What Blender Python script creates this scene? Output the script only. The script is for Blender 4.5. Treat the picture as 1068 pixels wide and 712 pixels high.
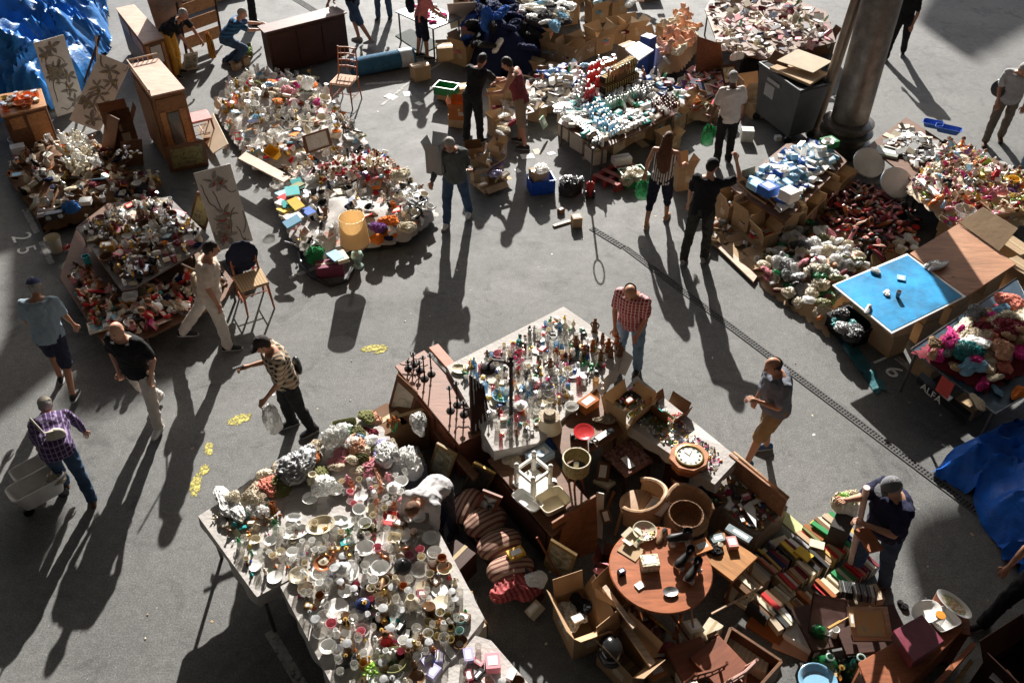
import bpy,bmesh,math,random
from mathutils import Vector,Matrix,noise
_p = 'plastic'; _a = 'paper'; _c = 'cloth'; _h = 'china'; _k = 'cardboard'; _m = 'metal'; _w = 'wooden'; _W = 'white'; _B = 'brown'; _g = 'glass'; _s = 'small_box'; _C = 'cream'; _e = 'ceramic'; _n = 'carton'; _0 = 'garment0'; _1 = 'garment1'; _2 = 'garment2'; _t = 'packet'; _b = 'beige'; _o = 'open_box'; _l = 'leather'; _f = 'figurine'; _K = 'black'; _D = 'dark'; _S = 'silver'; _P = 'pink'; _1b = 'poly_bag1'; _0b = 'poly_bag0'; _G = 'gold'; _N = 'navy'; _M = 'maroon'; _bw = 'bowl'; _T = 'tan'; _R = 'rust'; _y = 'grey'
def U_(a,b): return R.random() * (b - a) + a
MR = Matrix.Rotation
R = random.Random(11)
COLL = bpy.context.scene.collection
rad = math.radians
for _o in list(bpy.data.objects): bpy.data.objects.remove(_o)
SC = bpy.context.scene
# ------------------------------------------------------------------ camera, sky, sun, exposure
FPX,PITCH,CAMH = 920.0,rad(41),8.2
cam_d = bpy.data.cameras.new('camera'); cam = bpy.data.objects.new('camera',cam_d); COLL.objects.link(cam)
cam.location = (0,0,CAMH); cam.rotation_euler = (rad(90) - PITCH,0,0)
cam_d.sensor_width = 36; cam_d.lens = 36 * FPX / 1068; cam_d.clip_start = 0.1; cam_d.clip_end = 2000
SC.camera = cam
SUN_EL,SUN_AZ = rad(26.5),rad(0.0)       # the sun stands ahead of the camera (+Y)
w = bpy.data.worlds.new('World'); SC.world = w; w.use_nodes = True
nt = w.node_tree; sky = nt.nodes.new('ShaderNodeTexSky'); sky.sky_type = 'NISHITA'; sky.sun_disc = False
sky.sun_elevation = SUN_EL; sky.sun_rotation = SUN_AZ; sky.air_density = 1.0; sky.dust_density = 1.5
bg = nt.nodes['Background']; bg.inputs['Strength'].default_value = 0.125
nt.links.new(sky.outputs[0],bg.inputs[0])
sl = bpy.data.lights.new('sun','SUN'); sl.energy = 5.0; sl.angle = rad(0.55); sl.color = (1.0,0.965,0.91)
so = bpy.data.objects.new('sun',sl); COLL.objects.link(so); so.location = (0,60,40)
so.rotation_euler = (-(rad(90) - SUN_EL),0,-SUN_AZ)
SC.view_settings.view_transform = 'Standard'; SC.view_settings.look = 'None'
SC.view_settings.gamma = 1.0; SC.view_settings.exposure = 1.28; SC.view_settings.use_curve_mapping = False

def at(px,py,z=0.0):
  """pixel of the photograph -> point at height z"""
  u = (px - 534) / FPX; v = (356 - py) / FPX
  d = Vector((u,math.cos(PITCH) + v * math.sin(PITCH),-math.sin(PITCH) + v * math.cos(PITCH)))
  t = (z - CAMH) / d.z
  return Vector((d.x * t,d.y * t,z))
def to_px(p):
  q = p - Vector((0,0,CAMH)); f = q.y * math.cos(PITCH) - q.z * math.sin(PITCH)
  up = q.y * math.sin(PITCH) + q.z * math.cos(PITCH)
  return 534 + FPX * q.x / f,356 - FPX * up / f
def yaw(a,b,z=0.0):
  """world angle of the direction from pixel a to pixel b"""
  d = at(b[0],b[1],z) - at(a[0],a[1],z)
  return math.atan2(d.y,d.x)

# ------------------------------------------------------------------ materials
MATS = {}
RGB = dict(white=(.80,.79,.76),cream=(.66,.58,.43),beige=(.50,.41,.30),tan=(.42,.29,.17),brown=(.17,.085,.04),dark=(.03,.028,.028),
 black=(.014,.014,.016),grey=(.27,.27,.27),silver=(.62,.62,.62),red=(.52,.028,.03),maroon=(.17,.018,.03),pink=(.68,.26,.30),
 magenta=(.60,.04,.22),orange=(.78,.22,.04),yellow=(.75,.50,.06),gold=(.58,.36,.10),green=(.03,.24,.08),lime=(.28,.50,.06),teal=(.03,.30,.30),
 blue=(.03,.11,.42),navy=(.012,.02,.07),sky=(.25,.48,.66),purple=(.16,.05,.22),peach=(.72,.40,.26),salmon=(.66,.22,.16),olive=(.16,.16,.06),
 rust=(.34,.11,.03),lavender=(.42,.38,.58))
def base_mat(name,rough=.6,metal=0,trans=0,coat=0):
  m = bpy.data.materials.new(name); m.use_nodes = True
  b = m.node_tree.nodes['Principled BSDF']
  b.inputs['Roughness'].default_value = rough; b.inputs['Metallic'].default_value = metal
  b.inputs['Transmission Weight'].default_value = trans; b.inputs['Coat Weight'].default_value = coat; b.inputs['Specular IOR Level'].default_value = .25 if rough > .35 else .5
  return m,m.node_tree,b
def N(nt,t,**k):
  n = nt.nodes.new(t)
  for a,v in k.items():
    if isinstance(v,(int,float,tuple)) and a in n.inputs: n.inputs[a].default_value = v
    else: setattr(n,a,v)
  return n
def ramp(nt,src,stops):
  r = nt.nodes.new('ShaderNodeValToRGB'); e = r.color_ramp.elements
  while len(e) < len(stops): e.new(.5)
  for i,(p,c) in enumerate(stops):
    e[i].position = p; e[i].color = (*c,1) if len(c) == 3 else c
  nt.links.new(src,r.inputs[0]); return r
def vary(col,k): return tuple(max(0,min(1,c * k)) for c in col)
def mat(name,col,rough=.6,metal=0,var=.18,scale=9,bump=0,trans=0,coat=0,obvar=.0,bscale=None):
  if name in MATS: return MATS[name]
  m,nt,b = base_mat(name,rough,metal,trans,coat)
  tc = N(nt,'ShaderNodeTexCoord'); no = N(nt,'ShaderNodeTexNoise',Scale=scale,Detail=6.0,Roughness=.65)
  nt.links.new(tc.outputs['Object'],no.inputs['Vector'])
  r = ramp(nt,no.outputs['Fac'],[(.3,vary(col,1 - var)),(.7,vary(col,1 + var * .7))])
  out = r.outputs[0]
  if obvar:
    oi = N(nt,'ShaderNodeObjectInfo'); hs = N(nt,'ShaderNodeHueSaturation')
    mr = N(nt,'ShaderNodeMapRange'); mr.inputs[3].default_value = 1 - obvar; mr.inputs[4].default_value = 1 + obvar
    nt.links.new(oi.outputs['Random'],mr.inputs[0]); nt.links.new(mr.outputs[0],hs.inputs['Value'])
    nt.links.new(out,hs.inputs['Color']); out = hs.outputs[0]
  nt.links.new(out,b.inputs['Base Color'])
  n2 = N(nt,'ShaderNodeTexNoise',Scale=scale * 1.7,Detail=3.0); nt.links.new(tc.outputs['Object'],n2.inputs['Vector'])
  mr = N(nt,'ShaderNodeMapRange'); mr.inputs[3].default_value = max(.02,rough - .12); mr.inputs[4].default_value = min(1,rough + .15)
  nt.links.new(n2.outputs['Fac'],mr.inputs[0]); nt.links.new(mr.outputs[0],b.inputs['Roughness'])
  if bump:
    bn = N(nt,'ShaderNodeTexNoise',Scale=bscale or scale * 3,Detail=4.0); nt.links.new(tc.outputs['Object'],bn.inputs['Vector'])
    bp = N(nt,'ShaderNodeBump',Strength=bump,Distance=.02)
    nt.links.new(bn.outputs['Fac'],bp.inputs['Height']); nt.links.new(bp.outputs[0],b.inputs['Normal'])
  MATS[name] = m; return m
def cm(colour,fin):
  """material of a colour and a finish"""
  c = RGB[colour]; n = colour + '_' + fin
  if fin in (_h,): return mat(n,c,.18,coat=.4,var=.1,obvar=.12)
  if fin == _e: return mat(n,c,.3,var=.25,obvar=.15)
  if fin == _p: return mat(n,c,.35,var=.12,obvar=.15)
  if fin == _g: return thin(n,c)
  if fin == 'film': return film(n,c)
  if fin == _m: return mat(n,c,.28,metal=.9,var=.25,obvar=.15)
  if fin == _c: return mat(n,c,.9,var=.22,scale=7,bump=.5,bscale=60,obvar=.15)
  if fin == _w: return wood(n,c)
  if fin == _l: return mat(n,c,.45,var=.3,bump=.3,obvar=.2)
  if fin == _a: return mat(n,c,.7,var=.1,obvar=.12)
  if fin == _k: return mat(n,c,.8,var=.16,scale=4,bump=.15,obvar=.18)
  if fin == 'wicker': return mat(n,c,.7,var=.5,scale=50,bump=1,bscale=70)
  return mat(n,c)
def thin(name,c):
  """thin-walled glass: lets the sun through, with a bright rim"""
  if name in MATS: return MATS[name]
  m,nt,b = base_mat(name,.12); b.inputs['Base Color'].default_value = (*vary(c,.9),1); b.inputs['Specular IOR Level'].default_value = .8
  tr = N(nt,'ShaderNodeBsdfTransparent'); tr.inputs[0].default_value = (*[min(1,.45 + k * .6) for k in c],1); lw = N(nt,'ShaderNodeLayerWeight',Blend=.35)
  r = ramp(nt,lw.outputs['Facing'],[(.0,(.16,)*3),(.75,(.45,)*3),(1,(.9,)*3)]); mx = N(nt,'ShaderNodeMixShader'); nt.links.new(r.outputs[0],mx.inputs[0]); nt.links.new(tr.outputs[0],mx.inputs[1]); nt.links.new(b.outputs[0],mx.inputs[2])
  nt.links.new(mx.outputs[0],nt.nodes['Material Output'].inputs['Surface']); MATS[name] = m; return m
def film(name,c):
  """crinkled plastic film or backlit cloth: glossy and partly translucent"""
  if name in MATS: return MATS[name]
  m,nt,b = base_mat(name,.22); b.inputs['Base Color'].default_value = (*c,1); b.inputs['Specular IOR Level'].default_value = .6
  tl = N(nt,'ShaderNodeBsdfTranslucent'); tl.inputs[0].default_value = (*vary(c,1.2),1); tr = N(nt,'ShaderNodeBsdfTransparent'); m1 = N(nt,'ShaderNodeMixShader'); m1.inputs[0].default_value = .5; mx = N(nt,'ShaderNodeMixShader'); mx.inputs[0].default_value = .42
  nt.links.new(tl.outputs[0],m1.inputs[1]); nt.links.new(tr.outputs[0],m1.inputs[2]); nt.links.new(b.outputs[0],mx.inputs[1]); nt.links.new(m1.outputs[0],mx.inputs[2]); nt.links.new(mx.outputs[0],nt.nodes['Material Output'].inputs['Surface'])
  tc = N(nt,'ShaderNodeTexCoord'); no = N(nt,'ShaderNodeTexNoise',Scale=18.0,Detail=5.0,Distortion=2.0); nt.links.new(tc.outputs['Object'],no.inputs['Vector']); bp = N(nt,'ShaderNodeBump',Strength=.5,Distance=.02); nt.links.new(no.outputs['Fac'],bp.inputs['Height']); nt.links.new(bp.outputs[0],b.inputs['Normal'])
  MATS[name] = m; return m
def wood(name,col,scale=3.0,rough=.55,coat=0.0):
  if name in MATS: return MATS[name]
  m,nt,b = base_mat(name,rough,coat=coat)
  tc = N(nt,'ShaderNodeTexCoord'); mp = N(nt,'ShaderNodeMapping'); mp.inputs['Scale'].default_value = (1,8,8)
  nt.links.new(tc.outputs['Object'],mp.inputs[0])
  no = N(nt,'ShaderNodeTexNoise',Scale=scale,Detail=7.0,Roughness=.7,Distortion=.6); nt.links.new(mp.outputs[0],no.inputs['Vector'])
  r = ramp(nt,no.outputs['Fac'],[(.28,vary(col,.55)),(.5,col),(.72,vary(col,1.35))])
  n2 = N(nt,'ShaderNodeTexNoise',Scale=2.2,Detail=4.0); nt.links.new(tc.outputs['Object'],n2.inputs['Vector'])
  r2 = ramp(nt,n2.outputs['Fac'],[(.35,(.75,.72,.7)),(.65,(1,1,1))])
  mx = N(nt,'ShaderNodeMixRGB',blend_type='MULTIPLY'); mx.inputs[0].default_value = .8
  nt.links.new(r.outputs[0],mx.inputs[1]); nt.links.new(r2.outputs[0],mx.inputs[2]); nt.links.new(mx.outputs[0],b.inputs['Base Color'])
  bp = N(nt,'ShaderNodeBump',Strength=.15,Distance=.01); nt.links.new(no.outputs['Fac'],bp.inputs['Height']); nt.links.new(bp.outputs[0],b.inputs['Normal'])
  MATS[name] = m; return m
def stripes(name,c1,c2,freq=40,axis=0,duty=.5,rough=.9,c3=None):
  """woven stripes; c3 adds crossing stripes (plaid)"""
  if name in MATS: return MATS[name]
  m,nt,b = base_mat(name,rough); tc = N(nt,'ShaderNodeTexCoord'); sp = N(nt,'ShaderNodeSeparateXYZ'); nt.links.new(tc.outputs['Object'],sp.inputs[0])
  def band(ax,fr,du):
    a = N(nt,'ShaderNodeMath',operation='MULTIPLY'); a.inputs[1].default_value = fr; nt.links.new(sp.outputs[ax],a.inputs[0])
    f = N(nt,'ShaderNodeMath',operation='FRACT'); nt.links.new(a.outputs[0],f.inputs[0])
    g = N(nt,'ShaderNodeMath',operation='GREATER_THAN'); g.inputs[1].default_value = du; nt.links.new(f.outputs[0],g.inputs[0]); return g
  g = band(axis,freq,duty); mx = N(nt,'ShaderNodeMixRGB'); mx.inputs[1].default_value = (*c1,1); mx.inputs[2].default_value = (*c2,1)
  nt.links.new(g.outputs[0],mx.inputs[0]); out = mx.outputs[0]
  if c3 is not None:
    g2 = band(2 if axis != 2 else 0,freq,duty); m2 = N(nt,'ShaderNodeMixRGB'); m2.inputs[2].default_value = (*c3,1)
    ml = N(nt,'ShaderNodeMath',operation='MULTIPLY'); ml.inputs[1].default_value = .6
    nt.links.new(g2.outputs[0],ml.inputs[0]); nt.links.new(ml.outputs[0],m2.inputs[0]); nt.links.new(out,m2.inputs[1]); out = m2.outputs[0]
  nt.links.new(out,b.inputs['Base Color']); MATS[name] = m; return m
def picture(name,stops,scale=5,dist=2.0,rough=.5,detail=5.0):
  """a printed or painted surface of soft shapes"""
  if name in MATS: return MATS[name]
  m,nt,b = base_mat(name,rough); tc = N(nt,'ShaderNodeTexCoord')
  no = N(nt,'ShaderNodeTexNoise',Scale=scale,Detail=detail,Distortion=dist); nt.links.new(tc.outputs['Object'],no.inputs['Vector'])
  r = ramp(nt,no.outputs['Fac'],stops); nt.links.new(r.outputs[0],b.inputs['Base Color']); MATS[name] = m; return m
def asphalt():
  m,nt,b = base_mat('asphalt',.75); b.inputs['Specular IOR Level'].default_value = .28; tc = N(nt,'ShaderNodeTexCoord')
  def nz(s,d=5.0,ro=.6,di=0.0):
    n = N(nt,'ShaderNodeTexNoise',Scale=s,Detail=d,Roughness=ro,Distortion=di); nt.links.new(tc.outputs['Object'],n.inputs['Vector']); return n.outputs['Fac']
  base = ramp(nt,nz(.45,6.0,.65),[(.3,(.108,.108,.105)),(.5,(.134,.133,.128)),(.72,(.163,.161,.155))])
  fine = ramp(nt,nz(55,5.0,.85),[(.3,(.4,.4,.4)),(.5,(.95,.95,.95)),(.68,(1.7,1.7,1.7))])
  def mix(a,bb,t='MULTIPLY',f=1.0):
    x = N(nt,'ShaderNodeMixRGB',blend_type=t)
    if isinstance(f,float): x.inputs[0].default_value = f
    else: nt.links.new(f,x.inputs[0])
    nt.links.new(a,x.inputs[1])
    if isinstance(bb,tuple): x.inputs[2].default_value = (*bb,1)
    else: nt.links.new(bb,x.inputs[2])
    return x.outputs[0]
  c = mix(base.outputs[0],fine.outputs[0])
  st = ramp(nt,nz(1.6,8.0,.7,1.2),[(.34,(.6,.6,.6)),(.46,(1,1,1)),(.62,(1,1,1)),(.7,(1.18,1.17,1.15))]); c = mix(c,st.outputs[0],f=.8)
  mo = ramp(nt,nz(9.0,6.0,.75),[(.35,(.84,.84,.84)),(.65,(1.15,1.15,1.15))]); c = mix(c,mo.outputs[0])
  # pale spots of litter and trodden gum
  for sc,th,col in ((7.5,.062,(.30,.30,.29)),(16,.07,(.34,.335,.325)),(11,.055,(.06,.06,.058)),(2.3,.02,(.05,.048,.045))):
    vo = N(nt,'ShaderNodeTexVoronoi',Scale=sc); vo.feature = 'F1'
    dv = N(nt,'ShaderNodeVectorMath',operation='ADD'); nn = N(nt,'ShaderNodeTexNoise',Scale=sc * 4)
    nt.links.new(tc.outputs['Object'],nn.inputs['Vector'])
    s2 = N(nt,'ShaderNodeVectorMath',operation='SCALE'); s2.inputs['Scale'].default_value = .1 / sc * 5
    nt.links.new(nn.outputs['Color'],s2.inputs[0]); nt.links.new(tc.outputs['Object'],dv.inputs[0]); nt.links.new(s2.outputs[0],dv.inputs[1]); nt.links.new(dv.outputs[0],vo.inputs['Vector'])
    lt = N(nt,'ShaderNodeMath',operation='LESS_THAN'); lt.inputs[1].default_value = th; nt.links.new(vo.outputs['Distance'],lt.inputs[0])
    pr = ramp(nt,nz(sc * .6,2.0),[(.47,(0,0,0)),(.56,(1,1,1))]); ml = N(nt,'ShaderNodeMath',operation='MULTIPLY'); nt.links.new(lt.outputs[0],ml.inputs[0]); nt.links.new(pr.outputs[0],ml.inputs[1])
    c = mix(c,col,'MIX',ml.outputs[0])
  # hairline cracks
  vo = N(nt,'ShaderNodeTexVoronoi',Scale=.33); vo.feature = 'DISTANCE_TO_EDGE'
  nn = N(nt,'ShaderNodeTexNoise',Scale=1.5,Detail=6.0); nt.links.new(tc.outputs['Object'],nn.inputs['Vector'])
  dv = N(nt,'ShaderNodeVectorMath',operation='ADD'); nt.links.new(tc.outputs['Object'],dv.inputs[0]); nt.links.new(nn.outputs['Color'],dv.inputs[1]); nt.links.new(dv.outputs[0],vo.inputs['Vector'])
  cr = ramp(nt,vo.outputs['Distance'],[(.0,(.6,.6,.6)),(.004,(1,1,1))]); c = mix(c,cr.outputs[0],f=.12)
  nt.links.new(c,b.inputs['Base Color'])
  bp = N(nt,'ShaderNodeBump',Strength=.3,Distance=.003); nt.links.new(nz(110,3.0,.8),bp.inputs['Height']); nt.links.new(bp.outputs[0],b.inputs['Normal'])
  rr = ramp(nt,nz(2.2,5.0),[(.3,(.72,.72,.72)),(.7,(.8,.8,.8))]); nt.links.new(rr.outputs[0],b.inputs['Roughness'])
  return m

# ------------------------------------------------------------------ mesh building
class MB:
  def __init__(s): s.v = []; s.f = []
  def add(s,v,f):
    n = len(s.v); s.v += [tuple(a) for a in v]; s.f += [tuple(i + n for i in a) for a in f]; return s
  def box(s,c,d,rz=0,rx=0,ry=0,taper=1.0):
    M = Matrix.Translation(c) @ MR(rz,4,'Z') @ MR(rx,4,'X') @ MR(ry,4,'Y')
    x,y,z = d[0] / 2,d[1] / 2,d[2] / 2; t = taper
    P = [(-x*t,-y*t,-z),(x*t,-y*t,-z),(x*t,y*t,-z),(-x*t,y*t,-z),(-x,-y,z),(x,-y,z),(x,y,z),(-x,y,z)]
    return s.add([M @ Vector(p) for p in P],[(3,2,1,0),(4,5,6,7),(0,1,5,4),(1,2,6,5),(2,3,7,6),(3,0,4,7)])
  def lathe(s,prof,seg=14,c=(0,0,0),sx=1,sy=1,M=None):
    M = Matrix.Translation(c) @ (M or Matrix()); V = []; Fc = []
    for r,z in prof:
      for i in range(seg):
        a = 2 * math.pi * i / seg; V.append(M @ Vector((r * sx * math.cos(a),r * sy * math.sin(a),z)))
    for j in range(len(prof) - 1):
      for i in range(seg):
        k = (i + 1) % seg; Fc.append((j*seg+i,j*seg+k,(j+1)*seg+k,(j+1)*seg+i))
    p0,p1 = prof[0],prof[-1]
    if len(prof) > 3 and min(p0[0],p1[0]) > .01 and abs(p0[0]-p1[0]) < .03 and abs(p0[1]-p1[1]) < .02:
      q = (len(prof)-1)*seg; return s.add(V,Fc + [(q+i,q+(i+1) % seg,(i+1) % seg,i) for i in range(seg)])
    if prof[0][0] > 1e-5: Fc.append(tuple(reversed(range(seg))))
    if prof[-1][0] > 1e-5: Fc.append(tuple(range((len(prof)-1)*seg,len(prof)*seg)))
    return s.add(V,Fc)
  def ball(s,c,r,seg=10,rings=7,M=None):
    if not isinstance(r,tuple): r = (r,r,r)
    MM = Matrix.Translation(c) @ (M or Matrix()) @ Matrix.Diagonal((*r,1))
    return s.lathe([(max(1e-4,math.sin(math.pi * j / rings)),-math.cos(math.pi * j / rings)) for j in range(rings + 1)],seg,M=MM)
  def tube(s,pts,r,seg=6,closed=False):
    pts = [Vector(p) for p in pts]; n = len(pts); rs = r if isinstance(r,(list,tuple)) else [r] * n; V = []; Fc = []; pu = None
    for i,p in enumerate(pts):
      if closed: t = pts[(i+1) % n] - pts[i-1]
      else: t = pts[min(i+1,n-1)] - pts[max(i-1,0)]
      t = t.normalized() if t.length > 1e-9 else Vector((0,0,1))
      if pu is None: pu = t.cross(Vector((0,0,1))) if abs(t.z) < .9 else t.cross(Vector((1,0,0)))
      u = (pu - t * pu.dot(t)); u = u.normalized() if u.length > 1e-6 else t.orthogonal().normalized()
      pu = u; vv = t.cross(u)
      for k in range(seg):
        a = 2 * math.pi * k / seg; V.append(p + (u * math.cos(a) + vv * math.sin(a)) * rs[i])
    m = n if closed else n - 1
    for i in range(m):
      j = (i + 1) % n
      for k in range(seg):
        q = (k + 1) % seg; Fc.append((i*seg+k,i*seg+q,j*seg+q,j*seg+k))
    if not closed: Fc.append(tuple(reversed(range(seg)))); Fc.append(tuple(range((n-1)*seg,n*seg)))
    return s.add(V,Fc)
  def prism(s,poly,z0,z1):
    n = len(poly); V = [(p[0],p[1],z0) for p in poly] + [(p[0],p[1],z1) for p in poly]
    ar = sum(poly[i][0]*poly[(i+1)%n][1]-poly[(i+1)%n][0]*poly[i][1] for i in range(n))
    Fc = [tuple(reversed(range(n))),tuple(range(n,2*n))] + [(i,(i+1)%n,n+(i+1)%n,n+i) for i in range(n)]
    if ar < 0: Fc = [tuple(reversed(f)) for f in Fc]
    return s.add(V,Fc)
  def loft(s,rings,seg=14):
    """rings: (centre, half axis U, half axis V); closed at both ends"""
    V = []; Fc = []
    for c,U,W in rings:
      for i in range(seg):
        a = 2 * math.pi * i / seg; V.append(Vector(c) + Vector(U) * math.cos(a) + Vector(W) * math.sin(a))
    for j in range(len(rings) - 1):
      for i in range(seg):
        k = (i + 1) % seg; Fc.append((j*seg+i,j*seg+k,(j+1)*seg+k,(j+1)*seg+i))
    Fc.append(tuple(reversed(range(seg)))); Fc.append(tuple(range((len(rings)-1)*seg,len(rings)*seg)))
    return s.add(V,Fc)
  def mesh(s,name,bev=0,angle=38,smooth=True):
    me = bpy.data.meshes.new(name); me.from_pydata(s.v,[],s.f)
    bm = bmesh.new(); bm.from_mesh(me); bmesh.ops.recalc_face_normals(bm,faces=bm.faces)
    if bev:
      ed = [e for e in bm.edges if len(e.link_faces) == 2 and e.calc_face_angle(0) > rad(40)]
      bmesh.ops.bevel(bm,geom=ed,offset=bev,segments=1,affect='EDGES',clamp_overlap=True)
    for f in bm.faces: f.smooth = smooth
    for e in bm.edges:
      if len(e.link_faces) == 2 and e.calc_face_angle(0) > rad(angle): e.smooth = False
    bm.to_mesh(me); bm.free(); me.update(); return me
def setmat(me,m):
  me.materials.clear(); me.materials.append(m)
def obj(name,me,m=None,parent=None,loc=None,rz=None,shared=False):
  if isinstance(me,MB): me = me.mesh(name)
  o = bpy.data.objects.new(name,me); COLL.objects.link(o)
  if m is not None:
    if len(me.materials) == 0: me.materials.append(m)
    if shared:
      o.material_slots[0].link = 'OBJECT'; o.material_slots[0].material = m
    elif me.materials[0] is not m:
      if me.users == 1: me.materials[0] = m
      else: o.material_slots[0].link = 'OBJECT'; o.material_slots[0].material = m
  if parent is not None: o.parent = parent
  if loc is not None: o.location = loc
  if rz is not None: o.rotation_euler = (0,0,rz)
  return o
def tag(o,label,cat,group=None,kind=None):
  if label: o['label'] = label
  if cat: o['category'] = cat
  if group: o['group'] = group
  if kind: o['kind'] = kind
  return o
def thing(name,label,cat,loc=(0,0,0),rz=0,group=None):
  o = bpy.data.objects.new(name,None); COLL.objects.link(o); o.empty_display_size = .1
  o.location = loc; o.rotation_euler = (0,0,rz); return tag(o,label,cat,group)
def struct(name,me,m): return tag(obj(name,me,m),None,None,kind='structure')
def modmesh(mb_mesh,voxel,smooth=3,wrinkle=0,seed=0,wscale=9):
  """fuse overlapping closed pieces into one continuous skin"""
  o = bpy.data.objects.new('tmp',mb_mesh); COLL.objects.link(o)
  r = o.modifiers.new('r','REMESH'); r.mode = 'VOXEL'; r.voxel_size = voxel; r.use_smooth_shade = True
  if smooth: q = o.modifiers.new('s','SMOOTH'); q.factor = .5; q.iterations = smooth
  dg = bpy.context.evaluated_depsgraph_get(); dg.update()
  me = bpy.data.meshes.new_from_object(o.evaluated_get(dg)); bpy.data.objects.remove(o)
  if wrinkle:
    off = Vector((seed * 7.3,seed * 3.1,0)); nr = [v.normal.copy() for v in me.vertices]
    for v,n in zip(me.vertices,nr):
      p = v.co * wscale + off; k = 1 - abs(noise.noise(Vector((p.x,p.y,p.z * .8)))) * 2.2
      v.co += n * (k * .6 + .5 * noise.noise(p * 2.3)) * wrinkle
  for p in me.polygons: p.use_smooth = True
  return me
# ------------------------------------------------------------------ the ground and its markings
g = MB(); g.add([(-600,-300,0),(600,-300,0),(600,900,0),(-600,900,0)],[(0,1,2,3)])
struct('asphalt_ground',g,asphalt())
M_YEL = mat('yellow_paint',(.55,.48,.14),.8,var=.5,scale=30); M_LINE = mat('worn_white_paint',(.40,.39,.37),.8,var=.45,scale=14)
def worn(m,lo,hi,sc):
  nt = m.node_tree; b = nt.nodes['Principled BSDF']; tc = N(nt,'ShaderNodeTexCoord'); no = N(nt,'ShaderNodeTexNoise',Scale=sc,Detail=8.0,Roughness=.75); nt.links.new(tc.outputs['Object'],no.inputs['Vector'])
  r = ramp(nt,no.outputs['Fac'],[(lo,(0,0,0)),(hi,(1,1,1))]); t = N(nt,'ShaderNodeBsdfTransparent'); mx = N(nt,'ShaderNodeMixShader'); nt.links.new(r.outputs[0],mx.inputs[0]); nt.links.new(t.outputs[0],mx.inputs[1]); nt.links.new(b.outputs[0],mx.inputs[2]); nt.links.new(mx.outputs[0],nt.nodes['Material Output'].inputs['Surface'])
worn(M_YEL,.40,.56,16); worn(M_LINE,.36,.46,9)
def blob(name,px,py,wx,wy,rz,m,label,cat,seed,group=None):
  """a ragged thin splash of paint"""
  c = at(px,py); n = 90; poly = []
  for i in range(n):
    a = 2 * math.pi * i / n; k = 1 + .3 * noise.noise(Vector((math.cos(a) * 2.1,math.sin(a) * 2.1,seed))) + .2 * noise.noise(Vector((math.cos(a) * 9,math.sin(a) * 9,seed))) + .3 * noise.noise(Vector((math.cos(a) * 25,math.sin(a) * 25,seed)))
    x,y = wx * k * math.cos(a),wy * k * math.sin(a)
    poly.append((x * math.cos(rz) - y * math.sin(rz),x * math.sin(rz) + y * math.cos(rz)))
  b = MB(); b.prism(poly,.0,.004); o = obj(name,b,m,loc=(c.x,c.y,.001)); return tag(o,None,None,kind='structure')
for i,(x,y,a,b_,r_) in enumerate([(250,437,.15,.08,.5),(389,363,.18,.07,.2),(218,468,.05,.12,.2),(213,490,.06,.08,0),(204,506,.06,.17,.1),(397,366,.1,.04,.6)]):
  blob('yellow_paint_mark',x,y,a,b_,r_,M_YEL,None,None,i * 3.7)
def band(name,a,b,wd,m,z=.004,h=.001):
  A,B = at(*a),at(*b); d = (B - A).normalized(); n = Vector((-d.y,d.x,0)) * wd / 2
  q = MB(); q.prism([(p.x,p.y) for p in (A - n,B - n,B + n,A + n)],z,z + h); return struct(name,q,m)
for a,b,wd in [((281,658),(318,720),.11),((26,218),(39,243),.10),((43,252),(54,275),.09),((935,373),(990,417),.10),((380,88),(440,84),.08),((398,110),(420,92),.06),((418,92),(560,4),.05),((302,290),(330,279),.08)]:
  band('white_line',a,b,wd,M_LINE)
def text_on(name,body,size,m,M,parent=None,th=.002):
  c = bpy.data.curves.new('t','FONT'); c.body = body; c.size = size; c.extrude = th; c.align_x = 'CENTER'; c.align_y = 'CENTER'; c.resolution_u = 4
  o = bpy.data.objects.new('t',c); COLL.objects.link(o); dg = bpy.context.evaluated_depsgraph_get(); dg.update()
  me = bpy.data.meshes.new_from_object(o.evaluated_get(dg)); bpy.data.objects.remove(o); me.transform(M)
  return obj(name,me,m,parent)
M_NUM = mat('number_paint',(.75,.74,.71),.8,var=.3,scale=16)
def ground_text(body,p,ang,size,sx=1.0):
  c = at(*p); M = Matrix.Translation((c.x,c.y,.005)) @ MR(ang,4,'Z') @ Matrix.Diagonal((sx,1,1,1))
  o = text_on('painted_number',body,size,M_NUM,M); return tag(o,None,None,kind='structure')
a16 = yaw((917,376),(932,388)); ground_text('1',(917,376),a16,.34); ground_text('6',(932,388),a16,.36,1.15)
a25 = yaw((22,247),(27,259)); ground_text('2',(22,248),a25,.42,1.2); ground_text('5',(27,261),a25,.40,1.2)
# drainage channel with its grate
M_STEEL = mat('dull_steel',(.10,.098,.095),.8,metal=0,var=.3); M_GAP_SHADE = mat('dark_gap',(.01,.01,.01),.9)
def drain(a,b,wd,label,name='drainage_channel',pitch=.045):
  A,B = at(*a),at(*b); L = (B - A).length; r = math.atan2((B - A).y,(B - A).x)
  t = thing(name,label,'drain',(A.x,A.y,0),r)
  q = MB(); q.box((L / 2,0,.003),(L,wd,.004)); obj('channel_shade',q,M_GAP_SHADE,t)  # black strip paints the shade inside the channel
  q = MB()
  for s in (-1,1): q.box((L / 2,s * wd / 2,.006),(L,.018,.010))
  obj('frame',q,M_STEEL,t)
  q = MB(); n = int(L / pitch)
  for i in range(n): q.box(((i + .5) * pitch,0,.0075),(pitch * .45,wd - .02,.005))
  q.box((L / 2,0,.0068),(L,.012,.004)); obj('grate',q,M_STEEL,t); return t
drain((652,258),(1062,566),.095,'long steel drainage grate crossing the open asphalt from plaid shirt man to blue tarpaulin')
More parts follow.
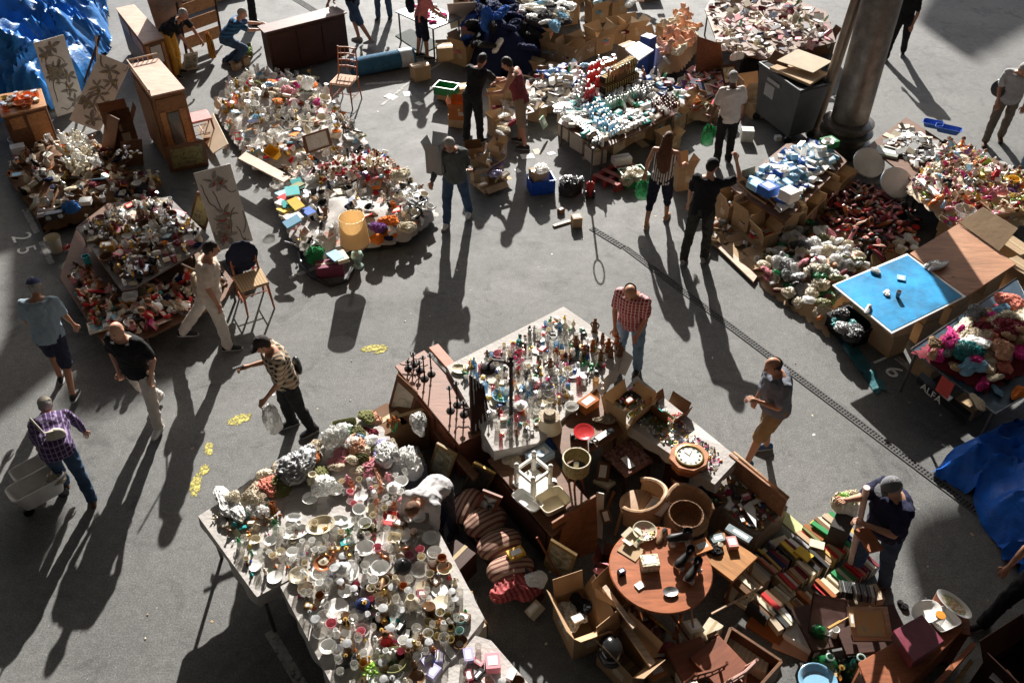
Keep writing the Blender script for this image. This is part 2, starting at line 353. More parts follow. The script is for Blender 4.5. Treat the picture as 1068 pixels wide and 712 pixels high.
drain((617,238),(650,258),.10,'short narrow drain strip beside the small cardboard box and pallet jack',pitch=.06)
drain((303,-4),(329,12),.16,'short drain grate behind the dark dresser being carried',pitch=.06)

# ------------------------------------------------------------------ the market roof outside the picture, with unseen panels added to cast shade
M_ROOF = mat('roof_metal',(.55,.54,.52),.6)
roof = thing('market_roof','high metal market canopy outside the frame with added panels to shade parts of the square','roof',(0,0,0))
def roof_panel(pts,z,m=M_ROOF):
  k = z / math.tan(SUN_EL); q = MB(); q.prism([(x,y + k) for x,y in pts],z,z + .25); return obj('roof_panel',q,m,roof)
def shade(pix,z): return roof_panel([tuple(at(*p)[:2]) for p in pix],z)  # unseen panel added so its shadow fills this outline on the ground
k0 = 15 / math.tan(SUN_EL)
q = MB(); q.prism([(-60,-40),(60,-40),(60,30.5),(-60,30.5)],15,15.3); obj('roof_deck',q,M_ROOF,roof)
hall = thing('screen_walls','tall added hall walls standing far outside the frame round the square','light blocker',(0,0,0)); M_SCREEN = mat('hall_wall',(.42,.41,.39),.8)  # walls added out of view to block sky light and deepen shadows
for a in ((0,90,150,1,24),(-34,20,1,130,18),(34,20,1,130,18),(0,-30,70,1,14)): obj('wall',MB().box((a[0],a[1],a[4] / 2),(a[2],a[3],a[4])),M_SCREEN,hall)
shade([(-90,175),(28,203),(34,240),(22,246),(-90,285)],9)
shade([(22,246),(34,240),(60,268),(100,330),(98,345),(10,415),(-40,470),(-60,440),(-10,380),(20,330),(22,290)],10)
shade([(36,250),(70,268),(112,335),(160,322),(205,345),(212,352),(190,378),(96,412),(72,392),(100,345),(66,268)],12)
shade([(955,20),(1000,52),(1012,55),(1018,47),(1030,45),(1040,36),(1052,30),(1062,24),(1150,-10),(1000,-60)],18)
shade([(985,527),(962,536),(947,548),(943,566),(950,600),(968,655),(985,712),(1010,800),(1500,800),(1500,560),(1068,560),(1020,525)],9)
shade([(-10,690),(-60,600),(0,530),(50,522),(70,540),(60,560),(-5,640)],8.2)  # added panel in place of the shadows of people out of view

# ------------------------------------------------------------------ people
SKIN = dict(fair=mat('skin_fair',(.56,.31,.21),.5,var=.1),tan=mat('skin_tan',(.42,.21,.13),.5,var=.1),deep=mat('skin_deep',(.12,.055,.035),.5,var=.1))
HAIR = dict(dark=mat('hair_dark',(.022,.016,.012),.55,var=.3,scale=60,bump=.6),brown=mat('hair_brown',(.13,.055,.025),.55,var=.4,scale=50,bump=.6),grey=mat('hair_grey',(.36,.34,.32),.6,var=.3,scale=60,bump=.6))
M_EYE = mat('eye',(.02,.015,.012),.3); M_LIP = mat('lips',(.30,.10,.08),.5)
DENIM = mat('denim',(.05,.09,.16),.85,var=.35,scale=5,bump=.4,bscale=90); DENIM_L = mat('pale_denim',(.16,.24,.33),.85,var=.3,scale=5,bump=.4,bscale=90)
PSEED = [0]
def rotx(v,a): return Vector((v.x,v.y * math.cos(a) + v.z * math.sin(a),-v.y * math.sin(a) + v.z * math.cos(a)))   # +a leans forward
def person(label,foot,yaw_deg,skin='fair',hair=_D,style='short',lean=8,side=0,turn=0,arms=((.25,.05,-1),(.2,.3,-1)),arm_l=None,
     legs=((.06,0),(.06,0)),legp=None,shirt=None,sleeve='short',pants=None,leg='long',shoes=_K,head=(10,0),size=1.0,belly=0,cap=None,z=0,hood=False,beard=False,loose=0,open_hand=True,tank=False):
  """legs: (swing forward deg, knee bend deg) for right, left; arms: direction of upper arm then forearm (out, forward, up)"""
  PSEED[0] += 1; sd = PSEED[0]; c = at(foot[0],foot[1],z)
  t = thing('person',label,'person',(c.x,c.y,z),rad(yaw_deg)); t.scale = (size,) * 3
  thigh,shin = .43,.42; ank = .09; J = {}
  lp = legp or ((4,4),(-3,4)); hips = {}
  pts = {}
  for s,(sw,kb) in zip((1,-1),lp):
    h = Vector((s * .095,0,0)); td = Vector((s * .06,math.sin(rad(sw)),-math.cos(rad(sw)))).normalized(); a2 = sw - kb
    kd = Vector((s * .03,math.sin(rad(a2)),-math.cos(rad(a2)))).normalized(); k = h + td * thigh; a = k + kd * shin; pts[s] = (h,k,a)
  low = min(pts[1][2].z,pts[-1][2].z); up = Vector((0,0,ank - low)); mid = (pts[1][2].y + pts[-1][2].y) / 2; up.y = -mid
  for s in (1,-1): pts[s] = tuple(p + up for p in pts[s])
  P0 = up.copy(); L = rad(lean)
  def T(v):                                                        # torso frame -> figure frame
    v = Vector(v); a = rad(turn); v = Vector((v.x * math.cos(a) - v.y * math.sin(a),v.x * math.sin(a) + v.y * math.cos(a),v.z))
    v = rotx(v,L * min(1,max(.35,v.z / .35 + .3)) if lean > 25 else L); b = rad(side)
    return P0 + Vector((v.x * math.cos(b) + v.z * math.sin(b),v.y,-v.x * math.sin(b) + v.z * math.cos(b)))
  def torso(mb,g=0.0,z0=-.09,z1=.50,top=True):
    R_ = [(-.10,.135,.10),(-.04,.165,.12),(.04,.165,.12),(.14,.148,.108),(.26,.16,.115),(.36,.182,.12),(.44,.188,.105),(.49,.15,.085),(.525,.075,.06)]
    rings = []
    for zz,a,b in R_:
      if zz < z0 - .001 or zz > z1 + .03: continue
      bb = belly if 0 <= zz <= .3 else 0
      p = T((0,bb * .5 + (.012 if zz > .2 else 0),zz)); u = T((a + g,bb * .5,zz)) - T((0,bb * .5,zz)); v = T((0,b + g + bb * .5,zz)) - T((0,0,zz)); rings.append((p,u,v))
    mb.loft(rings,16)
  def limb(mb,a,b,ra,rb):
    d = (b - a); mb.tube([a,a + d * .3,a + d * .65,b],[ra,ra * .7 + rb * .3 + .002,ra * .35 + rb * .65,rb],10); mb.ball(a,ra,10,6); mb.ball(b,rb,10,6)
  al = arms if arm_l is None else arms; A = {}
  for s,(ud,fd) in ((1,arms),(-1,arm_l or arms)):
    sh = T((s * .185,0,.455)); U = Vector((ud[0] * s,ud[1],ud[2])).normalized(); Fd = Vector((fd[0] * s,fd[1],fd[2])).normalized()
    e = sh + U * .285; wv = e + Fd * .25; A[s] = (sh,e,wv,Fd)
  b = MB(); torso(b)
  for s in (1,-1):
    h,k,a = pts[s]; limb(b,h,k,.085,.055); limb(b,k,a,.056,.038); limb(b,a,a + Vector((0,.04,-.05)),.038,.035)
    sh,e,wv,Fd = A[s]; limb(b,T((s * .12,0,.45)),sh,.06,.055); limb(b,sh,e,.05,.038); limb(b,e,wv,.04,.025); limb(b,wv,wv + Fd * .06,.026,.034)
  nk = T((0,.0,.50)); hp,hy = head; hd = rotx(Vector((0,.03,.17)),L * .8 + rad(hp)); hc = nk + hd + (Vector((0,0,0)))
  HM = MR(rad(hy),4,'Z') @ MR(-(L * .6 + rad(hp)),4,'X')
  limb(b,nk - Vector((0,0,.03)),hc - hd * .25,.058,.052)
  b.ball(hc,(.076,.094,.112),14,10,HM); b.ball(hc + HM @ Vector((0,.028,-.055)),(.055,.062,.06),10,8,HM)
  b.tube([hc + HM @ Vector((0,.085,.02)),hc + HM @ Vector((0,.112,-.022))],[.012,.019],8); b.ball(hc + HM @ Vector((0,.106,-.024)),.017,8,6)
  for s in (1,-1): b.ball(hc + HM @ Vector((s * .078,-.005,-.005)),(.014,.024,.034),8,6,HM)
  body = modmesh(b.mesh('b'),.0135,2)
  # five fingers rooted in each palm
  fm = MB()
  for s in (1,-1):
    sh,e,wv,Fd = A[s]; acr = Fd.cross(Vector((0,0,1))); acr = acr.normalized() if acr.length > .2 else Vector((0,1,0)); pn = acr.cross(Fd).normalized()
    if pn.z > 0: pn = -pn
    base = wv + Fd * .055; fm.ball(base,(.02,.02,.02),8,6); fm.loft([(wv + Fd * .02,acr * .028,pn * .016),(wv + Fd * .06,acr * .042,pn * .017),(wv + Fd * .10,acr * .040,pn * .013)],8)
    for i,ln in enumerate((.068,.078,.072,.055)):
      o0 = wv + Fd * .095 + acr * (.028 - i * .019); fm.tube([o0,o0 + (Fd * .9 + pn * .3) * ln * .5,o0 + (Fd * .55 + pn * .85) * ln * .95],[.0095,.0085,.0065],6)
    o0 = wv + Fd * .045 + acr * .034; fm.tube([o0,o0 + (acr * .7 + Fd * .6) * .035,o0 + (acr * .4 + Fd * .9 + pn * .3) * .062],[.012,.0105,.008],6)
  bm = bmesh.new(); bm.from_mesh(body); bm.from_mesh(fm.mesh('f',smooth=True)); bm.to_mesh(body); bm.free()
  for p in body.polygons: p.use_smooth = True
  body.materials.clear(); obj('body',body,SKIN[skin],t)
  for s in (1,-1):
    q = MB(); q.ball(hc + HM @ Vector((s * .03,.087,.012)),(.011,.007,.006),8,5,HM); obj('eye',q,M_EYE,t)
  q = MB(); q.ball(hc + HM @ Vector((0,.09,-.055)),(.024,.008,.006),8,5,HM); obj('mouth',q,M_LIP,t)
  # hair
  if style != 'bald':
    q = MB(); q.ball(hc + HM @ Vector((0,-.012,.012)),(.085,.098,.114),18,14,HM)
    me = q.mesh('h'); bm = bmesh.new(); bm.from_mesh(me); inv = HM.inverted()
    dl = [v for v in bm.verts if ((lambda p: (p.y > .03 and p.z < .05 + .2 * (p.y - .03)) or (p.z < -.045 and p.y > -.03) or p.z < -.085)(inv @ (v.co - hc)))]
    if style == 'fringe': dl = [v for v in bm.verts if (lambda p: p.z < .045 and not (p.y < -.02 and p.z > -.05))(inv @ (v.co - hc))] ; 
    if style == 'balding': dl += [v for v in bm.verts if v not in dl and (inv @ (v.co - hc)).z > .045]
    bmesh.ops.delete(bm,geom=list(set(dl)),context='VERTS')
    for v in bm.verts: v.co += (v.co - hc).normalized() * .007 * noise.noise(v.co * 40)
    bm.to_mesh(me); bm.free(); hh = obj('hair',me,HAIR[hair],t)
    if style == 'balding': pass
    if style == 'long':
      q = MB(); q.loft([(hc + HM @ Vector((0,-.05,.04)),Vector((.08,0,0)),Vector((0,.06,.02))),(nk + Vector((0,-.055,.05)),Vector((.105,0,0)),Vector((0,.05,0))),(T((0,-.13,.38)),Vector((.13,0,0)),Vector((0,.045,0))),(T((.02,-.14,.20)),Vector((.10,0,0)),Vector((0,.035,0))),(T((.03,-.13,.12)),Vector((.04,0,0)),Vector((0,.015,0)))],18)
      obj('long_hair',modmesh(q.mesh('lh'),.012,1,.012,sd,22),HAIR[hair],t)
  if beard:
    q = MB(); q.ball(hc + HM @ Vector((0,.035,-.078)),(.058,.062,.045),12,8,HM); obj('beard',q,HAIR[_y],t)
  if cap:
    cp = MB(); cp.ball(hc + HM @ Vector((0,-.008,.022)),(.092,.104,.105),16,12,HM); me = cp.mesh('c'); bm = bmesh.new(); bm.from_mesh(me); inv = HM.inverted()
    bmesh.ops.delete(bm,geom=[v for v in bm.verts if (inv @ (v.co - hc)).z < .025],context='VERTS'); bm.to_mesh(me); bm.free()
    cc = obj('cap',me,cap,t); br = MB(); br.loft([(hc + HM @ Vector((0,.075,.034)),HM @ Vector((.078,0,0)),HM @ Vector((0,.02,.006))),(hc + HM @ Vector((0,.10,.028)),HM @ Vector((.07,0,0)),HM @ Vector((0,.055,-.01)))],14); obj('brim',br,cap,cc)
  # clothing
  if shirt:
    q = MB(); torso(q,.016 + loose,z0=-.105,z1=.49 if not tank else .44)
    for s in (1,-1):
      sh,e,wv,Fd = A[s]
      if not tank: limb(q,T((s * .11,0,.45)),sh,.068,.066)
      if sleeve == 'short': limb(q,sh,sh + (e - sh) * .68,.064,.060 + loose * .5)
      elif sleeve == 'long': limb(q,sh,e,.064,.052); limb(q,e,e + (wv - e) * .92,.053,.040)
      elif sleeve == 'rolled': limb(q,sh,e,.064,.053)
      elif tank: limb(q,T((s * .09,0,.40)),T((s * .10,0,.47)),.05,.035)
    if sleeve != 'none' or not tank: q.loft([(nk + Vector((0,0,-.06)),Vector((.09,0,0)),Vector((0,.075,0))),(nk + Vector((0,0,.005)),Vector((.068,0,0)),Vector((0,.064,0)))],12)
    if hood: q.ball(T((0,-.10,.49)),(.11,.07,.05),10,8)
    sh_o = obj('shirt',modmesh(q.mesh('s'),.0145,1,.019,sd,9),shirt,t)
  if pants:
    q = MB(); torso(q,.012,z0=-.105,z1=.02)
    for s in (1,-1):
      h,k,a = pts[s]; limb(q,h,k,.104,.076 if leg == 'long' else .086)
      if leg == 'long': limb(q,k,a + Vector((0,0,-.01)),.072,.064)
      elif leg == 'crop': limb(q,k,k + (a - k) * .35,.070,.062)
    obj('trousers' if leg == 'long' else 'shorts',modmesh(q.mesh('p'),.0145,1,.016,sd + 50,10),pants,t)
  sm = {_K: mat('shoe_black',(.02,.02,.022),.5),_W: mat('shoe_white',(.7,.7,.68),.5),'blue': mat('shoe_blue',(.03,.08,.17),.6),_y: mat('shoe_grey',(.3,.3,.29),.6),_B: mat('shoe_brown',(.12,.05,.025),.5),'sandal': mat('shoe_sandal',(.35,.2,.11),.6)}[shoes]
  for i,s in enumerate((1,-1)):
    h,k,a = pts[s]; q = MB(); fd = Vector((s * .10,1,0)).normalized(); sd_ = Vector((fd.y,-fd.x,0))
    lift = a.z - ank; dz = -min(.5,lift * 1.2)
    def fp(f,zz): return a + fd * f + Vector((0,0,zz - ank + .0 + (dz * f if lift > .04 else 0)))
    q.loft([(fp(-.085,.035),sd_ * .022,Vector((0,0,.028))),(fp(-.06,.05),sd_ * .036,Vector((0,0,.046))),(fp(0,.056),sd_ * .038,Vector((0,0,.052))),(fp(.07,.042),sd_ * .044,Vector((0,0,.038))),(fp(.13,.032),sd_ * .046,Vector((0,0,.028))),(fp(.175,.022),sd_ * .03,Vector((0,0,.018)))],12)
    so_ = obj('shoe',q,sm,t)
    q = MB(); q.loft([(fp(-.09,.010),sd_ * .026,Vector((0,0,.009))),(fp(-.05,.010),sd_ * .040,Vector((0,0,.010))),(fp(.09,.010),sd_ * .050,Vector((0,0,.010))),(fp(.15,.010),sd_ * .044,Vector((0,0,.010))),(fp(.19,.012),sd_ * .02,Vector((0,0,.008)))],12)
    obj('sole',q,mat('sole_' + ('light' if shoes != _B else _D),(.45,.44,.42) if shoes not in (_B,'sandal') else (.04,.03,.02),.7),so_)
  inf = dict(A={s: [t.matrix_basis @ (x) if False else x for x in A[s][:3]] for s in A},hc=hc,T=T,nk=nk,root=t,yaw=rad(yaw_deg),base=Vector((c.x,c.y,z)),size=size)
  def W(v):
    a = rad(yaw_deg); v = Vector(v) * size; return Vector((c.x + v.x * math.cos(a) - v.y * math.sin(a),c.y + v.x * math.sin(a) + v.y * math.cos(a),z + v.z))
  inf['W'] = W; return inf
DOWN = (.16,.02,-1)
def col(n,c,**k): return mat('fabric_' + n,c,.9,var=.16,scale=6,bump=.45,bscale=70,**k)
p_white = person('man in white t-shirt and black trousers holding a green bag, seen from behind',(753,171),8,'deep',_y,arms=((.28,-.02,-1),(.12,.12,-1)),shirt=col(_W,(.62,.56,.52)),pants=col(_K,(.018,.018,.02)),legp=((3,4),(-5,4)),loose=.014,head=(8,0))
p_black = person('man in black t-shirt, black cap and camouflage trousers raising an arm to his head',(723,273),-28,'fair',_D,arms=((.75,.45,.25),(-.45,.25,.9)),arm_l=((.2,.1,-1),(.1,.4,-1)),shirt=col('black2',(.012,.012,.014)),pants=picture('camouflage',[(.4,(.02,.02,.018)),(.5,(.05,.05,.045)),(.62,(.03,.035,.025))],8,1,.9),legp=((7,5),(-7,5)),cap=col('cap_black',(.015,.015,.015)),shoes=_y,size=1.02,head=(14,-25))
p_woman = person('woman with long brown hair, striped top and navy cropped leggings holding a green bag',(684,233),-20,_T,_B,style='long',arms=((.3,.3,-1),(.1,.9,-.3)),arm_l=((.35,.1,-1),(.15,.2,-1)),shirt=stripes('striped_top',(.60,.55,.50),(.03,.03,.03),24,0,.6),sleeve='none',tank=True,pants=col(_N,(.012,.014,.03)),leg='crop',shoes='sandal',legp=((16,8),(-12,6)),size=.95,head=(22,-10))
p_plaid = person('bald man in red plaid shirt and jeans standing behind the trinket table',(654,386),150,_T,_y,style='balding',arms=((.12,.12,-1),(-.25,.35,-1)),shirt=stripes('red_plaid',(.30,.03,.04),(.62,.45,.45),22,0,.72,.9,(.62,.48,.48)),pants=DENIM_L,loose=.01,head=(28,20),belly=.03,lean=10,side=0,size=.97)
p_grey = person('man in grey t-shirt and khaki shorts with blue trainers stepping beside the bead trays',(788,478),100,_T,_D,style='balding',arms=((.12,.05,-1),(-.15,.35,-1)),arm_l=((.12,.15,-1),(-.25,.8,.25)),shirt=col('slate',(.14,.15,.18)),pants=col('khaki',(.26,.17,.09)),leg='short',shoes='blue',legp=((-4,6),(24,12)),belly=.045,loose=.02,head=(20,0),size=1.0)
p_jacket = person('bearded man in grey jacket and jeans carrying a cardboard crate across the open ground',(478,230),165,_T,_y,arms=((.25,.2,-1),(.1,.5,-.6)),arm_l=((.3,.1,-.9),(.2,.5,.3)),shirt=col('greyjacket',(.09,.10,.10)),sleeve='long',pants=DENIM,legp=((14,10),(-14,8)),shoes=_W,loose=.02,beard=True,head=(25,10))
p_blackb = person('slim man all in black bending over the cardboard boxes',(494,148),-35,_T,_D,arms=((.2,.7,-.6),(-.1,.9,-.3)),shirt=col('black3',(.012,.012,.013)),pants=col(_K,(.018,.018,.02)),legp=((4,3),(-2,3)),lean=24,head=(20,0))
p_maroon = person('young man in faded maroon tank top and khaki shorts sorting boxes',(545,152),75,_T,_D,arms=((.2,.5,-.9),(-.1,1,-.3)),shirt=picture('maroon_fade',[(.3,(.26,.05,.05)),(.7,(.12,.03,.035))],4,.5,.9),sleeve='none',tank=True,pants=col('khaki2',(.27,.19,.12)),leg='short',legp=((5,4),(-6,4)),lean=16,head=(22,0),size=1.03,shoes=_K)
p_pink = person('person in pink top and black shorts with navy backpack browsing boxes',(441,61),-70,_T,_D,arms=((.2,.4,-.9),(.0,.8,-.6)),shirt=col(_P,(.62,.20,.20)),pants=col(_N,(.012,.014,.03)),leg='short',legp=((6,5),(-4,5)),lean=14)
p_carryr = person('man in black t-shirt and denim shorts carrying the right end of the dresser',(381,46),75,_T,_D,arms=((.1,.6,-.8),(-.1,.5,-.9)),shirt=col('black2',(.012,.012,.014)),pants=DENIM,leg='short',shoes=_y,legp=((12,22),(-22,10)),lean=26,size=1.05)
p_carryl = person('man in dark trousers carrying the left end of the dresser',(265,26),-80,_T,_D,arms=((.1,.6,-.8),(-.1,.5,-.9)),shirt=col('black2',(.012,.012,.014)),pants=col(_K,(.018,.018,.02)),legp=((3,4),(-3,4)),lean=18)
p_jeans = person('person in blue jeans standing beyond the rolled blue carpet',(401,20),170,'fair',_B,shirt=col(_W,(.62,.56,.52)),pants=DENIM,shoes=_K,legp=((4,3),(-4,3)))
p_slat = person('man in black and white t-shirt bending beside the pale wooden desk',(186,78),-105,_T,_y,arms=((.15,.5,-.8),(-.05,.5,-.9)),shirt=col('black2',(.012,.012,.014)),pants=mat('fabric_ochre',(.55,.28,.04),.9),legp=((12,14),(6,14)),lean=52,head=(-5,0))
p_blue = person('man in blue striped t-shirt crouching by the wooden slats',(240,68),-75,'fair',_y,style='fringe',arms=((.1,.9,-.5),(-.1,1,-.1)),shirt=stripes('blue_striped_shirt',(.04,.14,.28),(.02,.06,.14),12,2,.5),pants=DENIM,legp=((60,110),(40,105)),lean=40,head=(5,0))
p_bagman = person('man in white and brown shirt with shoulder bag striding past the bric-a-brac table',(217,362),-75,_T,_D,arms=((.12,-.12,-1),(.0,.25,-1)),shirt=stripes('striped_sleeves',(.62,.52,.44),(.58,.47,.38),9,2,.5),pants=col('offwhite',(.60,.54,.48)),legp=((6,4),(-32,8)),shoes=_K,loose=.012,head=(16,0),size=1.02)
p_lblue = person('man in pale blue shirt, navy cap and shorts walking away at left edge',(72,408),12,_T,_y,arms=((.2,.1,-1),(.05,.45,-1)),shirt=col('paleblue',(.30,.38,.44)),pants=col('navy2',(.03,.035,.06)),leg='short',shoes=_K,legp=((-24,8),(20,26)),cap=col('cap_navy',(.07,.08,.16)),loose=.02,belly=.04,head=(15,0),size=.97,lean=14)
p_bald = person('bald man in open-necked black shirt and cream trousers walking hands in pockets',(167,434),165,'fair',_y,style='bald',arms=((.36,-.1,-1),(-.25,.3,-1)),shirt=col('black3',(.012,.012,.013)),pants=col('offwhite',(.60,.54,.48)),legp=((-10,22),(12,4)),shoes=_W,loose=.02,head=(6,0),size=1.0,lean=4)
p_cart = person('man in purple plaid shirt and cap bending over a white shopping cart',(84,516),28,_T,_y,arms=((.25,.35,-.9),(.1,.3,-1)),shirt=stripes('purple_plaid',(.06,.03,.09),(.26,.20,.34),18,0,.78,.9,(.34,.28,.42)),sleeve='long',pants=DENIM,legp=((-10,6),(26,16)),shoes=_B,cap=col('cap_cream',(.5,.44,.36)),lean=72,loose=.02,head=(5,0),size=.9)
p_phone = person('person in checked shirt, dark cap and black trousers holding a phone and white bag',(316,447),120,_T,_D,arms=((.12,.15,-1),(.05,1,.05)),arm_l=((.12,.2,-1),(.1,.7,-.5)),shirt=stripes('brown_check',(.30,.20,.12),(.04,.035,.03),14,0,.5,.9,(.60,.52,.40)),sleeve='rolled',pants=col(_K,(.018,.018,.02)),legp=((8,14),(-8,6)),cap=col('cap_brown',(.04,.03,.03)),head=(22,0),loose=.015,size=.98)
p_bend = person('person in pale grey shirt bending down between the china table and striped mattress',(461,556),155,'fair',_B,style='short',arms=((.15,.4,-1),(.0,.3,-1)),shirt=stripes('palegrey_seams',(.42,.40,.40),(.33,.31,.31),3.1,0,.93),sleeve='rolled',pants=col('darkgrey',(.05,.05,.06)),legp=((8,4),(-2,4)),lean=66,loose=.004,head=(10,0),size=.86)
p_navy = person('man in navy t-shirt and grey cap holding a long cardboard tube and small tray',(905,603),105,'fair',_y,arms=((.0,.8,-.5),(-.3,.9,.5)),arm_l=((.15,.3,-.9),(-.6,.7,.05)),shirt=col('navy3',(.016,.018,.05)),pants=DENIM,legp=((8,10),(-6,6)),cap=col('cap_grey',(.16,.16,.17)),shoes=_B,loose=.02,belly=.05,head=(22,0),size=1.02)
p_edge = person('person in white shirt and black trousers cut off by the lower right edge',(1058,655),110,_T,_D,arms=((.3,.1,-.9),(-.1,.6,-.9)),shirt=col('white2',(.70,.62,.58)),pants=col(_K,(.018,.018,.02)),legp=((26,10),(-16,12)),shoes=_K,head=(10,0))
p_satch = person('grey-haired man in pale shirt with black shoulder bag looking down at upper right',(1034,148),160,_T,_y,arms=((.2,.25,-1),(-.1,.7,-.7)),shirt=col('palegrey',(.36,.37,.38)),pants=col('taupe',(.17,.14,.11)),legp=((10,6),(-8,6)),loose=.02,head=(35,20),lean=12,belly=.03,size=1.03,shoes=_B)
p_redge = person('person in black top and pale jeans at the upper right edge',(1066,182),175,_T,_D,arms=((.2,.1,-1),(.0,.4,-1)),shirt=col('black2',(.012,.012,.014)),pants=DENIM_L,legp=((10,6),(-18,10)),shoes=_K)
p_top = person('man in black shirt and trousers walking beyond the big column',(932,60),150,_T,_D,arms=((.2,.2,-1),(-.1,.4,-1)),shirt=col('black3',(.012,.012,.013)),pants=col(_K,(.018,.018,.02)),legp=((18,6),(-14,12)),shoes=_K)
# ------------------------------------------------------------------ small goods: one prototype of each kind, copied with its parts
K = {}
def kind(name,cat,r,h,parts,noun=None,lie=0):
  """parts: (part name, mesh, 'main' or a material, index of its parent part or None)"""
  ps = []
  for pn,me,ro,par in parts:
    if isinstance(me,MB): me = me.mesh(pn)
    me.materials.append(MATS['proto'] if ro == 'main' else ro); ps.append((pn,me,ro,par))
  K[name] = dict(cat=cat,r=r,h=h,parts=ps,noun=noun or name.replace('_',' '),lie=lie)
mat('proto',(.5,.5,.5))
M_PAPER = cm(_C,_a); M_WHITE = cm(_W,_a); M_BLACK = cm(_K,_p); M_BRASS = mat('brass',(.55,.36,.12),.3,metal=.9,var=.3); M_CARD = mat('cardboard_raw',(.40,.26,.15),.8,var=.2,scale=4,bump=.15,obvar=.2)
M_CARD_IN = mat('cardboard_inside',(.34,.22,.13),.85,var=.15); M_GLASSC = thin('clear_glass',(.9,.93,.92)); M_SILV = cm(_S,_m)
def L(prof,seg=16,**k): return MB().lathe(prof,seg,**k)
def build_kinds():
  cup = L([(.022,0),(.026,.003),(.034,.02),(.041,.06),(.044,.075),(.041,.075),(.037,.06),(.03,.02),(.001,.012)],16)
  kind('cup','cup',.05,.075,[(_bw,cup,'main',None),('handle',MB().tube([(.038,0,.06),(.062,0,.058),(.068,0,.04),(.055,0,.022),(.034,0,.018)],.005,6),'main',None)])
  kind(_bw,_bw,.085,.055,[(_bw,L([(.03,0),(.034,.006),(.06,.02),(.08,.05),(.085,.06),(.081,.06),(.07,.042),(.045,.018),(.001,.01)],20),'main',None)])
  kind('oval_dish','dish',.14,.05,[('d',L([(.07,0),(.075,.004),(.11,.02),(.135,.045),(.14,.05),(.134,.05),(.105,.03),(.07,.012),(.001,.01)],24,sy=.66),'main',None)],'oval dish')
  kind('plate','plate',.12,.02,[('p',L([(.06,0),(.065,.003),(.09,.008),(.118,.018),(.12,.021),(.116,.021),(.088,.012),(.07,.008),(.001,.007)],24),'main',None)])
  kind('saucer','saucer',.07,.015,[('p',L([(.03,0),(.035,.003),(.068,.014),(.07,.017),(.066,.016),(.035,.007),(.001,.006)],18),'main',None)])
  kind('tumbler',_g,.036,.09,[('g',L([(.028,0),(.035,.09),(.032,.09),(.026,.008),(.001,.008)],14),'main',None)],'tumbler')
  kind('wine_glass',_g,.036,.15,[('g',L([(.034,0),(.034,.003),(.006,.008),(.0045,.07),(.02,.085),(.036,.115),(.032,.155),(.029,.155),(.032,.115),(.016,.09),(.001,.082)],14),'main',None)],'stemmed glass')
  kind('glass_bowl',_bw,.08,.07,[('g',L([(.035,0),(.05,.01),(.075,.045),(.08,.07),(.075,.07),(.068,.045),(.04,.014),(.001,.012)],18),'main',None)],_bw)
  kind('jar','jar',.045,.12,[('body',L([(.038,0),(.044,.006),(.044,.075),(.034,.09),(.034,.1)],16),'main',None),('lid',L([(.037,.098),(.038,.12),(.001,.122)],16),cm(_S,_m),None)])
  kind('tin','tin',.05,.11,[('t',L([(.05,0),(.05,.1),(.052,.1),(.052,.116),(.047,.12),(.001,.12)],18),'main',None)])
  kind('bottle','bottle',.033,.22,[('body',L([(.03,0),(.033,.006),(.033,.13),(.026,.15),(.012,.17),(.012,.2)],14),'main',None),('cap',L([(.014,.198),(.014,.222),(.001,.223)],12),cm(_W,_p),None)])
  kind('pump_bottle','bottle',.03,.2,[('body',L([(.028,0),(.031,.006),(.03,.12),(.02,.14),(.012,.15)],12,sy=.75),'main',None),('cap',L([(.015,.148),(.015,.19),(.001,.192)],10),cm(_W,_p),None)],'shampoo bottle')
  kind('spray_can','spray can',.026,.17,[('body',L([(.026,0),(.026,.13),(.02,.145),(.02,.15)],12),'main',None),('cap',L([(.021,.149),(.021,.178),(.001,.18)],12),cm(_W,_p),None)])
  kind('vase','vase',.06,.22,[('v',L([(.03,0),(.036,.01),(.06,.07),(.056,.12),(.025,.17),(.022,.19),(.034,.215),(.03,.215),(.018,.19),(.001,.18)],18),'main',None)])
  kind('pot','pot',.08,.13,[('body',L([(.045,0),(.06,.008),(.08,.06),(.075,.09),(.05,.105)],20),'main',None),('lid',L([(.052,.103),(.045,.115),(.015,.128),(.008,.132),(.014,.145),(.001,.152)],18),'main',None)],'lidded pot')
  tp = L([(.04,0),(.05,.006),(.072,.05),(.066,.085),(.04,.1)],18); tp.tube([(.06,0,.035),(.095,0,.06),(.11,0,.095)],[.018,.011,.008],8)
  kind('teapot','teapot',.1,.12,[('body',tp,'main',None),('lid',L([(.042,.099),(.03,.112),(.008,.116),(.011,.13),(.001,.134)],16),'main',None),('handle',MB().tube([(-.06,0,.085),(-.1,0,.09),(-.108,0,.055),(-.062,0,.03)],.006,6),'main',None)])
  jg = L([(.035,0),(.045,.008),(.055,.06),(.04,.12),(.035,.14),(.045,.165),(.041,.165),(.03,.14),(.001,.12)],16)
  kind('jug','jug',.07,.17,[('body',jg,'main',None),('handle',MB().tube([(-.038,0,.15),(-.08,0,.145),(-.085,0,.08),(-.052,0,.05)],.006,6),'main',None)])
  kind('candlestick','candlestick',.045,.22,[('c',L([(.045,0),(.045,.008),(.015,.02),(.009,.04),(.016,.06),(.008,.08),(.008,.16),(.014,.17),(.03,.185),(.03,.19),(.012,.19),(.012,.215),(.001,.216)],14),'main',None)])
  fg = L([(.04,0),(.04,.012),(.025,.016),(.034,.03),(.026,.08),(.032,.115),(.018,.13),(.01,.137)],12,sy=.8); fg.ball((0,0,.155),.019,10,7)
  fg.tube([(.028,0,.118),(.045,.01,.09),(.02,.03,.07)],.008,6); fg.tube([(-.028,0,.118),(-.048,0,.095),(-.04,.02,.06)],.008,6)
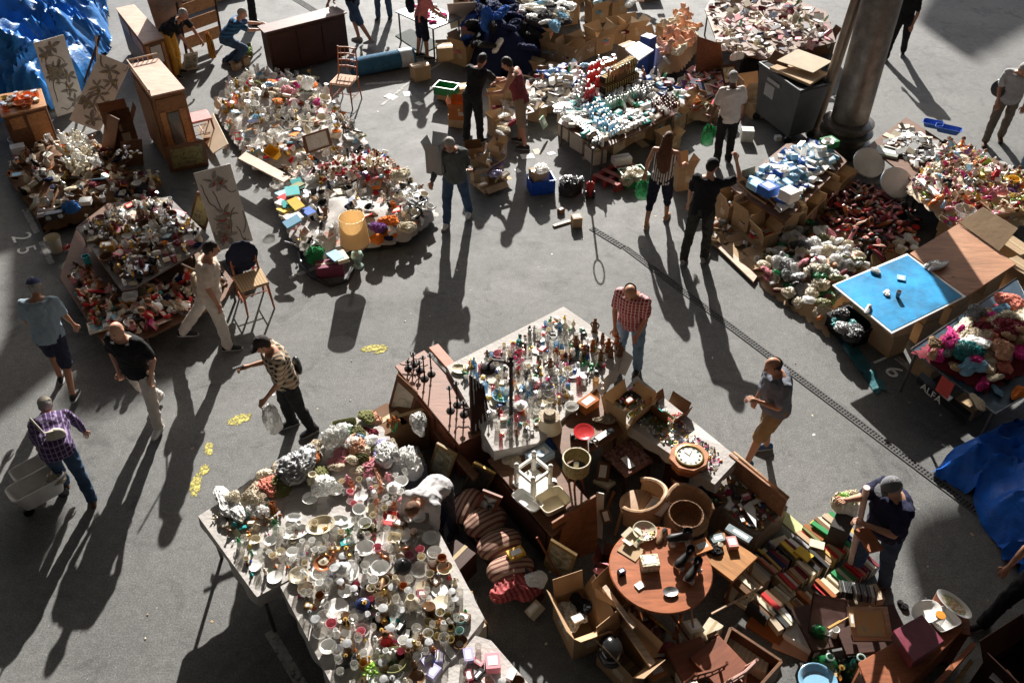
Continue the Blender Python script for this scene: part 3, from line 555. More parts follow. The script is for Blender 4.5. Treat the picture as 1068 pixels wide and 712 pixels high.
  kind(_f,_f,.045,.175,[('f',fg,'main',None)])
  an = MB().ball((0,0,.05),(.03,.05,.03),10,7); an.ball((0,.055,.085),(.018,.024,.02),8,6); an.tube([(0,.04,.06),(0,.055,.08)],.014,6)
  for a,b in ((.018,.03),(-.018,.03),(.018,-.03),(-.018,-.03)): an.tube([(a,b,.045),(a,b,0)],[.01,.009],6)
  for s in (1,-1): an.ball((s * .012,.045,.105),(.006,.004,.012),6,5)
  an.tube([(0,-.045,.055),(0,-.07,.07)],[.006,.004],5)
  kind('animal_ornament','ornament',.06,.1,[('a',an,'main',None)],'animal ornament')
  bx = MB().box((0,0,.03),(.12,.08,.06)).mesh('b',.002)
  kind(_s,'box',.065,.06,[('box',bx,'main',None),('label',MB().box((0,0,.0608),(.08,.045,.0015)),M_WHITE,None)],'small box')
  kind(_t,_t,.07,.03,[('box',MB().box((0,0,.015),(.15,.07,.03)).mesh('b',.002),'main',None),('label',MB().box((.01,0,.0308),(.09,.03,.0015)),M_WHITE,None)],'flat packet')
  kind(_n,_n,.25,.26,[('box',MB().box((0,0,.13),(.42,.32,.26)).mesh('b',.004),'main',None),('tape',MB().box((0,0,.2612),(.424,.05,.002)),mat('packing_tape',(.45,.33,.18),.3),None)],'cardboard carton')
  def opencarton(w=.44,d=.32,h=.24,t=.006,ang=(40,35,50,20)):
    b = MB(); b.box((0,0,t / 2),(w - .004,d - .004,t))
    b.box((0,d/2 - t/2,h/2),(w,t,h)); b.box((0,-d/2 + t/2,h/2),(w,t,h)); b.box((w/2 - t/2,0,h/2),(t,d - 2*t,h)); b.box((-w/2 + t/2,0,h/2),(t,d - 2*t,h))
    ps = [('box',b,'main',None),('label',MB().box((w*.12,-d/2-.0015,h*.55),(w*.3,.002,h*.3)).box((-d*.0+w/2+.0015,d*.1,h*.5),(.002,d*.35,h*.3)),cm(_b,_a),None),('tape',MB().box((0,-d/2-.0012,h*.88),(.045,.0022,h*.22)).box((0,0,t+.001),(.05,d-.03,.002)),mat('packing_tape',(.45,.33,.18),.3),None)]
    for i,(sx,sy,ln) in enumerate(((0,1,d * .46),(0,-1,d * .46),(1,0,d * .46),(-1,0,d * .46))):
      a = rad(ang[i]); f = MB(); out = Vector((sx,sy,0)); c = Vector((sx * w / 2,sy * d / 2,h)) + (out * math.sin(a) + Vector((0,0,1)) * math.cos(a)) * ln / 2
      ww = w - .01 if sy else d - .01
      U = Vector((-sy,sx,0)) * ww / 2; D = (out * math.sin(a) + Vector((0,0,1)) * math.cos(a)) * ln / 2; nn = U.cross(D).normalized() * t / 2
      P = [c - U - D - nn,c + U - D - nn,c + U + D - nn,c - U + D - nn,c - U - D + nn,c + U - D + nn,c + U + D + nn,c - U + D + nn]
      f.add(P,[(3,2,1,0),(4,5,6,7),(0,1,5,4),(1,2,6,5),(2,3,7,6),(3,0,4,7)]); ps.append(('flap',f,'main',None))
    return ps
  kind(_o,'cardboard box',.27,.24,opencarton(),'open cardboard box')
  kind('flat_box','cardboard box',.27,.14,opencarton(.5,.36,.13,ang=(80,110,95,70)),'shallow open cardboard box')
  def crate(w,d,h):
    b = MB(); t = .012; b.box((0,0,.006),(w,d,.012))
    for sx in (-1,1):
      for sy in (-1,1): b.box((sx*(w/2-.015),sy*(d/2-.015),h/2),(.03,.03,h))
    for k,z in enumerate([.05,.42,.72,.97]):
      zz = h * z; hh = .02 if k < 3 else .035
      for s in (-1,1): b.box((0,s*(d/2-t/2),zz),(w-.02,t,hh)); b.box((s*(w/2-t/2),0,zz),(t,d-.02,hh))
    for s in (-1,1): b.box((0,s*(d/2-.011),h*.5),(w-.05,.006,h*.92)); b.box((s*(w/2-.011),0,h*.5),(.006,d-.05,h*.92))
    n = int(w / .09)
    for i in range(1,n):
      for s in (-1,1): b.box((-w/2 + i*w/n,s*(d/2-t/2-.001),h*.5),(.016,t*.8,h*.9))
    n = int(d / .09)
    for i in range(1,n):
      for s in (-1,1): b.box((s*(w/2-t/2-.001),-d/2 + i*d/n,h*.5),(t*.8,.016,h*.9))
    r = MB()
    for s in (-1,1): r.box((0,s*(d/2+.002),h-.006),(w+.022,.024,.02)); r.box((s*(w/2+.002),0,h-.0062),(.024,d+.018,.0196))
    return [('crate',b,'main',None),('rim',r,'main',None)]
  kind('crate','crate',.35,.28,crate(.6,.4,.28),'plastic crate')
  def basin(w,d,h,tp=.8):
    b = MB(); n = 28; pr = []
    for k,(f,z) in enumerate([(tp*.96,0),(tp,.01),(1,h),(1.05,h),(1.05,h - .01),(.985,h - .006),(tp * .97,.014),(.001,.014)]):
      for i in range(n):
        a = 2*math.pi*i/n; ca,sa = math.cos(a),math.sin(a); e = .35
        x = math.copysign(abs(ca)**e,ca)*w/2*f; y = math.copysign(abs(sa)**e,sa)*d/2*f; pr.append((x,y,z))
    F = [tuple(reversed(range(n)))]
    for j in range(7):
      for i in range(n): k = (i+1) % n; F.append((j*n+i,j*n+k,(j+1)*n+k,(j+1)*n+i))
    return b.add(pr,F)
  kind('basin','tray',.16,.1,[('b',basin(.34,.24,.1),'main',None)],'rectangular tray')
  kind('round_basin','basin',.2,.12,[('b',L([(.14,0),(.15,.01),(.19,.11),(.205,.12),(.2,.125),(.185,.115),(.14,.015),(.001,.012)],24),'main',None)],'round basin')
  kind('basket','basket',.16,.12,[('b',L([(.11,0),(.12,.01),(.15,.06),(.16,.11),(.166,.125),(.155,.125),(.14,.06),(.11,.02),(.001,.018)],24),'main',None)],'wicker basket')
  fr = MB()
  for s in (-1,1): fr.box((0,s*.13,.012),(.36,.035,.024)); fr.box((s*.1625,0,.012),(.035,.225,.0236))
  kind('frame','picture frame',.19,.025,[('frame',fr,'main',None),('picture',MB().box((0,0,.008),(.29,.225,.008)),picture('small_print',[(.3,(.10,.12,.10)),(.45,(.42,.38,.28)),(.6,(.55,.50,.40)),(.75,(.30,.16,.10))],9,1.5),None)],'picture frame',lie=0)
  bk = MB(); bk.box((0,0,.002),(.15,.22,.004)); bk.box((0,0,.032),(.15,.22,.004)); bk.box((-.0735,0,.017),(.003,.2196,.026))
  kind('book','book',.12,.034,[('cover',bk,'main',None),('pages',MB().box((.001,0,.017),(.141,.212,.0255)),M_PAPER,None)])
  kind('magazine','magazine',.13,.006,[('m',MB().box((0,0,.003),(.2,.27,.006)),'main',None),('photo',MB().box((0,-.02,.0068),(.15,.17,.0015)),picture('magazine_photo',[(.3,(.05,.15,.3)),(.45,(.6,.5,.4)),(.55,(.5,.08,.06)),(.7,(.75,.7,.6))],12,1),None)])
  kind('booklet','booklet',.09,.012,[('cover',MB().box((0,0,.006),(.12,.17,.012)).mesh('b',.002),'main',None),('picture',MB().box((0,.01,.0126),(.09,.09,.0012)),picture('small_print',[(.3,(.1,.1,.1)),(.7,(.5,.5,.4))]),None)])
  kind(_a,'paper sheet',.13,.003,[('p',MB().box((0,0,.002),(.21,.29,.002)),'main',None)],'sheet')
  kind('disc_case','disc case',.07,.01,[('c',MB().box((0,0,.005),(.14,.125,.01)),'main',None),('sleeve',MB().box((0,0,.0106),(.115,.11,.0012)),picture('magazine_photo',[(.3,(0,0,0)),(.6,(1,1,1))]),None)])
  cmr = MB().box((0,0,.035),(.12,.04,.07)).box((0,0,.074),(.04,.03,.012)).mesh('c',.003)
  kind('camera','camera',.07,.08,[('body',cmr,'main',None),('lens',MB().lathe([(.027,0),(.027,.035),(.022,.04),(.001,.036)],14,M=Matrix.Translation((0,-.018,.035)) @ MR(rad(90),4,'X')),M_SILV,None)])
  rd = MB().box((0,0,.05),(.24,.08,.1)).mesh('r',.004)
  dl = MB(); 
  for s in (-1,1): dl.lathe([(.034,0),(.034,.005),(.001,.007)],14,M=Matrix.Translation((s*.075,-.04,.05)) @ MR(rad(90),4,'X'))
  kind('radio','radio',.13,.1,[('body',rd,'main',None),('speaker',dl,M_SILV,None),('handle',MB().tube([(-.1,0,.1),(-.1,0,.13),(.1,0,.13),(.1,0,.1)],.005,5),M_BLACK,None)])
  kind('ring','bracelet',.04,.012,[('r',MB().tube([(.034*math.cos(a/14*6.283),.034*math.sin(a/14*6.283),.007) for a in range(14)],.006,6,True),'main',None)],'bracelet')
  bd = MB()
  for i in range(22): a = i / 22 * 6.283; bd.ball((.05*math.cos(a)*(1+.2*math.sin(3*a)),.035*math.sin(a)*(1+.25*math.cos(2*a)),.006),.006,6,4)
  kind('beads','necklace',.05,.012,[('b',bd,'main',None)],'bead necklace')
  tk = MB().lathe([(.012,0),(.014,.004),(.005,.012),(.009,.02),(.004,.03),(.001,.034)],8); kind('knob','trinket',.014,.034,[('k',tk,'main',None)],'knob')
  kind('brooch','trinket',.018,.01,[('b',MB().ball((0,0,.005),(.018,.013,.006),8,5),'main',None),('stone',MB().ball((0,0,.009),(.008,.006,.005),6,4),cm(_S,_m),None)],'brooch')
  w_ = MB().tube([(.0,-.06,.003),(.002,-.02,.006),(0,.02,.006),(.002,.06,.003)],[.007,.008,.008,.007],5); w_.lathe([(.016,.002),(.016,.011),(.001,.012)],12); kind('watch','watch',.04,.012,[('w',w_,'main',None)])
  kind('ball_item','ball',.04,.08,[('b',MB().ball((0,0,.04),.04,12,8),'main',None)],'ball')
  sp = MB().tube([(0,-.1,.006),(0,.03,.004)],[.005,.004],5).ball((0,.055,.006),(.018,.028,.005),8,5); kind('spoon','spoon',.06,.01,[('s',sp,'main',None)])
  rm = MB().box((0,0,.01),(.045,.15,.02)).mesh('rm',.003); bt = MB()
  for i in range(4):
    for j in range(2): bt.box((-.01 + j*.02,-.04 + i*.025,.0208),(.011,.011,.003))
  kind('remote','remote control',.06,.02,[('body',rm,'main',None),('buttons',bt,cm(_y,_p),None)],'remote control')
  # shoes, sandals
  def shoe(h=.085,op=True):
    n = 12; V = []; F = []; T_ = [(-.13,.022,.35),(-.115,.034,.8),(-.07,.037,1),(-.02,.034,.8),(.03,.040,.62),(.08,.044,.5),(.12,.036,.36),(.142,.016,.2)]
    for y,wd,k in T_:
      for i in range(n):
        a = 2*math.pi*i/n; x = wd*math.cos(a); z = .016 + (h-.016)*k*max(0,math.sin(a))**.7 - .003*(math.sin(a) < 0); V.append((x,y,z))
    for j in range(len(T_)-1):
      for i in range(n): k = (i+1) % n; F.append((j*n+i,j*n+k,(j+1)*n+k,(j+1)*n+i))
    F += [tuple(reversed(range(n))),tuple(range(7*n,8*n))]; u = MB().add(V,F)
    s = MB(); s.prism([(w_*1.08*sg,y) for sg,seq in ((1,T_),(-1,reversed(T_))) for y,w_,k in seq],0,.018)
    ins = MB().ball((0,-.062,h*.93),(.025,.045,.012),10,5)
    return u,s,ins
  u,s,ins = shoe(); kind('shoe','shoe',.1,.085,[('upper',u,'main',None),('sole',s,cm(_K,_p),None),('lining',ins,cm(_D,_c),0)])
  u,s,ins = shoe(.05); kind('slipper','shoe',.1,.05,[('upper',u,'main',None),('sole',s,cm(_D,_p),None),('lining',ins,cm(_b,_c),0)],'slipper')
  # dolls and soft toys
  d = MB().ball((0,0,.09),(.028,.02,.045),10,7).ball((0,0,.16),(.026,.028,.03),10,8)
  for s in (1,-1): d.tube([(s*.024,0,.115),(s*.055,.01,.08),(s*.06,.03,.05)],[.011,.009,.007],6); d.tube([(s*.014,0,.055),(s*.02,.03,.03),(s*.022,.07,.018)],[.014,.012,.01],6)
  d.tube([(0,0,.125),(0,0,.14)],.012,6)
  kind('doll','doll',.06,.19,[('body',d,mat('doll_skin',(.66,.38,.27),.5),None),('dress',L([(.05,.035),(.036,.07),(.026,.1),(.031,.12),(.02,.13)],12,sy=.85),'main',None),('hair',MB().ball((0,-.008,.17),(.031,.03,.03),10,7),cm(_B,_c),None)])
  b = MB().ball((0,0,.09),(.06,.05,.075),12,8).ball((0,.005,.185),(.048,.045,.045),12,8).ball((0,.048,.175),(.02,.018,.016),8,6)
  for s in (1,-1): b.ball((s*.038,0,.225),(.017,.01,.017),8,6); b.tube([(s*.045,0,.13),(s*.085,.02,.09)],[.022,.02],8); b.ball((s*.088,.022,.086),.021,8,6); b.tube([(s*.03,.01,.04),(s*.045,.075,.03)],[.026,.024],8); b.ball((s*.046,.08,.03),.027,8,6)
  ey = MB()
  for s in (1,-1): ey.ball((s*.018,.045,.196),.006,6,4)
  kind('teddy','soft toy',.1,.24,[('body',modmesh(b.mesh('b'),.011,1,.004,3,40),'main',None),('eyes',ey,M_BLACK,None)],'soft toy')
  c = MB().box((0,0,.02),(.05,.11,.025)).box((0,-.005,.042),(.042,.055,.022),taper=1.15).mesh('c',.004); wl = []
  for sx in (1,-1):
    for sy in (1,-1): wl.append(('wheel',MB().lathe([(.001,-.006),(.013,-.006),(.013,.006),(.001,.006)],10,M=Matrix.Translation((sx*.026,sy*.034,.013)) @ MR(rad(90),4,'Y')),M_BLACK,None))
  kind('toy_car','toy car',.055,.055,[('body',c,'main',None)] + wl)
  # crumpled and folded soft things
  def crumple(seed,sz=(.16,.13,.07),amp=.35,f=3.0,lev=5,bag=False):
    bm = bmesh.new(); bmesh.ops.create_icosphere(bm,subdivisions=lev,radius=1); o = Vector((seed*5.1,seed*2.7,seed)); fr = f * (.72 if bag else .62)
    def rg(p): return (1 - min(1,abs(noise.noise(p)) * 2.6)) ** 2
    for v in bm.verts:
      p = v.co.copy(); wv = Vector((noise.noise(p*1.2 + o),noise.noise(p*1.2 - o),noise.noise(p*1.2 + o*2))) * .9; q = p + wv; a = noise.noise(p*1.0 + o)
      th = math.atan2(p.y,p.x); lobe = .22*math.sin(2*th + seed) + .15*math.sin(3*th + seed*2.3) + .10*math.sin(5*th - seed)
      b1 = rg(Vector((q.x*fr,q.y*fr*2.6,q.z*fr*1.4)) + o); b2 = rg(Vector((q.x*fr*3.2,q.y*fr*1.5,q.z*fr*2)) - o); b3 = rg(q*fr*4.2 + o); k = 1 + amp*(a*.9 + b1*(.32 if bag else .2) + b2*(.16 if bag else .05) + b3*(.08 if bag else .02) - .2); rh = k + lobe*(.8 if not bag else .4)
      z = p.z*sz[2]*(.75 if bag else .6) + sz[2]*(.45 if bag else .3) + sz[2]*amp*(b1*.95 + b2*(.36 if bag else .26) + b3*(.12 if bag else .05))*min(1,max(0,p.z*2.5 + .6)) * (1 if not bag else .8); v.co = Vector((p.x*rh*sz[0],p.y*rh*sz[1],max(0,z)))
    me = bpy.data.meshes.new('crumple'); bm.to_mesh(me); bm.free()
    for q in me.polygons: q.use_smooth = True
    return me
  for i in range(4):
    kind('garment%d' % i,['garment','fabric bundle','folded cloth','rag'][i],.17,.09,[('g',crumple(i + 1,(.19 - .02 * i,.14 + .01 * i,.07 + .01 * i),.3,2.2 + .4 * i),'main',None)],['crumpled garment','bundled garment','folded garment','rumpled cloth'][i])  # variants of one crumpled cloth lump, split under four names
    kind('poly_bag%d' % i,'plastic bag',.13,.09,[('g',crumple(i + 11,(.14,.12 + .01 * i,.065 + .012 * i),.42,3.0,5,True),'main',None)],['crinkled plastic bag','stuffed plastic bag','wrapped parcel','knotted plastic bag'][i])
  kind('newspaper','newspaper',.2,.06,[('g',crumple(31,(.2,.17,.05),.6,2.6,5,True),'main',None)],'crumpled newspaper')
  kind('scarf','scarf',.12,.06,[('g',crumple(41,(.16,.07,.05),.6,2.6,5),'main',None)],'coiled scarf')
  ht = L([(.15,0),(.155,.006),(.09,.012),(.085,.08),(.07,.1),(.03,.095),(.001,.098)],22); kind('hat','hat',.15,.1,[('brim',ht,'main',None),('band',L([(.0885,.014),(.0875,.034)],22),cm(_B,_c),None)])
  fl = MB(); 
  for i in range(16):
    a = R.random()*6.28; r = R.random()**.5*.07; fl.tube([(0,0,0),(math.cos(a)*r,math.sin(a)*r,.1+R.random()*.05)],.002,4)
  bl = MB()
  for i in range(16):
    a = R.random()*6.28; r = R.random()**.5*.08; bl.ball((math.cos(a)*r,math.sin(a)*r,.12+R.random()*.05),.018,6,4)
  kind('flowers','artificial flowers',.09,.16,[('stems',fl,cm('green',_c),None),('blooms',bl,'main',None)],'bunch of artificial flowers')
  # a bare table lamp, picture stand, small clock, dark tool
  kind('shade_small','lampshade',.1,.14,[('s',L([(.1,0),(.07,.14),(.068,.14),(.098,0)],20),'main',None)],'lampshade')
  ck = L([(.05,-.02),(.052,.018),(.045,.02)],18,M=Matrix.Translation((0,0,.055)) @ MR(rad(90),4,'X')); kind('clock_small','clock',.055,.11,[('case',ck,'main',None),('face',L([(.044,.0205),(.001,.021)],18,M=Matrix.Translation((0,0,.055)) @ MR(rad(90),4,'X')),M_WHITE,None)],'small clock')
  tl = MB().tube([(-.09,0,.01),(.02,0,.01)],.011,6).tube([(.02,0,.01),(.09,0,.008)],[.005,.004],5); kind('tool','hand tool',.07,.02,[('t',tl,'main',None)],'hand tool')
  kind('bag_hand','handbag',.15,.2,[('bag',crumple(51,(.16,.07,.15),.25,1.8,4,True),'main',None),('strap',MB().tube([(-.1,0,.16),(-.09,0,.26),(0,0,.31),(.09,0,.26),(.1,0,.16)],.008,6),'main',None)],'handbag')
  gg = MB()
  for s in (1,-1): gg.lathe([(.022,-.002),(.022,.002),(.001,.003)],10,M=Matrix.Translation((s*.028,0,.018)) @ MR(rad(80),4,'X'))
  gg.tube([(.05,0,.02),(.052,-.06,.01)],.002,4).tube([(-.05,0,.02),(-.052,-.06,.01)],.002,4); kind('glasses','glasses',.05,.03,[('g',gg,'main',None)],'pair of glasses')
build_kinds()
REG = []
def put(kn,loc,rz=0,colour=_W,fin=_h,sc=1.0,tilt=(0,0),label=None,group=None,zone=None,m=None,adj=None,mats=None):
  k = K[kn]; m = m or cm(colour,'film' if kn.startswith('poly') and fin == _p and colour not in (_K,_D,_y) else fin); nm = {'ball_item': 'ball','bag_hand': 'handbag','ring': 'bracelet','clock_small': 'clock','shade_small': 'lampshade','frame': 'picture_frame',_0: 'garment',_1: 'fabric_bundle',_2: 'folded_cloth','garment3': 'rag'}.get(kn,kn.rstrip('0123456789'))
  M = None
  if not isinstance(sc,tuple): sc = (sc,sc,sc)
  if len(k['parts']) == 1:
    pn,me,ro,par = k['parts'][0]; r = obj(nm,me,m if ro == 'main' else ro,None,shared=(ro == 'main')); rs = [r]
  else:
    r = bpy.data.objects.new(nm,None); COLL.objects.link(r); r.empty_display_size = .05; rs = []
    for i,(pn,me,ro,par) in enumerate(k['parts']):
      mm = m if ro == 'main' else ro
      if mats and pn in mats: mm = mats[pn]
      rs.append(obj(pn,me,mm,r if par is None else rs[par],shared=(ro == 'main' or bool(mats and pn in mats))))
  r.location = loc; r.rotation_euler = (tilt[0],tilt[1],rz); r.scale = sc
  r['category'] = k['cat']
  if label: r['label'] = label
  if group: r['group'] = group
  if not label:
    d = (adj or colour) + ' ' + (fin + ' ' if fin and fin not in k['noun'] else '') + k['noun']; REG.append((r,d,zone,Vector(loc),k['cat']))
  return r
# ---- zones
Z = {}
def zone(name,what,marks):
  """marks: (pixel x, pixel y, phrase naming the place)"""
  Z[name] = (what,[(Vector((x,y)),ph) for x,y,ph in marks])
def inside(p,poly):
  c = False; n = len(poly); j = n - 1
  for i in range(n):
    a,b = poly[i],poly[j]
    if (a[1] > p[1]) != (b[1] > p[1]) and p[0] < (b[0]-a[0])*(p[1]-a[1])/(b[1]-a[1])+a[0]: c = not c
    j = i
  return c
def edist(p,poly):
  best = 9e9; P = Vector(p)
  for i in range(len(poly)):
    a = Vector(poly[i]); b = Vector(poly[(i+1) % len(poly)]); ab = b - a; t = max(0,min(1,(P-a).dot(ab)/max(1e-9,ab.length_squared))); best = min(best,(a + ab*t - P).length)
  return best
def snap(p,poly):
  P = Vector(p); best = None
  for i in range(len(poly)):
    a = Vector(poly[i]); b = Vector(poly[(i+1) % len(poly)]); ab = b - a; t = max(0,min(1,(P-a).dot(ab)/max(1e-9,ab.length_squared))); q = a + ab*t; d = (q - P).length
    if best is None or d < best[0]: best = (d,q)
  return best[1]
def wpoly(pix,z): return [tuple(at(x,y,z)[:2]) for x,y in pix]
class Heap:
  def __init__(s,pix,z0,hm,fall=.35,seed=0): s.poly = wpoly(pix,z0 + hm * .4); s.z0 = z0; s.hm = hm; s.fall = fall; s.seed = seed
  def h(s,x,y):
    if s.hm == 0: return s.z0
    d = edist((x,y),s.poly); return s.z0 + s.hm * (1 - math.exp(-d / s.fall)) * (.8 + .45 * noise.noise(Vector((x * 1.6,y * 1.6,s.seed))))
  def mound(s,name,m,label,cat,cell=.08):
    xs = [p[0] for p in s.poly]; ys = [p[1] for p in s.poly]; x0,y0 = min(xs),min(ys); nx = int((max(xs)-x0)/cell)+2; ny = int((max(ys)-y0)/cell)+2; V = {}; b = MB(); F = []
    def vid(i,j):
      if (i,j) not in V:
        x,y = x0+i*cell,y0+j*cell; V[(i,j)] = len(b.v); ins = inside((x,y),s.poly); b.v.append((x,y,max(s.z0 + .004,s.h(x,y) - .02 + .03 * noise.noise(Vector((x*9,y*9,0)))) if ins else s.z0 + .003))
      return V[(i,j)]
    for i in range(nx):
      for j in range(ny):
        if inside((x0+(i+.5)*cell,y0+(j+.5)*cell),s.poly): F.append((vid(i,j),vid(i+1,j),vid(i+1,j+1),vid(i,j+1)))
    b.f = F; n0 = len(b.v); 
    for q,(x,y,z) in enumerate(b.v):
      if not inside((x,y),s.poly): e = snap((x,y),s.poly); b.v[q] = (e[0] + .02*noise.noise(Vector((x*4,y*4,1))),e[1] + .02*noise.noise(Vector((x*4,y*4,9))),z)
    top = list(b.v); b.v += [(x,y,s.z0 + .0015) for x,y,z in top]; b.f += [tuple(n0 + i for i in reversed(f)) for f in F]
    return tag(obj(name,b,m),label,cat)
TOTAL = [0]
def scatter(zn,hp,n,table,tilt=6,packing=.75,margin=.03,sink=.0,layer=0,tries=12,align=None):
  """table: (kind, weight, [(colour, finish)...], (smin, smax))"""
  xs = [p[0] for p in hp.poly]; ys = [p[1] for p in hp.poly]; pl = []; ws = [t[1] for t in table]; cellmap = {}
  cs = .25; made = 0
  for it in range(n * tries):
    if made >= n: break
    t = R.choices(table,ws)[0]; k = K[t[0]]; s = U_(*t[3]); r = k['r'] * s
    x,y = U_(min(xs),max(xs)),U_(min(ys),max(ys))
    if not inside((x,y),hp.poly) or edist((x,y),hp.poly) < margin + r * .5: continue
    ci,cj = int(x//cs),int(y//cs); bad = False
    for a in (-1,0,1):
      for b in (-1,0,1):
        for (qx,qy,qr) in cellmap.get((ci+a,cj+b),()):
          if (qx-x)**2 + (qy-y)**2 < ((qr + r) * packing)**2: bad = True; break
    if bad: continue
    cellmap.setdefault((ci,cj),[]).append((x,y,r)); colour,fin = R.choice(t[2]); z = hp.h(x,y)
    tl = rad(tilt); gx = (hp.h(x+.08,y) - hp.h(x-.08,y)) / .16; gy = (hp.h(x,y+.08) - hp.h(x,y-.08)) / .16
    ti = (math.atan(gy) * .7 + R.gauss(0,tl),-math.atan(gx) * .7 + R.gauss(0,tl)) if hp.hm else (R.gauss(0,tl),R.gauss(0,tl)) if tilt > 8 else (0,0)
    rz = U_(0,6.283) if align is None else align + R.gauss(0,.08) + R.choice((0,math.pi))
    put(t[0],(x,y,z + layer - sink + (.001 if tilt <= 8 and not hp.hm else r * abs(math.sin(ti[0])) * .5)),rz if not hp.hm else rz,colour,fin,s,ti,zone=zn); made += 1
  TOTAL[0] += made
  return made
def slab(name,pix,z,th,m,parent=None,lip=0):
  q = MB(); q.prism(wpoly(pix,z),z - th,z); return q.mesh(name,.003)
def drape(pix,z,drop,seed=0,amp=.025,m=None,sides=None,per=.06):
  """a cloth over a table top with a hanging, waving hem"""
  poly = [Vector(p) for p in wpoly(pix,z)]; ar = sum(poly[i].x*poly[(i+1)%len(poly)].y-poly[(i+1)%len(poly)].x*poly[i].y for i in range(len(poly)))
  if ar < 0: poly.reverse()
  pts = []; out = []
  for i in range(len(poly)):
    a,b = poly[i],poly[(i+1) % len(poly)]; n = max(2,int((b-a).length/per)); d = (b-a).normalized(); nn = Vector((d.y,-d.x))
    for k in range(n): pts.append(a + (b-a)*k/n); out.append(nn)
  n = len(pts); V = []; rows = 5
  for r_ in range(rows + 1):
    f = r_ / rows
    for i,(p,o) in enumerate(zip(pts,out)):
      wv = noise.noise(Vector((p.x*6,p.y*6,seed)))*amp*2.2*f + amp*.6*f + .004; dr = drop * (1 + .35 * noise.noise(Vector((p.x*1.7,p.y*1.7,seed + 5)))) * f
      q = p + o * wv; V.append((q.x,q.y,z + .003 - dr))
  F = []
  for r_ in range(rows):
    for i in range(n): k = (i+1) % n; F.append((r_*n+i,(r_+1)*n+i,(r_+1)*n+k,r_*n+k))
  m0 = len(V); inner = []
  for i in range(n): V.append((pts[i].x,pts[i].y,z + .003))
  b = MB(); b.add(V,F)
  c = sum(poly,Vector((0,0)))/len(poly); F2 = []
  b.v.append((c.x,c.y,z + .0045)); ci = len(b.v) - 1
  for i in range(n): b.f.append((i,(i+1) % n,ci))
  # inner face for thickness
  n0 = len(b.v); vv = list(b.v); b.v += [(x + (c.x-x)*.006,y + (c.y-y)*.006,zz - .0025) for x,y,zz in vv]; b.f += [tuple(n0 + i for i in reversed(f)) for f in list(b.f)]
  return b.mesh(_c,angle=70)
def table(name,label,cat,pix,z,mtop,mleg,th=.03,legr=.02,inset=.06,group=None):
  poly = wpoly(pix,z); cx = sum(p[0] for p in poly)/len(poly); cy = sum(p[1] for p in poly)/len(poly); t = thing(name,label,cat,(cx,cy,0),0,group)
  pl = [(p[0]-cx,p[1]-cy) for p in poly]; q = MB(); q.prism(pl,z-th,z); obj('tabletop',q.mesh('tabletop',.003),mtop,t)
  for p in pl:
    l = math.hypot(*p); k = (l - inset*1.4)/l; q = MB(); q.tube([(p[0]*k,p[1]*k,z-th-.001),(p[0]*k,p[1]*k,.002)],legr,8); obj('leg',q,mleg,t)
  return t
# ------------------------------------------------------------------ large pieces
W_PINE = wood('pine_wood',(.42,.20,.08)); W_PALE = wood('pale_wood',(.52,.38,.27)); W_DARK = wood('dark_wood',(.055,.022,.014)); W_MAH = wood('mahogany',(.20,.065,.032)); W_RED = wood('reddish_wood',(.34,.12,.055)); W_BROWN = wood('brown_wood',(.15,.07,.035)); W_TOPP = wood('pinkish_top',(.55,.36,.27)); W_PLY = wood('plywood',(.40,.20,.11),2.0)
M_POLE = mat('column_metal',(.16,.145,.13),.40,metal=.6,var=.5,scale=3.5,bump=.25,bscale=30); M_CLOTHW = mat('table_cloth_white',(.44,.41,.385),.85,var=.18,scale=3,bump=.4,bscale=25)
def quad(pix,z): return [at(x,y,z) for x,y in pix]
def qbox(name,pix,z1,z0,m,parent=None,ratio=1.0,bev=.006):
  P = wpoly(pix,z1); cx = sum(p[0] for p in P)/len(P); cy = sum(p[1] for p in P)/len(P); b = MB(); n = len(P)
  V = [(cx+(x-cx)*ratio,cy+(y-cy)*ratio,z0) for x,y in P] + [(x,y,z1) for x,y in P]
  b.add(V,[tuple(reversed(range(n))),tuple(range(n,2*n))] + [(i,(i+1) % n,n+(i+1) % n,n+i) for i in range(n)])
  o = obj(name,b.mesh(name,bev),m); 
  if parent is not None: o.parent = parent; o.matrix_parent_inverse = Matrix.Translation(parent.location).inverted()
  return o
def child(o,p):
  o.parent = p; o.matrix_parent_inverse = (Matrix.Translation(p.location) @ p.rotation_euler.to_matrix().to_4x4()).inverted(); return o
def panel(name,A,B,u0,u1,z0,z1,m,parent,th=.012,push=.002,bev=.003):
  """a board on the vertical face from A to B (seen from outside, A left): u along, z up"""
  A = Vector((A.x,A.y,0)); B = Vector((B.x,B.y,0)); d = (B - A); Ln = d.length; d.normalize(); n = Vector((d.y,-d.x,0)); c = A + d * (u0+u1)/2*Ln + n*(th/2+push) + Vector((0,0,(z0+z1)/2))
  b = MB(); b.box(tuple(c),((u1-u0)*Ln,th,z1-z0),rz=math.atan2(d.y,d.x)); return child(obj(name,b.mesh(name,bev),m),parent)
def rod(name,pts,r,m,parent=None,seg=8):
  o = obj(name,MB().tube(pts,r,seg),m); return child(o,parent) if parent is not None else o
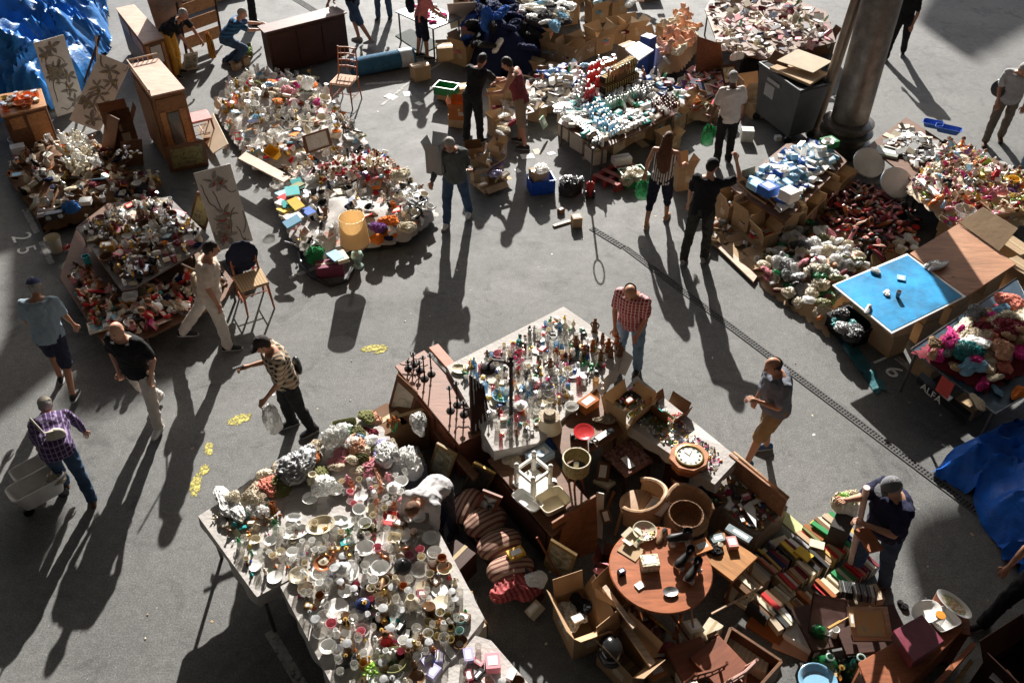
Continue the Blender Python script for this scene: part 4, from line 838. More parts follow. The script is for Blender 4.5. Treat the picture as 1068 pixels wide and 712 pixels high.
# column and pipe
c = at(877,157); t = thing('roof_column','massive round grey metal column with flanged foot rising out of the picture','column',c)
obj('shaft',MB().lathe([(.33,.3),(.33,15.0)],40),M_POLE,t)
obj('flange',MB().lathe([(.40,0),(.40,.16),(.48,.18),(.48,.21),(.38,.24),(.38,.38),(.48,.40),(.48,.43),(.38,.46),(.38,.56),(.46,.58),(.46,.61),(.34,.66),(.33,.66)],40),M_POLE,t)
a = at(848,140); b_ = at(900,-20,3.0); d_ = (b_ - a)
t = thing('steel_pipe','slimmer leaning steel pipe beside the massive round column','pipe',a); obj('pipe',MB().tube([(0,0,0),tuple(d_ * 1.8)],.10,18),mat('pipe_metal',(.22,.17,.13),.4,metal=.6,var=.25,scale=3),t)
obj('collar',MB().lathe([(.15,0),(.15,.10),(.12,.12)],18),M_POLE,t)
# waste container
t = thing('waste_container','grey wheeled waste container overflowing with flattened cardboard beside the column','container',at(828,118))
M_BIN = mat('bin_grey',(.10,.105,.11),.5,var=.2,scale=3); cp = [(792,66),(835,96),(866,88),(822,57)]
qbox('body',cp,1.12,.14,M_BIN,t,.84)
P = quad(cp,1.13); q = MB(); q.tube([tuple(p) for p in P],.03,6,True); child(obj('rim',q,M_BIN,None),t)
q = MB(); q.prism([(p.x,p.y) for p in [at(x,y,1.13) for x,y in [(795,66),(834,92),(863,86),(823,60)]]],1.122,1.126); child(obj('opening_shade',q,M_GAP_SHADE),t)  # black sheet paints the shaded hollow on top of the closed body
for p in P:
  cc = at(828,118); k = Vector((cc.x + (p.x-cc.x)*.62,cc.y + (p.y-cc.y)*.62,.07)); k = Vector((p.x*.8 + sum(v.x for v in P)/4*.2,p.y*.8 + sum(v.y for v in P)/4*.2,.075))
  child(obj('wheel',MB().lathe([(.02,-.025),(.075,-.02),(.075,.02),(.02,.025)],14,M=Matrix.Translation(k) @ MR(rad(90),4,'X')),M_BLACK),t)
A_,B_ = P[0],P[1]; lm = Matrix
panel('notice',A_ * 1,B_ * 1,.25,.55,.93,1.0,mat('notice_pale',(.4,.4,.4),.6),t,th=.002,push=.004); panel('notice',A_,B_,.2,.42,.62,.86,mat('notice_pale',(.4,.4,.4),.6),t,th=.002,push=-.03)
def board(name,label,cat,pix,z,th,m,tilt=None,group=None,zs=None):
  """a loose flat board; zs gives each corner its own height"""
  zs = zs or [z]*len(pix); P = [at(x,y,h) for (x,y),h in zip(pix,zs)]; n = len(P)
  nn = (P[1]-P[0]).cross(P[-1]-P[0]).normalized(); nn = -nn if nn.z < 0 else nn; b = MB(); b.add([p - nn*th for p in P] + P,[tuple(reversed(range(n))),tuple(range(n,2*n))] + [(i,(i+1) % n,n+(i+1) % n,n+i) for i in range(n)])
  return tag(obj(name,b.mesh(name,min(.004,th*.3)),m),label,cat,group)
M_CB = mat('pale_cardboard',(.60,.50,.37),.8,var=.12,scale=3); M_CB2 = cm(_T,_k)
board('cardboard_sheet','pale flattened cardboard sheet on top of the waste container',_k,[(810,63),(848,76),(868,64),(832,51)],0,.012,M_CB,zs=[1.34,1.30,1.34,1.42])
board('cardboard_sheet','brown folded cardboard under the pale sheet in the waste container',_k,[(803,70),(845,88),(864,76),(822,62)],0,.05,M_CB2,zs=[1.24,1.20,1.22,1.26])
board('cardboard_sheet','dark cardboard offcut wedged at the rear of the waste container',_k,[(800,64),(820,72),(825,60),(808,52)],0,.03,cm(_B,_k),zs=[1.25,1.22,1.36,1.40])

# ---- upper left furniture
def cabinet(name,label,cat,pix,z1,m,mtop,faces,over=.015):
  P = quad(pix,z1); c = sum(P,Vector()) / 4; t = thing(name,label,cat,(c.x,c.y,0)); Pb = [(p.x,p.y) for p in P]
  b = MB(); b.prism([(c.x+(x-c.x)*.97,c.y+(y-c.y)*.97) for x,y in Pb],.06,z1-.03); child(obj('carcass',b.mesh('c',.004),m),t)
  b = MB(); b.prism([(c.x+(x-c.x)*.9,c.y+(y-c.y)*.9) for x,y in Pb],0,.06); child(obj('plinth',b,W_DARK),t)
  b = MB(); b.prism([(c.x+(x-c.x)*1.03,c.y+(y-c.y)*1.03) for x,y in Pb],z1-.03,z1); child(obj('top',b.mesh('t',.006),mtop),t)
  S = [Vector((c.x+(p.x-c.x)*.97,c.y+(p.y-c.y)*.97,0)) for p in P]
  for (i,j,parts) in faces:
    for (pn,u0,u1,z0,zz1,mm) in parts:
      o = panel(pn,S[i],S[j],u0,u1,z0,zz1,mm,t,th=.018)
      if pn in ('door','drawer'):
        A,B = S[i],S[j]; d = (B-A).normalized(); n = Vector((d.y,-d.x,0)); p = A + (B-A)*(u0*.2+u1*.8 if pn == 'door' else (u0+u1)/2) + n*.035; h = MB().ball((p.x,p.y,(z0+zz1)/2),.016,8,6); hh = obj('handle',h,M_BRASS,o); hh.matrix_parent_inverse = o.matrix_parent_inverse.copy()
  return t
W_CAB = wood('cabinet_wood',(.27,.125,.05))
cab = cabinet('pine_cabinet','tall pine cabinet with railed pale top standing among leaning paintings','cabinet',[(157,100),(192,92),(165,61),(134,68)],1.5,W_CAB,W_TOPP,
 [(0,1,[('drawer',.08,.92,1.22,1.40,W_CAB),('glass_panel',.32,.66,.35,1.12,mat('cabinet_glass',(.12,.12,.11),.15)),('frame_strip',.1,.28,.2,1.16,W_PINE),('frame_strip',.7,.9,.2,1.16,W_PINE)]),(3,0,[('side_panel',.08,.92,.15,1.35,W_CAB)])])
P = quad([(157,100),(134,68),(165,61)],1.5)
rl = MB(); a,b_,c2 = P; top = Vector((0,0,.09)); rl.tube([a + top,b_ + top,c2 + top],.016,6)
for (p,q_,n) in ((a,b_,14),(b_,c2,6)):
  for i in range(n + 1): pp = p.lerp(q_,i / n); rl.tube([pp,pp + top],.010,5)
child(obj('rail',rl,W_PALE),cab)
desk = cabinet('writing_desk','long narrow desk with pale veneer top beyond the pine cabinet','desk',[(149,45),(171,38),(140,5),(121,9)],1.0,W_BROWN,W_TOPP,[(3,0,[('drawer',.05,.45,.7,.92,W_PINE),('drawer',.52,.95,.7,.92,W_PINE)]),(0,1,[('frame_strip',.05,.2,.1,.9,W_PINE),('frame_strip',.8,.95,.1,.9,W_PINE),('open_shelf',.25,.75,.5,.86,mat('white_card',(.5,.5,.48),.7))])])
old = cabinet('worn_desk','worn brown desk cluttered with bowls at the left edge under the tarpaulin','desk',[(2,122),(48,110),(42,92),(-8,100)],.8,W_BROWN,W_PINE,[(0,1,[('drawer',.1,.42,.5,.72,W_PINE),('door',.5,.95,.1,.72,W_PINE)])])
board('wood_panel','tall pale wardrobe side standing behind the men at upper left','panel',[(166,40),(190,32),(188,-30),(145,-25)],0,.04,wood('greyish_wood',(.20,.14,.11)),zs=[.0,.0,2.1,2.1])
# slatted bed base leaning
t = thing('slatted_base','leaning orange-brown slatted bed base behind the crouching man','bed base',at(215,45))
a,b_ = at(195,58,.05),at(232,44,.05); up_ = Vector((-.1,.55,1.9))
for i in range(6):
  p0 = a + up_ * (.06 + i * .17); p1 = b_ + up_ * (.06 + i * .17); d = (p1-p0).normalized(); w_ = up_.normalized()*.25; n_ = d.cross(up_).normalized()*.012
  q = MB(); q.add([p0-n_,p1-n_,p1+w_*1-n_,p0+w_-n_,p0+n_,p1+n_,p1+w_+n_,p0+w_+n_],[(3,2,1,0),(4,5,6,7),(0,1,5,4),(1,2,6,5),(2,3,7,6),(3,0,4,7)]); child(obj('slat',q.mesh('s',.003),wood('slat_wood',(.52,.27,.12))),t)
for p in (a,b_): child(obj('rail',MB().tube([p,p + up_],.03,6),W_DARK),t)
# dresser being carried
dr = cabinet('dark_dresser','long dark mahogany dresser carried by two men','dresser',[(277,37),(361,16),(349,9),(270,30)],.95,W_DARK,wood('dresser_top',(.16,.09,.075)),[(0,1,[('drawer',.03,.34,.12,.86,W_DARK),('door',.36,.66,.12,.86,W_DARK),('door',.68,.97,.12,.86,W_DARK)])])
dr.location.z += .06
# rolled carpet
t = thing('rolled_carpet','rolled blue carpet lying on the asphalt behind the wooden chair','carpet',at(400,74),yaw((375,76),(426,66)))
M_CARPET = mat('blue_carpet',(.035,.12,.21),.9,var=.3,bump=.5,bscale=50); obj('roll',MB().lathe([(.12,-.72),(.19,-.71),(.2,-.3),(.195,.3),(.2,.71),(.12,.72)],20,M=Matrix.Translation((0,0,.2)) @ MR(rad(90),4,'Y')),M_CARPET,t)
obj('wrapping',MB().lathe([(.205,.38),(.208,.45),(.206,.60),(.2,.66)],20,M=Matrix.Translation((0,0,.2)) @ MR(rad(90),4,'Y')),mat('pale_wrap',(.5,.55,.58),.3),t)
# chairs
def chair(label,px,face,seat_m,frame_m,seat_h=.45,back_h=.9,w=.42,slats=3,cloth=None,scale=1,name='chair',cat='chair'):
  c = at(*px); t = thing(name,label,cat,c,rad(face)); t.scale = (scale,)*3
  obj('seat',MB().box((0,0,seat_h),(w,w,.045)).mesh('s',.012),seat_m,t)
  for sx in (-1,1):
    obj('leg',MB().tube([(sx*(w/2-.03),w/2-.03,seat_h-.02),(sx*(w/2-.01),w/2,0)],[.02,.014],8),frame_m,t)
    obj('leg',MB().tube([(sx*(w/2-.03),-w/2+.02,seat_h-.02),(sx*(w/2-.02),-w/2-.05,0)],[.02,.014],8),frame_m,t)
  b = MB()
  for sx in (-1,1): b.tube([(sx*(w/2-.03),-w/2+.02,seat_h),(sx*(w/2-.03),-w/2-.03,(seat_h+back_h)/2),(sx*(w/2-.04),-w/2-.07,back_h)],[.018,.016,.014],8)
  for i in range(slats): z = back_h - .03 - i*.12; b.tube([(-w/2+.03,-w/2-.065+.02*i,z),(0,-w/2-.085+.02*i,z+.01),(w/2-.03,-w/2-.065+.02*i,z)],.016,6)
  for i in range(4): x = -w/2+.09+i*(w-.18)/3; b.tube([(x,-w/2-.03,seat_h+.1),(x,-w/2-.07,back_h-.03)],.008,5)
  obj('backrest',b,frame_m,t); s = MB()
  for sx in (-1,1): s.tube([(sx*(w/2-.02),w/2-.02,.2),(sx*(w/2-.02),-w/2-.02,.2)],.009,5)
  s.tube([(-w/2+.02,0,.2),(w/2-.02,0,.2)],.009,5); obj('stretcher',s,frame_m,t); return t
chair('reddish bamboo-style chair with striped seat standing by the blue carpet roll',(362,108),165,stripes('seat_stripes',(.45,.25,.16),(.6,.42,.33),18,0),W_RED,.5,1.08,.46,4)
chair('curved wooden chair with pink cushion seat beside the pine cabinet',(213,145),-60,mat('pink_seat',(.55,.27,.26),.8),W_MAH,.46,.9)
cj = chair('wooden chair with ribbed tan seat and navy jacket on its back beside striding man',(268,318),-150,stripes('ribbed_seat',(.33,.22,.12),(.45,.32,.19),24,0),W_RED,.46,.88)
cc = cj.location; q = MB(); q.ball((0,-.27,.72),(.24,.06,.26),12,9).ball((.12,-.3,.5),(.09,.05,.2),10,7); 
jk = obj('jacket',modmesh(q.mesh('j'),.014,1,.02,5,9),mat('navy_jacket',(.012,.016,.035),.9),None); jk.location = cj.location; jk.rotation_euler = cj.rotation_euler; tag(jk,'navy jacket draped over the back of the ribbed-seat chair','jacket')
# paintings (floral canvases)
def canvas(label,pix,zs,seed,tint=(.76,.73,.68),name='floral_painting',red=False):
  P = [at(x,y,z) for (x,y),z in zip(pix,zs)]; P[2] = P[1] + P[3] - P[0]; c = sum(P,Vector())/4; n = (P[1]-P[0]).cross(P[3]-P[0]).normalized(); n = -n if n.dot(Vector((0,0,8.2))-c) < 0 else n; th = .03
  t = thing(name,label,'painting',(c.x,c.y,0)); b = MB(); b.add([p - n*th for p in P] + P,[(3,2,1,0),(4,5,6,7),(0,1,5,4),(1,2,6,5),(2,3,7,6),(3,0,4,7)]); child(obj('canvas',b,mat('canvas_%d' % seed,tint,.85,var=.1)),t)
  U = P[1]-P[0]; Vv = P[3]-P[0]; rr = random.Random(seed); ln = MB(); lf = MB(); rd_ = MB()
  def W(u,v,e=.004): return P[0] + U*u + Vv*v + n*e
  def leaf(mb,u,v,a,l,wd,e):
    asp = U.length/Vv.length; pts = []
    for k in range(10):
      f = k/9; x = l*f; y = wd*math.sin(math.pi*f)**.8; pts.append((x,y))
    for k in range(8,0,-1): f = k/9; pts.append((l*f,-wd*math.sin(math.pi*f)**.8*.6))
    n0 = len(mb.v); poly = [W(min(.97,max(.03,u + (x*math.cos(a)-y*math.sin(a))/asp)),min(.97,max(.03,v + x*math.sin(a)+y*math.cos(a))),e) for x,y in pts]; lo = [p - n*.003 for p in poly]; m_ = len(poly)
    mb.add(poly + lo,[tuple(range(m_)),tuple(reversed(range(m_,2*m_)))] + [(i,m_+i,m_+(i+1) % m_,(i+1) % m_) for i in range(m_)])
  for i in range(9):
    u,v,a = rr.uniform(.1,.9),rr.uniform(.05,.95),rr.uniform(0,6.28); pts = []
    for k in range(9): pts.append(W(min(.96,max(.04,u)),min(.97,max(.03,v)),.006)); a += rr.uniform(-.5,.5); u += math.cos(a)*.07; v += math.sin(a)*.045
    ln.tube(pts,.007,4)
  for i in range(9):
    u,v,a0 = rr.uniform(.2,.8),rr.uniform(.1,.9),rr.uniform(0,6.28)
    for k in range(5): leaf(lf,u,v,a0 + k*1.256 + rr.uniform(-.2,.2),rr.uniform(.09,.15),rr.uniform(.02,.034),.005 + .0006*k + .003*(i % 3))
    leaf(rd_,u,v,a0 + .5,.07,.014,.014)
  child(obj('stems',ln,mat('paint_dark',(.13,.10,.08),.8)),t); child(obj('petals',lf,mat('paint_grey',(.27,.25,.22),.8,var=.45,scale=14)),t); child(obj('accents',rd_,mat('paint_red',(.34,.05,.04),.8) if red else mat('paint_olive',(.33,.27,.08),.8)),t)
  return t
canvas('leftmost tall floral canvas leaning against the blue tarpaulin',[(60,122),(90,112),(74,40),(35,45)],[0,0,1.35,1.35],1)
canvas('tilted floral canvas between the leftmost canvas and the pine cabinet',[(72,125),(104,137),(133,78),(104,56)],[.25,0,.9,1.15],2,(.70,.66,.60))
canvas('tall white canvas of grey and red flowers behind the jacket chair',[(228,262),(264,251),(240,170),(202,181)],[.1,.1,1.35,1.35],3,(.54,.51,.48),red=True)
def framed(label,pix,zs,fm,stops,seed,fw=.09,name='picture_frame',cat='picture frame',scale=6):
  P = [at(x,y,z) for (x,y),z in zip(pix,zs)]; P[2] = P[1] + P[3] - P[0]; c = sum(P,Vector())/4; n = (P[1]-P[0]).cross(P[3]-P[0]).normalized(); n = -n if n.dot(Vector((0,0,8.2))-c) < 0 else n
  t = thing(name,label,cat,(c.x,c.y,min(p.z for p in P))); I = [c + (p-c)*(1-fw*2.2) for p in P]; b = MB(); V = [p - n*.03 for p in P] + [p for p in P] + [p for p in I] + [p - n*.012 for p in I]
  F = [(3,2,1,0)]
  for i in range(4): j = (i+1) % 4; F += [(i,j,4+j,4+i),(4+i,4+j,8+j,8+i),(8+i,8+j,12+j,12+i)]
  b.add(V,F); child(obj('frame',b,fm),t)
  b = MB(); b.add([p - n*.0115 for p in I] + [p - n*.014 for p in I],[(0,1,2,3),(7,6,5,4)]); child(obj('picture',b,picture('pic_%d' % seed,stops,scale,1.2)),t); return t
LAND = [(.3,(.06,.07,.05)),(.45,(.25,.22,.13)),(.6,(.45,.42,.33)),(.75,(.12,.08,.05))]
framed('dark landscape in gilt frame leaning behind the pine cabinet foot',[(178,180),(218,172),(205,150),(172,155)],[.0,.0,.7,.7],W_BROWN,[(.3,(.05,.05,.03)),(.5,(.25,.22,.09)),(.7,(.10,.06,.04))],1)
framed('yellowish framed picture leaning left of the white flower canvas',[(196,235),(214,240),(218,208),(205,200)],[0,0,.8,.8],W_BROWN,[(.3,(.10,.10,.04)),(.5,(.45,.38,.16)),(.7,(.12,.08,.05))],2)
framed('framed sketch of a ship propped on the glassware stall by the yellow crate',[(320,161),(347,152),(342,133),(315,142)],[.35,.35,.65,.65],W_BROWN,[(.3,(.40,.37,.32)),(.55,(.52,.49,.43)),(.75,(.25,.22,.2))],3)
framed('small white-framed portrait standing behind the man by the slats',[(192,75),(206,72),(204,56),(192,58)],[0,0,.5,.5],mat('cream_frame',(.6,.56,.46),.6),LAND,4)
for i,(pp,zz,lb) in enumerate([([(105,160),(118,164),(124,125),(110,118)],[0,0,.9,.9],'narrow dark plank leaning below the tilted floral canvas'),([(130,175),(150,172),(148,145),(125,148)],[0,0,.5,.5],'brown board leaning at the foot of the pine cabinet')]):
  board('wooden_board',lb,'board',pp,0,.03,W_BROWN,zs=zz)

# ---- tarpaulins: a stiff crinkled sheet over hidden goods
def tarp(label,pix,z0,hm,seed,m,name='blue_tarpaulin',cell=.045,fall=.5,wr=.09):
  hp = Heap(pix,z0,hm,fall,seed); xs = [p[0] for p in hp.poly]; ys = [p[1] for p in hp.poly]; nx = int((max(xs)-min(xs))/cell)+2; ny = int((max(ys)-min(ys))/cell)+2; x0,y0 = min(xs),min(ys); ids = {}; b = MB()
  def vid(i,j):
    if (i,j) not in ids:
      x,y = x0+i*cell,y0+j*cell; p = Vector((x*1.3,y*1.3,seed)); wp = p + Vector((noise.noise(p*1.1),noise.noise(p*1.1+Vector((5,5,5))),0))*.8; rg = lambda q_: (1-min(1,abs(noise.noise(q_))*2.4))**2.2; cr = wr*(1.5*rg(Vector((wp.x*.8,wp.y*1.9,seed))) + .9*rg(Vector((wp.x*3.1,wp.y*1.3,seed+4))) + .4*rg(wp*3.2) + .14*rg(Vector((wp.x*9,wp.y*5,seed)))) - wr*.6
      sx = noise.noise(p*1.4+Vector((3,3,3)))*.14; sy = noise.noise(p*1.4+Vector((7,1,3)))*.14; ids[(i,j)] = len(b.v); b.v.append((x+sx,y+sy,max(z0+.01,hp.h(x,y) + cr if inside((x,y),hp.poly) else z0+.02+max(0,cr*.3))))
    return ids[(i,j)]
  for i in range(nx):
    for j in range(ny):
      if inside((x0+(i+.5)*cell,y0+(j+.5)*cell),hp.poly): b.f.append((vid(i,j),vid(i+1,j),vid(i+1,j+1),vid(i,j+1)))
  for q,(x,y,z) in enumerate(b.v):
    if not inside((x,y),hp.poly): e = snap((x,y),hp.poly); b.v[q] = (e[0] + .06*noise.noise(Vector((x*3,y*3,1))),e[1] + .06*noise.noise(Vector((x*3,y*3,9))),z)
  n0 = len(b.v); b.v += [(x,y,z-.006) for x,y,z in b.v]; b.f += [tuple(n0+k for k in reversed(f)) for f in list(b.f)]
  return tag(obj(name,b.mesh('tarp',angle=60),m),label,'tarpaulin')
def tarpmat(name,c):
  m,nt,b = base_mat(name,.42); tc = N(nt,'ShaderNodeTexCoord'); no = N(nt,'ShaderNodeTexNoise',Scale=3.0,Detail=8.0,Roughness=.7); nt.links.new(tc.outputs['Object'],no.inputs['Vector'])
  r = ramp(nt,no.outputs['Fac'],[(.35,vary(c,.7)),(.65,vary(c,1.3))]); nt.links.new(r.outputs[0],b.inputs['Base Color']); wv = N(nt,'ShaderNodeTexNoise',Scale=9.0,Detail=6.0,Distortion=1.5); nt.links.new(tc.outputs['Object'],wv.inputs['Vector'])
  bp = N(nt,'ShaderNodeBump',Strength=.35,Distance=.03); nt.links.new(wv.outputs['Fac'],bp.inputs['Height']); nt.links.new(bp.outputs[0],b.inputs['Normal']); return m
M_TARP = tarpmat('tarp_blue',(.02,.15,.42)); M_TARPD = tarpmat('tarp_deep_blue',(.008,.11,.52))
tarp('large crinkled blue tarpaulin covering goods at the upper left corner',[(-60,150),(-70,-30),(105,-30),(108,25),(85,65),(50,88),(-5,95)],0,1.5,3,M_TARP,wr=.13)
tarp('deep blue tarpaulin heaped at the right edge beside the drainage grate',[(978,478),(1010,452),(1030,440),(1120,400),(1160,560),(1080,590),(1050,560),(1022,500)],0,.85,8,M_TARPD,fall=.3,wr=.11)
tarp('turquoise plastic sheet crumpled flat beside the painted number 16',[(872,352),(884,344),(926,405),(914,412)],0,.05,4,tarpmat('tarp_teal',(.03,.12,.14)),name='plastic_sheet',wr=.03,cell=.05)

# ---- centre: chest of drawers with candlesticks
com = cabinet('long_sideboard','long brown sideboard with iron candlesticks standing on its pale top','sideboard',[(478,462),(516,442),(443,366),(413,382)],.70,W_MAH,wood('sideboard_top',(.24,.11,.07)),[(3,0,[('door',.03,.3,.12,.64,W_MAH),('door',.34,.64,.12,.64,W_MAH),('drawer',.68,.97,.4,.64,W_MAH)]),(0,1,[('side_panel',.08,.92,.12,.62,W_MAH)])])
board('wooden_board','reddish wooden board lying along the far edge of the long sideboard','board',[(447,362),(457,358),(492,398),(482,402)],.75,.045,W_RED)
IRON = mat('black_iron',(.02,.015,.014),.5,metal=.4)
def iron_stick(px,h,z=.70,arms=0,label=''):
  c = at(px[0],px[1],z); t = thing('iron_candlestick',label,'candlestick',c,0,'iron candlesticks on the sideboard'); obj('stem',MB().lathe([(.055,0),(.05,.012),(.012,.03),(.009,h*.3),(.018,h*.34),(.009,h*.4),(.009,h),(.035,h+.01),(.03,h+.02),(.012,h+.02),(.012,h+.05)],10),IRON,t)
  for k in range(arms): a = k*6.283/arms; obj('branch',MB().tube([(0,0,h*.6),(math.cos(a)*.06,math.sin(a)*.06,h*.55),(math.cos(a)*.1,math.sin(a)*.1,h*.75),(math.cos(a)*.1,math.sin(a)*.1,h*.85)],.007,5),IRON,t)
for (px,h,ar,lb) in [((443,395),.34,0,'tall black iron candlestick near the far end of the sideboard'),((450,390),.30,0,'iron candlestick just right of the tallest one at sideboard far end'),((432,380),.16,3,'low branched iron candelabrum at the far left corner of the sideboard'),((426,384),.10,4,'small curly iron holder at the leftmost corner of the sideboard'),((470,428),.36,0,'tall iron candlestick in the middle of the sideboard'),((477,422),.34,0,'iron candlestick right of the middle of the sideboard'),((438,386),.12,3,'curly iron holder between the tall candlesticks and far corner'),((484,432),.18,2,'short two-branched iron candlestick near the dark rack')]: iron_stick(px,h,arms=ar,label=lb)
t = thing('dark_rack','dark carved rack standing on the near end of the long sideboard','rack',at(500,440,.70)); P = [at(492,452,.73),at(512,440,.73),at(505,402,1.05),at(490,390,1.05)]
q = MB(); nn = (P[1]-P[0]).cross(P[3]-P[0]).normalized(); q.add([p - nn*.05 for p in P] + P,[(3,2,1,0),(4,5,6,7),(0,1,5,4),(1,2,6,5),(2,3,7,6),(3,0,4,7)]); child(obj('panel',q.mesh('p',.006),W_DARK),t)
for i in range(4): a = P[0].lerp(P[1],.2+.2*i); b_ = P[3].lerp(P[2],.2+.2*i); child(obj('bar',MB().tube([a + nn*.012,b_ + nn*.012],.009,5),M_SILV),t)
framed('large framed print leaning at the far left end of the sideboard',[(400,443),(421,462),(440,400),(414,390)],[.30,.1,.85,.95],W_BROWN,[(.3,(.40,.38,.32)),(.5,(.52,.48,.40)),(.7,(.12,.16,.12))],11,.1)
framed('small gilt landscape leaning on the sideboard front beside white bundles',[(446,492),(466,504),(476,478),(455,462)],[.0,.0,.55,.6],wood('gilt',(.28,.18,.07)),LAND,12)
framed('black framed picture with gilt edge leaning at the near end of sideboard',[(481,510),(502,522),(512,494),(494,482)],[.0,.0,.55,.6],M_BRASS,[(.3,(.02,.02,.02)),(.7,(.07,.06,.05))],13,.06)
framed('small framed photo in wide brown wood leaning on the striped mattress',[(495,530),(515,538),(521,520),(503,511)],[.3,.3,.55,.6],W_MAH,[(.4,(.03,.03,.03)),(.6,(.6,.6,.58))],14,.16)
framed('gilt framed dark painting leaning near the open box of newspapers',[(566,590),(592,606),(598,575),(574,563)],[.2,.1,.7,.75],wood('gilt',(.28,.18,.07)),LAND,15)
board('wooden_board','long dark moulding leaning against the front of the sideboard','board',[(452,450),(458,446),(500,494),(494,500)],.5,.05,W_BROWN)
# thin iron lamp post in the trinket table
c = at(533,478); t = thing('lamp_stand','tall thin dark lamp stand with curled arm beside the trinket table','lamp stand',c); obj('pole',MB().lathe([(.14,0),(.14,.02),(.03,.05),(.022,.1),(.022,1.55),(.035,1.56),(.03,1.62)],12),IRON,t)
obj('arm',MB().tube([(0,0,1.52),(-.08,.02,1.60),(-.2,.04,1.60),(-.26,.04,1.52)],.014,6),IRON,t); obj('lamp_head',MB().lathe([(.09,0),(.075,.05),(.03,.075),(.001,.08)],16,c=(-.26,.04,1.45)),IRON,t); obj('finial',MB().ball((0,0,1.65),.03,8,6),IRON,t)

# ---- striped mattress / seat cushions in the shade
M_MAT = stripes('mattress_stripes',(.16,.06,.05),(.38,.25,.18),17,0,.42); t = thing('striped_cushion','brown striped long seat cushion stretched along the dark gap of the centre stall','cushion',at(505,560)); rr_ = [(476,522),(498,532),(514,555),(528,580),(536,606)]
for i in range(4):
  a,b_ = at(*rr_[i],.28),at(*rr_[i+1],.24); d = b_ - a; ang = math.atan2(d.y,d.x); q = MB(); q.ball((0,0,0),(d.length*.56,.26,.11),20,14); bm = modmesh(q.mesh('c'),.02,2,.012,i,6); o = obj('pad',bm,M_MAT); o.location = (a+b_)/2; o.rotation_euler = (0,0,ang); child_l = o.location.copy(); o.parent = t; o.matrix_parent_inverse = Matrix.Translation(t.location).inverted()
bench = MB(); bench.prism(wpoly([(466,520),(490,508),(560,595),(532,615)],.16),.0,.16); child(obj('base',bench.mesh('b',.01),W_DARK),t)
put(_1,at(540,612,.2),.6,_M,_c,1.5,label='red striped cloth hanging off the near end of the striped cushion',m=stripes('red_striped',(.30,.04,.05),(.42,.12,.11),30,0))
put(_s,at(538,578,.36),.5,'yellow',_a,(1.5,1.5,.8),label='yellow and red picture box lying on the striped cushion',m=picture('yellow_box',[(.35,(.55,.05,.03)),(.45,(.72,.48,.05)),(.6,(.75,.5,.08)),(.7,(.2,.12,.05))],22,.5))
put(_2,at(560,606,.3),.6,_W,_c,.7,label='white bundled cloth beside the gilt frame near the cushion end')
put('tool',at(549,595,.3),-.9,_K,_p,1.8,label='black umbrella handle lying at the near end of striped cushion')

# ---- round table and the furniture round it
c = at(689,592,.72); t = thing('round_table','round reddish wooden table carrying roller skates and boxes','table',(c.x,c.y,0)); obj('tabletop',MB().lathe([(.49,-.035),(.51,-.025),(.515,-.01),(.505,0),(.001,.0005)],56,c=(0,0,.72)),wood('round_top',(.40,.135,.06),2.4,.3),t)
obj('apron',MB().lathe([(.40,.62),(.40,.69)],40),W_MAH,t)
for i in range(4): a = .7 + i*1.571; obj('leg',MB().tube([(.33*math.cos(a),.33*math.sin(a),.66),(.36*math.cos(a),.36*math.sin(a),0)],[.028,.018],8),W_MAH,t)
def skate(px,z,rz,label):
  c = at(*px,z); t = thing('roller_skate',label,'roller skate',c,rz); k = K['shoe']['parts']; o = obj('boot',k[0][1],mat('skate_black',(.02,.018,.018),.4),t,shared=True); o.location = (0,0,.07); o.scale = (1.05,1,1.3)
  obj('plate',MB().box((0,0,.06),(.06,.25,.02)).mesh('p',.004),M_SILV,t); obj('cuff',MB().lathe([(.038,.12),(.046,.19),(.04,.2),(.03,.14)],12,c=(0,-.07,0),sy=1.2),mat('skate_black',(.02,.018,.018),.4),t)
  for y in (-.08,.08):
    for s in (-1,1): obj('wheel',MB().lathe([(.006,-.014),(.03,-.013),(.03,.013),(.006,.014)],12,M=Matrix.Translation((s*.04,y,.03)) @ MR(rad(90),4,'Y')),mat('skate_wheel',(.55,.50,.45),.5),t)
skate((713,588),.72,2.3,'black roller skate lying farther back on the round table'); skate((722,601),.72,2.5,'black roller skate nearest the right rim of the round table'); skate((708,566),.72,1.7,'dark roller skate at the far rim of the round table beside brown shoes')
put(_s,at(677,590,.72),.1,_C,'wicker',(1.5,1.8,1.7),label='square woven cream box in the middle of the round table')
put(_a,at(658,574,.72),.9,_T,_a,(.85,.75,3),label='brown paper envelope flat on the round table left of woven box')
put(_s,at(648,598,.72),.5,_N,_m,(.6,.7,.9),label='tiny dark blue tin box near the left rim of the round table')
put(_s,at(667,611,.72),.6,_W,_a,(.7,.9,.25),label='small white card near the front rim of the round table')
put('saucer',at(699,618,.72),.2,_S,_m,(1.1,.8,1.6),label='oval silver ashtray near the front rim of the round table')
put(_t,at(731,570,.72),.4,'orange',_k,(1.3,2.2,.6),label='orange card folder at the far right rim of the round table',m=mat('orange_card',(.55,.22,.08),.7))
put(_bw,at(672,556,.72),.2,_C,_h,(1.5,1.5,.8),label='cream scalloped bowl of trinkets at the far left rim of round table')
put('shoe',at(690,560,.72),2.6,_B,_l,.8,label='small brown shoe beside the scalloped bowl on the round table'); put('flat_box',at(660,562,.72),.8,_C,_a,(.3,.3,.3),label='cream jewellery box left of the scalloped bowl on the round table')
zone('round','the far left rim of the round table',[(665,558,'in the clutter at the round table far rim')])
